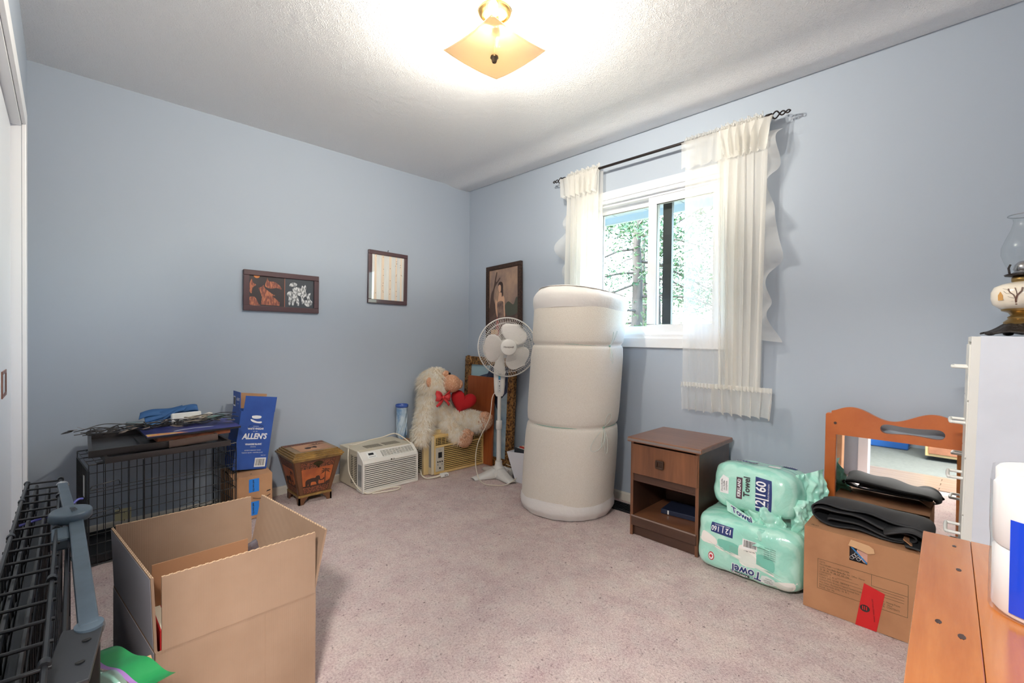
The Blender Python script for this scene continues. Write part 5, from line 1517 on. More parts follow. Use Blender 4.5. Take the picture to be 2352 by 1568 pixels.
G().bb(.016, ND_ - .01, .016, NW_ - .016, .098, .110).obj('shelf', M_WALT, ns)
G().bb(.008, .020, .008, NW_ - .008, .056, .110).obj('shelf_rail', M_WALD, ns, bevel=.002)
G().bb(.004, .012, .008, NW_ - .008, .104, .112).obj('shelf_edge_strip', mat('taupe edge strip', srgb(128, 108, 98), .35), ns, bevel=.002)
G().bb(.028, .044, .016, NW_ - .016, .0, .056).obj('kick_board', M_WALD, ns)
G().bb(.018, .034, .016, NW_ - .016, .300, .340).obj('divider_rail', M_WALD, ns)
G().bb(.016, ND_ - .01, .016, NW_ - .016, .300, .310).obj('drawer_floor', M_WALD, ns)
dw = G().bb(.006, .022, .006, NW_ - .010, .342, .503).obj('drawer', M_WAL, ns, bevel=.002)
hm = frame_axes((.006, NW_ / 2 + .012, .420), (0, -1, 0), (0, 0, 1), (-1, 0, 0))
M_BRZ = mat('antique bronze', srgb(76, 58, 48), .45, metal=.6)
g = G()
for a in ((-.022, .022, .013, .022), (-.022, .022, -.022, -.013), (-.022, -.013, -.013, .013), (.013, .022, -.013, .013)):
    g.prism([(a[0], a[2]), (a[1], a[2]), (a[1], a[3]), (a[0], a[3])], .006, .014, hm)
g.obj('handle_ring', M_BRZ, dw, bevel=.002)
G().prism([(-.010, -.012), (.012, -.012), (.012, .014), (-.010, .014)], 0, .007, hm).obj('handle_plate', M_BRZ, dw)
bk = thing('navy_book', 'navy hardback lying flat at the back of the nightstand shelf', 'book', (-.30, -2.20, .1135), (0, 0, .1))
G().bb(0, .16, -.11, .12, 0, .026).obj('cover', mat('navy cloth cover', srgb(30, 38, 62), .6), bk, bevel=.003)
G().bb(-.001, .002, .075, .083, .003, .024).obj('spine_sticker', M_WHITE, bk)

# ================================================================== paper towel packs
M_MINT = mat('mint printed film', srgb(142, 206, 186), .22, coat=.5)
t = NT(M_MINT)
w1 = t.wave((7, 7, 7), 9.0, 3)
t.color(t.mix(.55, t.ramp(w1, [(.25, srgb(150, 216, 198)), (.75, srgb(194, 236, 222))]), t.ramp(t.noise(5, 3), [(.38, srgb(152, 216, 198)), (.62, srgb(184, 232, 216))])))
t.bump(t.noise((9, 9, 9), 4, .6, 1.2), .35, .02)
M_ROLLW = mat('paper towel white', srgb(236, 232, 226), .8, bump=(180, .3, .002))
M_NAVY = mat('navy print', srgb(40, 56, 112), .35)
M_CLEARF = clear('clear wrap film', (.97, 1, .99, 1), .05, .12, .10, srgb(214, 236, 228))
M_GREYP = mat('dark print', srgb(62, 58, 62), .4)
M_REDP = mat('red print', srgb(188, 52, 62), .4)

def pack_fn(sx, sy, sz, seed, pw=5.0, wob=.010):
    """rounded, slightly lumpy cushion: superellipsoid shell about its own centre"""
    def f(d):
        d = d.normalized()
        k = (abs(d.x / sx) ** pw + abs(d.y / sy) ** pw + abs(d.z / sz) ** pw) ** (-1 / pw)
        p = d * k
        q = p * 9 + Vector((seed, seed * 2.3, 0))
        return p * (1 + wob / .2 * .5 * mnoise.noise(q) + wob / .2 * .25 * mnoise.noise(q * 2.6))
    return f
def pack(parent, name, f, m, nu=56, nv=30):
    def fn(u, v):
        a = 2 * PI * u; b = PI * (.0005 + .999 * v)
        return f(Vector((math.sin(b) * math.cos(a), math.sin(b) * math.sin(a), math.cos(b))))
    # denser near edges: cube map sampling
    g = G(); n = 26
    for ax in range(3):
        for s in (-1, 1):
            def cf(u, v, ax=ax, s=s):
                a, b = (u - .5) * 2, (v - .5) * 2
                d = [0, 0, 0]; d[ax] = s; d[(ax + 1) % 3] = a; d[(ax + 2) % 3] = b
                e = Vector((d[0] * f.s[0], d[1] * f.s[1], d[2] * f.s[2]))
                return f(e)
            g.grid(cf, n, n)
    return g.obj(name, m, parent, smooth=70)
class Shell:
    def __init__(self, s, seed, pw=5.0, wob=.010):
        self.s = s; self._f = pack_fn(*s, seed, pw, wob)
    def __call__(self, d): return self._f(d)
    def face(self, ax, s, u_ax, us, v_ax, vs, lift=.0012):
        """print map onto one face: (u, v) metres from the face centre"""
        def M(u, v, w=0.0):
            d = [0, 0, 0]
            d[ax] = s * self.s[ax]; d[u_ax] = us * u; d[v_ax] = vs * v
            p = self._f(Vector(d))
            n = [0, 0, 0]; n[ax] = s
            return p + Vector(n) * (lift + w)
        return M
def patch(M, poly, m, parent, name, n=12, up=.0):
    """print patch following a face: polygon given as 4 corners, sampled n x n"""
    (a, b, c, d) = [Vector((p[0], p[1], 0)) for p in poly]
    def fn(u, v):
        q = (a * (1 - u) + b * u) * (1 - v) + (d * (1 - u) + c * u) * v
        return M(q.x, q.y, up)
    return G().grid(fn, n, n).obj(name, m, parent, smooth=True)

tp_ = thing('paper_towel_pack', 'big mint green paper towel pack standing on the carpet', 'paper towel pack', (-.300, -2.582, .134), (0, 0, .02))
sh = Shell((.222, .222, .130), 3, 7.0, .012)
pack(tp_, 'film_wrap', sh, M_MINT)
FM = sh.face(0, -1, 1, -1, 2, 1)          # front: u to the camera's right, v up
# clear window showing the white rolls
def blobby(M, c, pts, m, parent, name, up=.0, n=5):
    sp2 = smooth_poly(pts, 4); g = G(); k = len(sp2); vs_ = []
    for q in range(n + 1):
        t_ = q / n
        vs_ += [M(c[0] + (x - c[0]) * t_, c[1] + (y - c[1]) * t_, up) for x, y in sp2]
    fs_ = [(q * k + i, q * k + (i + 1) % k, (q + 1) * k + (i + 1) % k, (q + 1) * k + i) for q in range(n) for i in range(k)]
    return g.add(vs_, fs_).obj(name, m, parent, smooth=True)
blobby(FM, (-.165, .012), [(-.208, .030), (-.190, .048), (-.130, .028), (-.120, .002), (-.160, -.006), (-.205, -.004)], M_ROLLW, tp_, 'roll_window')
blobby(FM, (.010, -.012), [(-.022, .030), (.040, .026), (.046, -.040), (.030, -.052), (-.018, -.046)], M_ROLLW, tp_, 'roll_window')
blobby(FM, (.165, -.100), [(.120, -.082), (.200, -.070), (.208, -.112), (.150, -.122)], M_ROLLW, tp_, 'roll_window')
blobby(FM, (.0, -.035), [(-.210, .0), (-.10, -.018), (.05, -.048), (.205, -.078), (.205, -.066), (.06, -.034), (-.10, -.004), (-.210, .010)], M_ROLLW, tp_, 'clear_band', .0003, 2)
M_MINTD = mat('shaded mint film', srgb(118, 190, 172), .25)
blobby(FM, (-.05, .012), [(-.112, .030), (-.03, .026), (-.026, -.020), (-.10, -.010)], M_MINTD, tp_, 'roll_shape', -.0004)
blobby(FM, (.085, -.012), [(.052, .012), (.112, .004), (.112, -.046), (.056, -.040)], M_MINTD, tp_, 'roll_shape', -.0004)
patch(FM, [(-.150, .055), (-.050, .050), (-.050, .098), (-.150, .102)], M_NAVY, tp_, 'count_badge')
text('12 | 160', .034, lambda u, v, w=0: FM(-.100 - u, .076 - v, .0020), M_INKW, tp_, bold=.0006, sx=.82)
text('ROLLS  SHEETS PER ROLL', .0075, lambda u, v, w=0: FM(-.100 - u, .094 - v, .0020), M_INKW, tp_, sx=.8)
Mb = lambda u, v, w=0: FM(.0 + u, .030 + v, .0002 + w)
lab = patch(FM, [(-.010, .022), (.050, .020), (.050, .062), (-.010, .064)], M_LAB, tp_, 'barcode_label')
g = G(); rng = random.Random(9); x = -.004
while x < .044:
    b_ = rng.uniform(.0012, .0028)
    vs_ = [FM(x, .030, .0008), FM(x + b_, .030, .0008), FM(x + b_, .060, .0008), FM(x, .060, .0008)]
    g.add(vs_, [(0, 1, 2, 3)]); x += b_ + rng.uniform(.001, .0026)
o = g.obj('bars', M_INK, lab); o['kind'] = 'stuff'
text('796 UPC 99617', .007, lambda u, v, w=0: FM(.020 - u, .014 - v, .0020), M_GREYP, tp_)
for k in range(6):
    text('Total sheets 1920 feuilles', .006, lambda u, v, w=0, k=k: FM(.100 - u, .052 - .009 * k - v, .0020), M_GREYP, tp_, sx=.75)
text('Towel', .056, lambda u, v, w=0: FM(.010 - u, -.078 - v, .0020), M_INKW, tp_, bold=.0042, shear=.12, sx=.86)
text('Towel', .056, lambda u, v, w=0: FM(.010 - u, -.078 - v, .0027), M_NAVY, tp_, bold=.0012, shear=.12, sx=.86)
text('Create-a-Size', .014, lambda u, v, w=0: FM(.000 - u, -.092 - v, .0030), mat('teal print', srgb(70, 140, 134), .4), tp_, shear=.2)
patch(FM, [(-.060, -.110), (.020, -.114), (.020, -.098), (-.060, -.094)], M_GREYP, tp_, 'brand_strip', 8, .0004)
text('KIRKLAND', .015, lambda u, v, w=0: FM(-.020 - u, -.104 - v, .0027), M_INKW, tp_, bold=.0004, sx=.9)
bd = [(math.cos(a * PI / 10) * .015, math.sin(a * PI / 10) * .019) for a in range(20)]
def disc(M, c, pts, m, parent, name, up):
    g = G(); vs_ = [M(c[0], c[1], up)] + [M(c[0] + x, c[1] + y, up) for x, y in pts]
    k = len(pts)
    return g.add(vs_, [(0, 1 + i, 1 + (i + 1) % k) for i in range(k)]).obj(name, m, parent)
disc(FM, (-.145, -.060), bd, M_REDP, tp_, 'maple_badge', .0005)
disc(FM, (-.145, -.060), [(x * .76, y * .76) for x, y in bd], M_LAB, tp_, 'maple_badge_face', .0009)
lf_ = [(0, .011), (.003, .005), (.008, .006), (.006, .0), (.008, -.003), (.002, -.005), (.001, -.010), (-.001, -.010), (-.002, -.005), (-.008, -.003), (-.006, 0), (-.008, .006), (-.003, .005)]
disc(FM, (-.145, -.060), lf_, M_REDP, tp_, 'maple_leaf', .0013)
disc(FM, (.100, -.088), [(-.038, -.012), (-.030, .018), (-.010, .022), (.018, .014), (.034, -.016), (.010, -.022), (-.016, -.018)], M_LAB, tp_, 'callout', .0005)
text('Half Size\nor Whole\nSheets', .0095, lambda u, v, w=0: FM(.098 - u, -.088 - v, .0024), M_GREYP, tp_)
G().grid(lambda u, v: FM(-.06 + .26 * u, .02 - .10 * u - .06 * v + .02 * math.sin(6 * u), .004 + .004 * math.sin(9 * u + 5 * v)), 20, 8).obj('torn_clear_film', M_CLEARF, tp_, smooth=True)

t2 = thing('paper_towel_pack', 'opened mint paper towel pack lying on top of the other pack', 'paper towel pack', (-.290, -2.588, .372), (-.03, .14, -.12))
s2 = Shell((.150, .190, .112), 8, 4.5, .018)
pack(t2, 'film_wrap', s2, M_MINT)
F2 = s2.face(0, -1, 1, -1, 2, 1); T2 = s2.face(2, 1, 1, -1, 0, 1)
patch(F2, [(.035, -.090), (.105, -.098), (.100, .062), (.030, .068)], M_NAVY, t2, 'count_badge')
text('12|160', .060, lambda u, v, w=0: F2(.058 - v, -.014 + u, .0022), M_INKW, t2, bold=.0012, sx=.78)
text('ROULEAUX   FEUILLES PAR ROULEAU', .009, lambda u, v, w=0: F2(.089 - v, -.014 + u, .0022), M_INKW, t2, sx=.8)
disc(F2, (-.115, .0), [(-.022, -.042), (-.026, .020), (-.010, .046), (.022, .034), (.024, -.040)], M_LAB, t2, 'callout', .0005)
text('Demi-feuille\nou feuille\ncomplete', .012, lambda u, v, w=0: F2(-.114 - v, -.004 + u, .0024), M_GREYP, t2)
patch(F2, [(-.055, -.050), (-.028, -.050), (-.028, .048), (-.055, .048)], mat('dark plum strip', srgb(84, 62, 74), .4), t2, 'brand_strip', 8, .0004)
text('KIRKLAND', .020, lambda u, v, w=0: F2(-.041 - v, .0 + u, .0024), M_INKW, t2, bold=.0006, sx=.85)
text('Towel', .040, lambda u, v, w=0: F2(-.006 - v, .012 + u, .0024), M_GREYP, t2, bold=.001, sx=.9)
text('Towel', .060, lambda u, v, w=0: T2(-.085 + u, -.030 + v, .0006), M_INKW, t2, bold=.0044, shear=.12, sx=.8)
text('Towel', .060, lambda u, v, w=0: T2(-.085 + u, -.030 + v, .0027), M_NAVY, t2, bold=.0012, shear=.12, sx=.8)
patch(T2, [(.075, .0), (.135, .02), (.125, .085), (.065, .065)], M_NAVY, t2, 'count_badge')
text('12|160', .026, lambda u, v, w=0: T2(.100 + .96 * u - .28 * v, .043 + .28 * u + .96 * v, .0022), M_INKW, t2, bold=.0005, sx=.75)
patch(T2, [(.050, -.080), (.098, -.072), (.092, -.030), (.044, -.038)], M_LAB, t2, 'barcode_label')
G().lathe([(.052, -.070), (.056, -.066), (.056, .066), (.052, .070)], 24, (-.02, .145, 0), Rx(0) @ Ry(.0)).obj('paper_roll', M_ROLLW, t2, smooth=True)
def crumple(name, parent, c, size, seed, m=None, ax=((1, 0, 0), (0, 0, 1), (0, 1, 0)), amp=.03, nu=26, nv=22):
    """loose gathered film: folded sheet with sharp wrinkles"""
    c = Vector(c); X, Y, Z = [Vector(a).normalized() for a in ax]
    def fn(u, v):
        a, b = (u - .5) * size[0], (v - .5) * size[1]
        r = math.hypot(u - .5, v - .5)
        q = Vector((u * 2.6 + seed, v * 2.6, seed * .7))
        w = amp * (mnoise.noise(q) * 1.0 + .55 * abs(mnoise.noise(q * 2.3)) + .3 * mnoise.noise(q * 4.7))
        fold = .4 * size[1] * (u - .5) ** 2
        return c + X * (a + .6 * w) + Y * (b + .35 * w * math.sin(7 * v)) + Z * (w * 1.6 - fold)
    return G().grid(fn, nu, nv).obj(name, m or M_MINT, parent, smooth=80, sub=1)
crumple('loose_film', t2, (-.120, -.060, -.135), (.17, .24), 5, None, ((-.3, 1, .1), (.5, .3, .8), (-.9, -.2, .4)), .028)
crumple('loose_film', t2, (-.150, -.095, -.135), (.10, .14), 9, None, ((0, 1, .2), (.3, 0, 1), (-1, 0, .2)), .03)
crumple('loose_film', t2, (-.03, -.205, .0), (.17, .22), 13, None, ((.5, -.6, .3), (.1, .2, 1), (-.8, -.5, .1)), .026)
crumple('loose_film', t2, (-.08, -.225, -.075), (.13, .15), 17, None, ((.5, -.5, .0), (.1, .1, 1), (-.8, -.5, .1)), .026)
crumple('clear_film', t2, (-.10, -.16, -.085), (.14, .13), 21, M_CLEARF, ((0, 1, 0), (.2, 0, 1), (-1, 0, .1)), .03)
ft = lambda u, v, w=0: Vector((-.158, .075, -.098)) + Vector((0, -1, -.32)) * u + Vector((-.05, .3, .9)) * v * .9 + Vector((-1, 0, .1)) * w
G().prism([(-.02, -.03), (.10, -.022), (.12, .012), (-.01, .030)], 0, .001, ft).obj('loose_flap', M_MINT, t2)
text('Towel', .046, lambda u, v, w=0: ft(.055 + u, .0 + v, .0020), M_INKW, t2, bold=.004, shear=.12, sx=.8)
text('Towel', .046, lambda u, v, w=0: ft(.055 + u, .0 + v, .0028), M_NAVY, t2, bold=.0012, shear=.12, sx=.8)

# ================================================================== big parcel box on the right
pb_ = thing('parcel_box', 'brown moving carton with a torn hand hole and red tape strip', 'cardboard box', (-.523, -3.165, .003), (0, 0, 0))
bw_, bd_, bh_ = .352, .370, .322           # y width, x depth, z height
M_BOXB = mat('tan kraft board', srgb(176, 128, 92), .85, var=(srgb(164, 116, 82), 7, .4, .65), bump=((5, 5, 160), .06, .001))
hu0, hu1, hv0, hv1 = .150, .205, .236, .290   # hand hole (u from the camera's left edge)
fm = frame_axes((0, bw_, 0), (0, -1, 0), (0, 0, 1), (-1, 0, 0))
g = G()
outer = [(0, 0), (bw_, 0), (bw_, bh_), (0, bh_)]
for a in ((0, hu0, 0, bh_), (hu1, bw_, 0, bh_), (hu0, hu1, 0, hv0), (hu0, hu1, hv1, bh_)):
    g.prism([(a[0], a[2]), (a[1], a[2]), (a[1], a[3]), (a[0], a[3])], -.005, 0, fm)
g.obj('front_panel', M_BOXB, pb_)
for a in ((.005, bd_, bw_ - .005, bw_, 0, bh_), (.005, bd_, 0, .005, 0, bh_), (bd_ - .005, bd_, .005, bw_ - .005, 0, bh_), (.005, bd_ - .005, .005, bw_ - .005, 0, .005)):
    G().bb(*a).obj('side_panel', M_BOXB, pb_)
flap(pb_, 'top_flap', M_BOXB, frame_axes((0, bw_, bh_ + .002), (0, -1, 0), (1, 0, .03), (0, 0, 1)), bw_, bd_ * .5)
flap(pb_, 'top_flap', M_BOXB, frame_axes((bd_, bw_, bh_ + .004), (0, -1, 0), (-1, 0, .02), (0, 0, 1)), bw_, bd_ * .49)
flap(pb_, 'end_flap', M_BOXB, frame_axes((.02, .0, bh_ + .003), (1, 0, 0), (0, .4, .30), (0, 0, 1)), bd_ * .5, .12)
G().prism([(hu0 - .004, hv1 + .004), (hu0 + .03, hv1 - .002), (hu1 + .002, hv1 - .010), (hu1 + .022, hv1 - .002), (hu1 + .018, hv1 + .014), (hu0 + .06, hv1 + .022), (hu0 + .004, hv1 + .028)], .001, .004, fm).obj('torn_paper', M_CARDIN, pb_)
hpic = G().prism([(hu0 - .012, hv0 - .012), (hu1 + .012, hv0 - .012), (hu1 + .012, hv1 + .01), (hu0 - .012, hv1 + .01)], -.012, -.010, fm).obj('printed_leaflet', mat('black leaflet', srgb(26, 26, 30), .3), pb_)
G().prism(smooth_poly([(hu0 + .024, hv1 - .006), (hu0 + .048, hv1 - .004), (hu1 + .006, hv1 - .012), (hu1 + .002, hv0 + .016), (hu1 - .006, hv0 + .002), (hu1 - .016, hv0 + .006), (hu0 + .030, hv0 + .022), (hu0 + .022, hv0 + .034)]), -.0095, -.0090, fm).obj('printed_hand', mat('printed skin tone', srgb(206, 158, 142), .5), hpic)
G().tube([fm(hu0 + .004, hv1 - .002, -.0075), fm(hu1 - .002, hv0 + .002, -.0075)], .0028, 8).obj('printed_pen', mat('blue pen print', srgb(52, 128, 190), .4), hpic)
for k in range(5):
    G().tube(ring_path(fm(hu0 + .006 + .007 * k, hv0 + .010 + .008 * (k % 3), -.0088), .006, 14, Ry(PI / 2)), .0006, 4, closed=True).obj('printed_loop', M_INKW, hpic)
M_PRT = mat('olive print', srgb(78, 70, 48), .8)
g = G()
def pline(g, u0, v0, u1, v1, w=.0011):
    d = Vector((u1 - u0, v1 - v0)); n_ = Vector((-d.y, d.x)).normalized() * w / 2
    g.prism([(u0 - n_.x, v0 - n_.y), (u1 - n_.x, v1 - n_.y), (u1 + n_.x, v1 + n_.y), (u0 + n_.x, v0 + n_.y)], .0003, .0006, fm)
for a in ((.048, .207, .322, .207), (.048, .090, .322, .090), (.048, .090, .048, .207), (.322, .090, .322, .207), (.218, .165, .322, .165), (.218, .165, .218, .207)):
    pline(g, *a)
for v in (.156, .146, .136):
    pline(g, .220, v, .312, v, .0009)
for k in range(5):
    pline(g, .075 + .012 * k, .1875 - .012 * k, .120 + .02 * k, .1875 - .012 * k, .0007)
o = g.obj('printed_form_lines', M_PRT, pb_); o['kind'] = 'stuff'
rows = ['DATE:', 'PACKED BY:          CUSTOMER:', 'Liv Rm  Fam  Bath  Bsmt  Kit  Din  Office  Master', '1B  2B  3B  4B  5B  CP  Off  Oth', 'CONTENTS:', 'DENSITY   L  M  H', 'CLEAN  EMS  NONE   NOTICE', 'CONDITION: Broken Chipped Dented Scratched', 'Wet Other: Plumbed Marking Smoked Soot', 'RESTORATION LEVEL:  N  M  L', 'POOR:  Not  Me']
for k, s_ in enumerate(rows):
    text(s_, .0088, frame_axes((-.0004, bw_ - .054, .197 - .0100 * k), (0, -1, 0), (0, 0, 1), (-1, 0, 0)), M_PRT, pb_, align='LEFT', sx=.82)
text('Tests  Lister  Missing Pieces\nPacker   Not   Here\nNON-LEVEL  CONTENTS', .0088, frame_axes((-.0004, bw_ - .222, .112), (0, -1, 0), (0, 0, 1), (-1, 0, 0)), M_PRT, pb_, align='LEFT', sx=.8)
M_TAPER = mat('red packing tape', srgb(196, 30, 34), .3)
G().prism([(.172, -.001), (.236, -.001), (.258, .148), (.196, .166)], .0008, .0012, fm).obj('red_tape', M_TAPER, pb_)
disc_pts = [(.200 + .015 * math.cos(a * PI / 10), .072 + .013 * math.sin(a * PI / 10)) for a in range(20)]
G().prism(disc_pts, .0013, .0016, fm).obj('tape_emblem', M_INK, pb_)
for k in (-1, 0, 1):
    G().prism([(.198 + k * .006, .066), (.201 + k * .006, .066), (.201 + k * .006, .080), (.198 + k * .006, .080)], .0017, .0019, fm).obj('emblem_bar', M_TAPER, pb_)
text('FRAGILE  HANDLE WITH CARE', .006, frame_axes((-.0017, bw_ - .226, .075), (0, .1, 1), (0, 1, 0), (-1, 0, 0)), M_INK, pb_)
text('Rm', .020, frame_axes((.025, bw_ - .030, bh_ + .006), (0, -1, 0), (1, 0, 0), (0, 0, 1)), M_PRT, pb_, shear=.3)

# ================================================================== folded black band on the carton
bf = thing('black_fabric_band', 'wide black neoprene band folded in loops on the carton', 'fabric band', (-.36, -3.005, bh_ + .012), (0, 0, .03))
M_NEO = mat('black neoprene', srgb(30, 31, 34), .7, bump=(320, .4, .001))
def band_fn(prof, x0, x1, droop=.0, lift=.0, seed=0.0):
    P = curve_pts([(0, a, b) for a, b in prof], 8)
    def fn(u, v):
        p = P[min(len(P) - 1, int(round(u * (len(P) - 1))))]
        x = x0 + (x1 - x0) * v
        w = .010 * math.sin(6 * p.y / .17 + seed) * (1 - v)
        z_ = p.z + w * .6 + lift * v - droop * (1 - v) * (p.z / .1)
        z_ += (.030 + .35 * p.z - z_) * v ** 2
        return Vector((x + .012 * math.sin(9 * p.y + seed) + .10 * (p.z - .05) * (1 - v) * -.4, p.y + .010 * math.sin(4 * v + seed), max(.003, z_)))
    return G().grid(fn, len(P), 14)
band_fn([(-.120, .010), (-.02, .008), (.110, .012), (.160, .030), (.165, .060), (.130, .078), (.05, .070), (-.05, .050), (-.120, .048), (-.150, .034), (-.140, .016), (-.06, .022), (.04, .034), (.100, .042), (.118, .036)], -.125, .060, .01, .012, 1.0).obj('folded_loop', M_NEO, bf, smooth=70, solid=.005)
band_fn([(.166, .040), (.168, .078), (.120, .100), (.03, .094), (-.06, .080), (-.130, .078), (-.172, .060), (-.180, .025), (-.165, .008)], -.110, .085, .014, .010, 2.2).obj('top_loop', M_NEO, bf, smooth=70, solid=.005)
band_fn([(-.06, .040), (-.120, .058), (-.165, .050), (-.185, .024), (-.170, .004), (-.120, .006)], -.155, -.04, .0, .006, .5).obj('hanging_end', M_NEO, bf, smooth=70, solid=.005)

# ================================================================== leaning mirror
mr = thing('dresser_mirror', 'pine framed dresser mirror with a pierced crest leaning on the wall', 'mirror', (-.082, -3.105, .004), (0, 0, 0))
M_PINE = wood('honey stained pine', srgb(168, 84, 36), srgb(196, 110, 54), (30, 5, 5), .3, .4)
mr.rotation_euler = Euler((0, math.radians(2.0), 0))
mw, mh = .62, .735          # local y from +mw/2 (camera's left) to -mw/2, z up, front faces -x
mm = frame_axes((0, mw / 2, 0), (0, -1, 0), (0, 0, 1), (-1, 0, 0))
for u0 in (0, mw - .044):
    G().prism([(u0, 0), (u0 + .044, 0), (u0 + .044, mh - .010), (u0 + .036, mh), (u0 + .006, mh), (u0, mh - .008)], 0, .026, mm).obj('stile', M_PINE, mr, bevel=.004)
top_pts = []
for k in range(33):
    t_ = k / 32
    top_pts.append((.030 + (mw - .06) * t_, mh + .012 + .026 * math.cos(4 * PI * (t_ - .13)) * (1 if .02 < t_ < .98 else .2) * .9))
bot = mh - .098
outer = [(.024, bot), (mw - .024, bot)] + [(.030 + (mw - .06), mh - .01)] + list(reversed(top_pts)) + [(.030, mh - .01)]
# crest pierced by a waisted slot: two side pieces and bridges above and below it
sl0, sl1 = .205, .415
def slot_half(u):
    t_ = (u - sl0) / (sl1 - sl0)
    return .027 * (1 - .42 * math.sin(PI * t_)) * (max(0.0, 1 - abs(2 * t_ - 1) ** 6)) ** .5
def slot_mid(u): return bot + .052
def top_at(u):
    t_ = min(1, max(0, (u - .030) / (mw - .06)))
    return mh + .012 + .0234 * math.cos(4 * PI * (t_ - .13))
g = G()
def strip(g, us, lo, hi):
    k = len(us)
    for w0, w1 in ((.004, .030),):
        vs_ = []
        for u in us:
            vs_ += [mm(u, lo(u), w0), mm(u, hi(u), w0), mm(u, hi(u), w1), mm(u, lo(u), w1)]
        fs_ = [(0, 1, 2, 3), tuple((k - 1) * 4 + q for q in (3, 2, 1, 0))]
        for i in range(k - 1):
            for q in range(4):
                fs_.append((i * 4 + q, i * 4 + (q + 1) % 4, (i + 1) * 4 + (q + 1) % 4, (i + 1) * 4 + q))
        g.add(vs_, fs_)
lin_ = lambda a, b, n_: [a + (b - a) * i / (n_ - 1) for i in range(n_)]
strip(g, lin_(.024, sl0, 14), lambda u: bot, top_at)
strip(g, lin_(sl1, mw - .024, 14), lambda u: bot, top_at)
cs_ = [sl0 + (sl1 - sl0) * (.5 - .5 * math.cos(PI * i / 47)) for i in range(48)]
strip(g, cs_, lambda u: slot_mid(u) + slot_half(u), top_at)
strip(g, cs_, lambda u: bot, lambda u: slot_mid(u) - slot_half(u))
g.obj('crest_rail', M_PINE, mr, smooth=50)
G().prism([(.044, 0), (mw - .044, 0), (mw - .044, .07), (.044, .07)], .0, .024, mm).obj('bottom_rail', M_PINE, mr, bevel=.003)
M_MIRR = mat('silvered glass', (.92, .93, .93, 1), .015, metal=1.0)
G().prism([(.040, .06), (mw - .040, .06), (mw - .040, bot + .006), (.040, bot + .006)], .008, .012, mm).obj('mirror_glass', M_MIRR, mr)
for u in (.040, mw - .040):
    G().lathe([(.006, 0), (.006, .0025)], 14, mm(u, mh - .045, .030), Ry(-PI / 2)).obj('peg', M_WALD, mr)

# ================================================================== white filing cabinet
fc = thing('filing_cabinet', 'tall white metal drawer cabinet with wire pulls under the oil lamp', 'cabinet', (-.485, -3.262, .004), (math.radians(1.0), 0, math.radians(1.6)))
M_ENAM = mat('white enamel', srgb(222, 226, 236), .35, var=(srgb(214, 218, 228), 4, .4, .65))
M_ENAC = mat('cream enamel', srgb(228, 227, 222), .4)
cw_, cd_, chh = .355, .48, 1.100
G().bb(0, cw_, -cd_, -.020, 0, chh).obj('carcass', M_ENAM, fc, bevel=.003)
G().bb(.0, cw_, -.022, .0, 0, .02).bb(.0, cw_, -.022, .0, chh - .020, chh - .002).bb(.0, .012, -.022, .0, .02, chh - .02).bb(cw_ - .012, cw_, -.022, .0, .02, chh - .02).obj('front_frame', M_ENAC, fc)
for k in range(5):
    zc = .990 - k * .197
    d_ = G().bb(.014, cw_ - .014, -.018, .004, max(.025, zc - .112), zc + .080).obj('drawer', M_ENAC, fc, bevel=.002)
    G().tube(curve_pts([(.075, .004, zc), (.075, .034, zc), (.082, .042, zc), (.178, .042, zc), (.185, .034, zc), (.185, .004, zc)], 4), .0055, 8).obj('wire_pull', M_WHITE, d_, smooth=True)
G().lathe([(.011, 0), (.012, .002), (.009, .005)], 18, (-.0005, -.155, chh - .020), Ry(-PI / 2)).obj('plug_button', M_ENAM, fc, smooth=True)

# ================================================================== oil lamp on the cabinet
lp = thing('oil_lamp', 'antique oil lamp with a painted china font and clear glass chimney', 'oil lamp', (-.335, -3.408, chh + .006))
M_CHINA = mat('painted china', srgb(232, 222, 206), .2, coat=.5, var=(srgb(206, 192, 172), 9, .5, .7))
M_LBRASS = mat('lamp brass', srgb(150, 122, 74), .32, metal=.85)
M_IRONL = mat('black cast iron', srgb(46, 40, 38), .5, metal=.5, bump=(80, .8, .006))
def petal_r(a): return 1 + .07 * math.cos(8 * a)
def fn(u, v):
    a = 2 * PI * v
    r = .034 + .066 * u
    z = .046 * (1 - u) ** 1.5 + .006 + .006 * abs(math.sin(4 * a)) * u
    return Vector((r * petal_r(a) * math.cos(a), r * petal_r(a) * math.sin(a), z))
G().grid(fn, 10, 64, cv=True).obj('iron_foot', M_IRONL, lp, smooth=60, solid=.005)
for k in range(4):
    a = k * PI / 2 + .4
    G().ball((.090 * math.cos(a), .090 * math.sin(a), .007), (.014, .014, .007), None, 12, 8).obj('foot_pad', M_IRONL, lp, smooth=True)
G().lathe([(.050, .040), (.052, .046), (.046, .052), (.040, .058), (.042, .064), (.034, .070), (.040, .080), (.056, .086), (.058, .092)], 36).obj('brass_collar', M_LBRASS, lp, smooth=True)
fz0 = .090
G().lathe([(.050, .090), (.060, .093), (.078, .108), (.083, .128), (.083, .150), (.076, .168), (.058, .178), (.034, .184), (.028, .186)], 40).obj('china_font', M_CHINA, lp, smooth=True)
ca = math.atan2(-3.285 + 3.420, -2.675 + .335)
def font_map(u, v, w=0.0):
    z = .130 + v
    r = .083 - max(0, abs(z - .139) - .012) ** 2 * 18
    a = ca + u / .083
    return Vector(((r + .0006 + w) * math.cos(a), (r + .0006 + w) * math.sin(a), z))
M_TREE = mat('painted brown tree', srgb(96, 66, 54), .4)
tr_ = G()
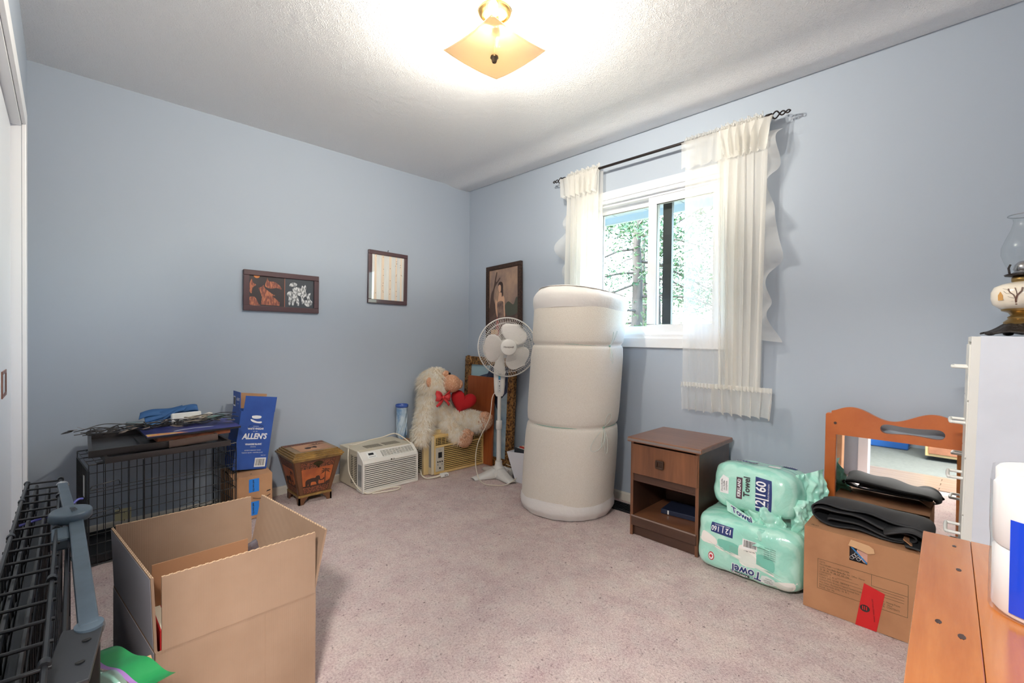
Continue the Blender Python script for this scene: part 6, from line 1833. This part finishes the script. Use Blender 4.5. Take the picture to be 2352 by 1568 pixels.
for pts, r0 in (([(.022, -.026), (.021, -.010), (.018, .004), (.008, .018), (.006, .030)], .0026), ([(.021, -.008), (.026, .006), (.036, .016), (.040, .028)], .0018), ([(.018, .004), (.020, .018), (.024, .030)], .0012), ([(.030, .011), (.044, .012), (.052, .020)], .0010), ([(.010, .015), (-.002, .018), (-.008, .026)], .0010), ([(.036, .016), (.044, .026), (.056, .030)], .0009), ([(.021, -.006), (.034, -.002), (.040, .002)], .0009)):
    tr_.tube([font_map(-u, v, .0002) for u, v in pts], r0, 5, flat=.4)
tr_.obj('painted_tree', M_TREE, lp, smooth=True)
G().prism([(-.070, -.010), (-.054, -.010), (-.054, .006), (-.062, .020), (-.070, .008)], 0, .0006, font_map).obj('painted_house', mat('painted ochre house', srgb(200, 150, 84), .4), lp)
G().prism([(.054, -.026), (-.07, -.022), (-.07, -.010), (-.03, -.014), (.02, -.020), (.054, -.014)], -.0002, .0002, font_map).obj('painted_snow', mat('painted snow', srgb(226, 214, 200), .3), lp)
G().lathe([(.032, .184), (.034, .188), (.034, .200), (.030, .204)], 28).obj('burner_collar', M_LBRASS, lp, smooth=True)
G().lathe([(.020, .204), (.050, .206), (.052, .210), (.046, .213), (.02, .213)], 32).obj('burner_plate', M_IRONL, lp, smooth=True)
G().lathe([(.032, .212), (.033, .216), (.028, .222), (.031, .228), (.027, .244), (.018, .254), (.004, .258)], 28).obj('burner_dome', mat('nickel dome', srgb(178, 176, 178), .2, metal=1), lp, smooth=True)
for k in range(4):
    a = k * PI / 2 + ca + .55
    G().tube([(.044 * math.cos(a), .044 * math.sin(a), .212), (.047 * math.cos(a), .047 * math.sin(a), .232), (.042 * math.cos(a), .042 * math.sin(a), .244)], .003, 6).obj('chimney_prong', M_IRONL, lp, smooth=True)
G().tube([(.05 * math.cos(ca + 1.3), .05 * math.sin(ca + 1.3), .208), (.078 * math.cos(ca + 1.3), .078 * math.sin(ca + 1.3), .206)], .0025, 8).obj('wick_knob', M_IRONL, lp, smooth=True)
M_CHIM = clear('chimney glass', (.96, .97, .97, 1), .04, .02)
G().lathe([(.041, .214), (.042, .226), (.052, .250), (.061, .280), (.060, .305), (.050, .335), (.038, .365), (.032, .390), (.034, .402), (.046, .412)], 40, cap=False).obj('glass_chimney', M_CHIM, lp, smooth=True)
G().tube(ring_path((0, 0, .412), .046, 40), .0016, 6, closed=True).obj('chimney_rim', clear('rim glass', (.8, .82, .82, 1), .25, .05), lp, smooth=True)
sc = thing('seashell', 'pale pink seashell beside the oil lamp foot', 'seashell', (-.415, -3.490, chh + .008))
G().grid(lambda u, v: Vector((.020 * (1 - .5 * u) * math.cos(2 * PI * v), .030 * (u - .5) + .010 * math.sin(2 * PI * v), .016 + .014 * (1 - .5 * u) * math.sin(2 * PI * v) * (1 + .10 * math.cos(9 * PI * v)))), 10, 24, cv=True).obj('shell_body', mat('pale shell', srgb(232, 206, 194), .35), sc, smooth=True)

# ================================================================== pine table with tissue pack
TBZ = .66
tbk = thing('pine_table', 'knotty pine plank table in the near corner under the tissue pack', 'table', (-1.300, -3.212, .0), (0, 0, .028))
M_KNOT = wood('knotty orange pine', srgb(170, 92, 38), srgb(206, 132, 66), (2.2, 26, 26), .22, .6)
edges = [0, .075, .185, .295, .405, .515]
for k in range(5):
    G().bb(-.98, 0, -edges[k + 1] + .0003, -edges[k] - .0003, TBZ - .030, TBZ).obj('plank', M_KNOT, tbk, bevel=.0012)
G().bb(-.96, -.02, -.50, -.02, TBZ - .11, TBZ - .030).obj('apron', M_KNOT, tbk)
for x in (-.94, -.04):
    for y in (-.48, -.04):
        G().bb(x - .03, x + .03, y - .025, y + .025, .0, TBZ - .03).obj('leg', M_KNOT, tbk, bevel=.004)
rng = random.Random(12)
M_KN = mat('dark pine knot', srgb(60, 36, 28), .35, coat=.4)
for (x, y, r) in ((-.06, -.050, .006), (-.135, -.118, .008), (-.19, -.055, .007), (-.31, -.12, .012), (-.43, -.030, .007), (-.455, -.055, .008), (-.50, -.16, .010), (-.30, -.20, .008)):
    G().prism([(x + r * 1.0 * math.cos(a * PI / 8) * (1 + .2 * math.sin(3 * a)), y + r * .55 * math.sin(a * PI / 8)) for a in range(16)], .0001, .0004, frame_axes((0, 0, TBZ), (1, 0, 0), (0, 1, 0), (0, 0, 1))).obj('knot', M_KN, tbk)
tpk = thing('tissue_pack', 'white plastic wrapped tissue roll pack with a blue label on the pine table', 'tissue pack', (-1.600, -3.372, TBZ + .001), (0, 0, -.045))
M_TISS = mat('white tissue', srgb(240, 238, 236), .85, bump=(160, .25, .001))
for zr in (0, 1):
    for i in range(2):
        for j in range(2):
            r_ = G().lathe([(.020, .001), (.056, .001), (.060, .006), (.060, .096), (.056, .101), (.020, .101)], 28, (.001 + .121 * i, .001 - .121 * j, .001 + .102 * zr), cap=False).obj('tissue_roll', M_TISS, tpk, smooth=True)
            G().lathe([(.0205, .004), (.0205, .100)], 20, (.001 + .121 * i, .001 - .121 * j, .001 + .102 * zr), cap=False).obj('core', mat('grey card core', srgb(150, 140, 130), .8) if 'grey card core' not in bpy.data.materials else bpy.data.materials['grey card core'], r_, smooth=True)
def wrap(u, v):
    a = 2 * PI * u
    ca_, sa_ = math.cos(a), math.sin(a)
    cx_, cy_ = .0605 * (1 if ca_ > 0 else -1), .0605 * (1 if sa_ > 0 else -1)
    rr = .0635 - .006 * math.exp(-((v - .5) / .03) ** 2)
    return Vector((.0615 + cx_ + rr * ca_, -.0595 + cy_ + rr * sa_, .002 + .202 * v))
M_WRAP = clear('clear pack wrap', (.99, .99, 1, 1), .05, .1, .12, (.95, .95, .97, 1))
G().grid(wrap, 64, 14, cu=True).obj('clear_wrap', M_WRAP, tpk, smooth=60)
M_LBL = mat('cobalt label', srgb(20, 66, 206), .3, coat=.4)
def lab_fn(u, v):
    s_ = -.043 + .20 * u
    # follows the roll round: arc then flat
    if s_ < .0:
        return Vector((.001 + .0648 * math.cos(PI + s_ / .0648), .001 + .0648 * math.sin(PI + s_ / .0648), .012 + .142 * v))
    return Vector((-.0638, .001 - s_, .012 + .142 * v))
G().grid(lab_fn, 30, 8).obj('label', M_LBL, tpk, smooth=60)
M_LBL2 = mat('sky blue print', srgb(86, 164, 236), .3)
for k, (s0, v0, L_, w_) in enumerate(((.0, .60, .10, .05), (.02, .75, .12, .05), (.01, .88, .10, .04), (.05, .55, .09, .05))):
    pts = smooth_poly([(0, 0), (L_ * .5, w_ * .5), (L_, w_ * .3), (L_ * .6, -w_ * .2)], 4)
    G().prism([(s0 + x, .025 + .165 * v0 + y * .6) for x, y in pts], .0004 + .0003 * k, .0006 + .0003 * k, lambda u, v, w=0: Vector((-.0638 - w, .001 - u, v))).obj('label_swirl', M_LBL2, tpk)
text('ULTRA', .026, lambda u, v, w=0: Vector((-.0646, .001 - .075 - u, .045 + v)), M_INKW, tpk, bold=.001)
# ================================================================== big open carton in the foreground
bb_ = thing('open_carton', 'large open brown carton with its flaps standing up in the foreground', 'cardboard box', (-2.515, -1.895, .003))
BW, BD, BH, FH = .385, .470, .300, .182
M_BCARD = mat('kraft corrugated board', srgb(160, 132, 110), .85, var=(srgb(150, 122, 100), 5, .4, .65))
t = NT(M_BCARD)
t.bump(t.wave((55, 55, .01), .3, 1), .10, .002)
M_BCARD2 = mat('corrugated flute edge', srgb(214, 184, 150), .9)
M_GREYB = mat('painted shade grey', srgb(176, 172, 180), .8)  # carton's shadow side: its bluish grey shade is put into the colour
th = .006
for a in ((0, BW, 0, th), (0, BW, BD - th, BD), (0, th, th, BD - th), (BW - th, BW, th, BD - th)):
    G().bb(a[0], a[1], a[2], a[3], 0, BH).obj('side_panel', M_BCARD, bb_)
G().bb(th, BW - th, th, BD - th, 0, th).obj('bottom_panel', M_BCARD, bb_)
def open_flap(name, o, x, y, n, w, h):
    f_ = G().prism([(0, 0), (w, 0), (w, h), (0, h)], -th / 2, th / 2, frame_axes(o, x, y, n)).obj(name, M_BCARD, bb_)
    M_ = frame_axes(o, x, y, n)
    g = G(); nn = int(w / .0075)
    for k in range(nn):
        u = w * (k + .5) / nn
        s_ = 1 if k % 2 else -1
        g.prism([(u - .0038, h), (u + .0038, h), (u + .0038, h + .0012), (u - .0038, h + .0012)], -.0008 + s_ * .0018, .0008 + s_ * .0018, M_)
    e_ = g.obj('flute_edge', M_BCARD2, f_); e_['kind'] = 'stuff'
    return f_
G().bb(.004, BW - .004, -.0012, .001, BH - .0035, BH + .001).obj('fold_crease', M_BCARD, bb_)
for ux in (.245,):
    G().bb(ux, ux + .0015, -.0008, .001, .01, BH - .006).obj('print_crease', M_BCARD, bb_)
open_flap('front_flap', (.012, th / 2 - .003, BH + .002), (1, 0, 0), (0, .010, 1), (0, -1, 0), BW - .014, FH)
open_flap('back_flap', (.006, BD - th / 2, BH), (1, 0, 0), (0, .05, 1), (0, -1, 0), BW - .008, FH)
open_flap('left_flap', (th / 2, .012, BH), (0, 1, 0), (-.04, 0, 1), (-1, 0, 0), BD - .02, FH)
G().prism([(.004, .004), (BD - .024, .004), (BD - .024, FH - .003), (.004, FH - .003)], th / 2 + .0004, th / 2 + .001, frame_axes((th / 2, .012, BH), (0, 1, 0), (-.04, 0, 1), (-1, 0, 0))).obj('painted_shade', M_GREYB, bb_)  # same shade colour laid over the flap's outer face
open_flap('right_flap', (BW - th / 2, .004, BH), (0, 1, 0), (.20, 0, 1), (1, 0, 0), BD - .008, FH)
lm_ = frame_axes((-.0006, 0, 0), (0, 1, 0), (0, 0, 1), (-1, 0, 0))
G().prism([(.012, .004), (BD - .004, .004), (BD - .004, BH - .004), (.012, BH - .004)], 0, .0008, lm_).obj('painted_shade', M_GREYB, bb_)
for o_ in bb_.children_recursive:
    for v_ in o_.data.vertices:
        v_.co.x -= .105 * v_.co.y
# contents
ci = thing('card_insert', 'plain cardboard divider sheet standing inside the open carton', 'cardboard sheet', (-2.503, -1.735, .012), (-.03, 0, .02))
G().bb(0, .235, 0, .005, 0, .440).obj('sheet', mat('warm card', srgb(152, 108, 76), .85), ci)
bp = thing('clear_pouch', 'clear plastic pouch of dark hardware in the carton corner', 'plastic pouch', (-2.250, -1.640, .330), (.3, -.35, .2))
def fn(u, v): return Vector(((u - .5) * .085, .012 * math.sin(PI * u) * math.sin(PI * v) * 2 - .01, (v - .3) * .13))
G().grid(fn, 12, 14).obj('pouch', clear('pouch film', (.86, .88, .95, 1), .08, .08, .35, srgb(150, 150, 170)), bp, smooth=True, solid=.012)
G().bb(-.02, .01, -.012, .0, .02, .08).obj('tool', M_BLACK, bp, bevel=.003)
for k, (lab, c_, dx, h, rz, cat) in enumerate((('red covered book standing in the carton corner', srgb(196, 40, 44), .0, .325, .02, 'book'), ('cream edged book behind the red one in the carton', srgb(228, 212, 176), .024, .316, .03, 'book'), ('yellow and black patterned book in the carton', srgb(190, 170, 40), .048, .300, .02, 'book'))):
    bk_ = thing('book', lab, cat, (-2.502 + dx, -1.86 + .02 * k, .012), (0, 0, rz), 'books in the open carton')
    G().bb(0, .022, 0, .16, 0, h).obj('cover', mat('book cover %d' % k, c_, .5, var=(srgb(60, 50, 20), 60, .45, .6) if k == 2 else None), bk_, bevel=.002)
    G().bb(.003, .019, .003, .157, h - .001, h + .0005).obj('pages', mat('page edge %d' % k, srgb(234, 226, 206), .8), bk_)
fl_ = thing('filler_box', 'low carton filling the bottom of the open box', 'carton', (-2.37, -1.80, .012))
G().bb(0, .20, 0, .18, 0, .14).obj('carton_body', M_CARD, fl_)

# ================================================================== folded wire crates against the closet
fcx = thing('folded_wire_crate', 'large folded black wire dog crate standing against the closet doors', 'dog crate', (-2.775, -2.43, .004), (0, 0, -.012))
Lc, Hc = 1.33, .585
def fpanel(x, h, L_, ny, nz, name='wire_panel', r=.0024, y0=0):
    M_ = frame_axes((x, y0, 0), (0, 1, 0), (0, 0, 1), (-1, 0, 0))
    return wire_panel(fcx, name, M_, L_, h, ny, nz, r, rim=.0042)
zz = tuple(.05 + .075 * k for k in range(7))
fpanel(.0, Hc, Lc, 24, zz)
fpanel(.022, Hc - .012, Lc - .02, 18, zz[::2])
fpanel(.050, Hc - .02, Lc - .04, 18, zz[::2])
fpanel(.078, Hc - .004, Lc - .01, 24, zz)
fpanel(.098, Hc - .045, Lc - .10, 16, zz[1::2], y0=.04)
for k in range(17):
    y = .03 + (Lc - .05) * k / 16
    wire(WIRE_ME, fcx, (-.006, y, Hc - .002), (.086, y + .004, Hc - .006), .0032, 'cross_wire')
for y in (.12, .45, .78, 1.10, 1.32):
    for x in (.0, .078):
        G().lathe([(.0075, -.008), (.0085, 0), (.0075, .008)], 10, (x, y, Hc - .003), Rx(PI / 2)).obj('hinge_clip', M_WIRE, fcx, smooth=True)
hd = [(.105, .70, Hc - .06), (.125, .62, Hc - .08), (.128, .50, Hc - .17), (.120, .40, Hc - .26)]
G().tube(curve_pts(hd, 8), .0036, 8).obj('carry_handle', M_WIRE, fcx, smooth=True)
for z in (.33, .30, .27):
    G().tube(curve_pts([(.104, .36, z), (.124, .34, z), (.124, .30, z - .01), (.106, .28, z - .012)], 6), .0042, 8).obj('slide_bolt', M_STEEL if z == .30 else M_WIRE, fcx, smooth=True)
G().bb(.028, .046, .03, Lc - .05, .01, Hc - .06).obj('plastic_pan', mat('charcoal plastic pan', srgb(36, 40, 46), .5), fcx, bevel=.004)
G().tube(curve_pts([(-.008, 1.02, Hc - .05), (.03, 1.03, Hc - .045), (.09, 1.05, Hc - .035), (.118, 1.08, Hc - .02), (.130, 1.09, Hc - .022)], 6), .0035, 6).obj('purple_tie', mat('purple ribbon', srgb(90, 90, 170), .5), fcx, smooth=True)

# ================================================================== steel work stand
stn = thing('folding_stand', 'dark grey steel folding stand with a round hub beside the crates', 'metal stand', (-2.615, -1.70, .004))
M_SLATE = mat('slate grey powder coat', srgb(82, 96, 108), .38, metal=.2, var=(srgb(70, 84, 96), 14, .4, .65))
M_SLDK = mat('dark slate plastic', srgb(32, 35, 40), .45)
def bar(a, b, w, h, m, name, bev=.003, up=(0, 0, 1)):
    a, b = Vector(a), Vector(b); d = (b - a); L_ = d.length; d.normalize()
    s_ = d.cross(Vector(up)).normalized(); n_ = s_.cross(d)
    g = G()
    g.add([a + s_ * (w / 2 * i) + n_ * (h / 2 * j) for i, j in ((-1, -1), (1, -1), (1, 1), (-1, 1))] + [b + s_ * (w / 2 * i) + n_ * (h / 2 * j) for i, j in ((-1, -1), (1, -1), (1, 1), (-1, 1))], UNIT_F)
    return g.obj(name, m, stn, bevel=bev)
hub = Vector((-.046, .09, .600))
far = Vector((-.062, .52, .575))
near = Vector((-.028, -.50, .560))
bar(hub + Vector((0, .0, -.012)), far, .025, .020, M_SLATE, 'upper_arm')
G().ball(far + Vector((0, .004, .0)), (.017, .014, .014), None, 14, 10).obj('arm_cap', M_STEEL, stn, smooth=True)
bar(hub + Vector((.010, -.03, -.020)), near, .028, .022, M_SLATE, 'lower_arm')
bar(hub + Vector((-.020, -.045, -.030)), hub + Vector((-.018, -.13, -.034)), .034, .030, M_SLATE, 'stop_block', .006)
G().lathe([(.040, -.014), (.043, -.010), (.043, .006), (.040, .010), (.037, .0105)], 36, hub, Rx(.05)).obj('round_hub', M_SLATE, stn, smooth=True)
text('DOREL', .016, frame_axes(hub + Vector((.004, .006, .0115)), (.15, -.98, .02), (.98, .15, .0), (0, 0, 1)), M_SLDK, stn, bold=.0006)
G().lathe([(.020, -.008), (.022, 0), (.020, .010)], 20, near, Rx(.05)).obj('lower_pivot', M_SLATE, stn, smooth=True)
pl_m = frame_axes(near + Vector((-.010, -.005, .004)), (1, .10, -.05), (-.18, -1, -.15), (0, -.15, 1))
G().prism([(-.026, -.01), (.030, .0), (.030, .13), (-.030, .13)], -.004, .004, pl_m).obj('foot_plate', M_SLDK, stn, bevel=.002)
for v in (.035, .085):
    G().lathe([(.006, 0), (.006, .0012)], 14, pl_m(.012, v, .004), Rx(-.15)).obj('bolt_hole', mat('hole black', srgb(8, 8, 9), .9) if 'hole black' not in bpy.data.materials else bpy.data.materials['hole black'], stn)
bar(near + Vector((.0, .03, -.02)), Vector((-.03, .16, .02)), .028, .022, M_SLDK, 'brace_leg')
bar(Vector((-.03, .16, .02)), Vector((-.03, -.60, .02)), .03, .03, M_SLDK, 'ground_rail')
bar(near + Vector((.0, -.02, -.02)), Vector((-.03, -.56, .03)), .028, .022, M_SLDK, 'brace_leg')

# ================================================================== zip bag in the near corner
zb = thing('zip_bag', 'clear zip bag with a green top edge in the near corner', 'plastic bag', (-2.620, -2.083, .452))
sp_ = thing('bag_carton', 'closed brown carton under the zip bag', 'cardboard box', (-2.660, -2.46, .003))
G().bb(0, .112, 0, .34, 0, .430).obj('carton_body', M_CARD, sp_, bevel=.002)
M_ZGRN = mat('green bag strip', srgb(16, 112, 58), .4)
BX, BY = Vector((.441, -.898, 0)), Vector((-.898, -.441, 0))
def zf(y0, y1, m, name, amp=.004):
    def fn(u, v):
        x = .190 * u; y = y0 + (y1 - y0) * v
        return BX * x + BY * y + Vector((0, 0, .006 + .005 * math.sin(5 * u + 20 * y) + amp * math.sin(13 * u + 30 * y)))
    return G().grid(fn, 26, 8).obj(name, m, zb, smooth=True)
zf(-.012, .026, M_ZGRN, 'green_strip')
zf(.026, .033, mat('violet zip', srgb(128, 92, 148), .4), 'zip_track')
zf(.033, .14, clear('bag film', (.80, .93, .88, 1), .08, .1, .45, srgb(170, 214, 200)), 'bag_film', .008)
zf(.040, .046, mat('pale seam', srgb(206, 232, 222), .4), 'stitched_seam')
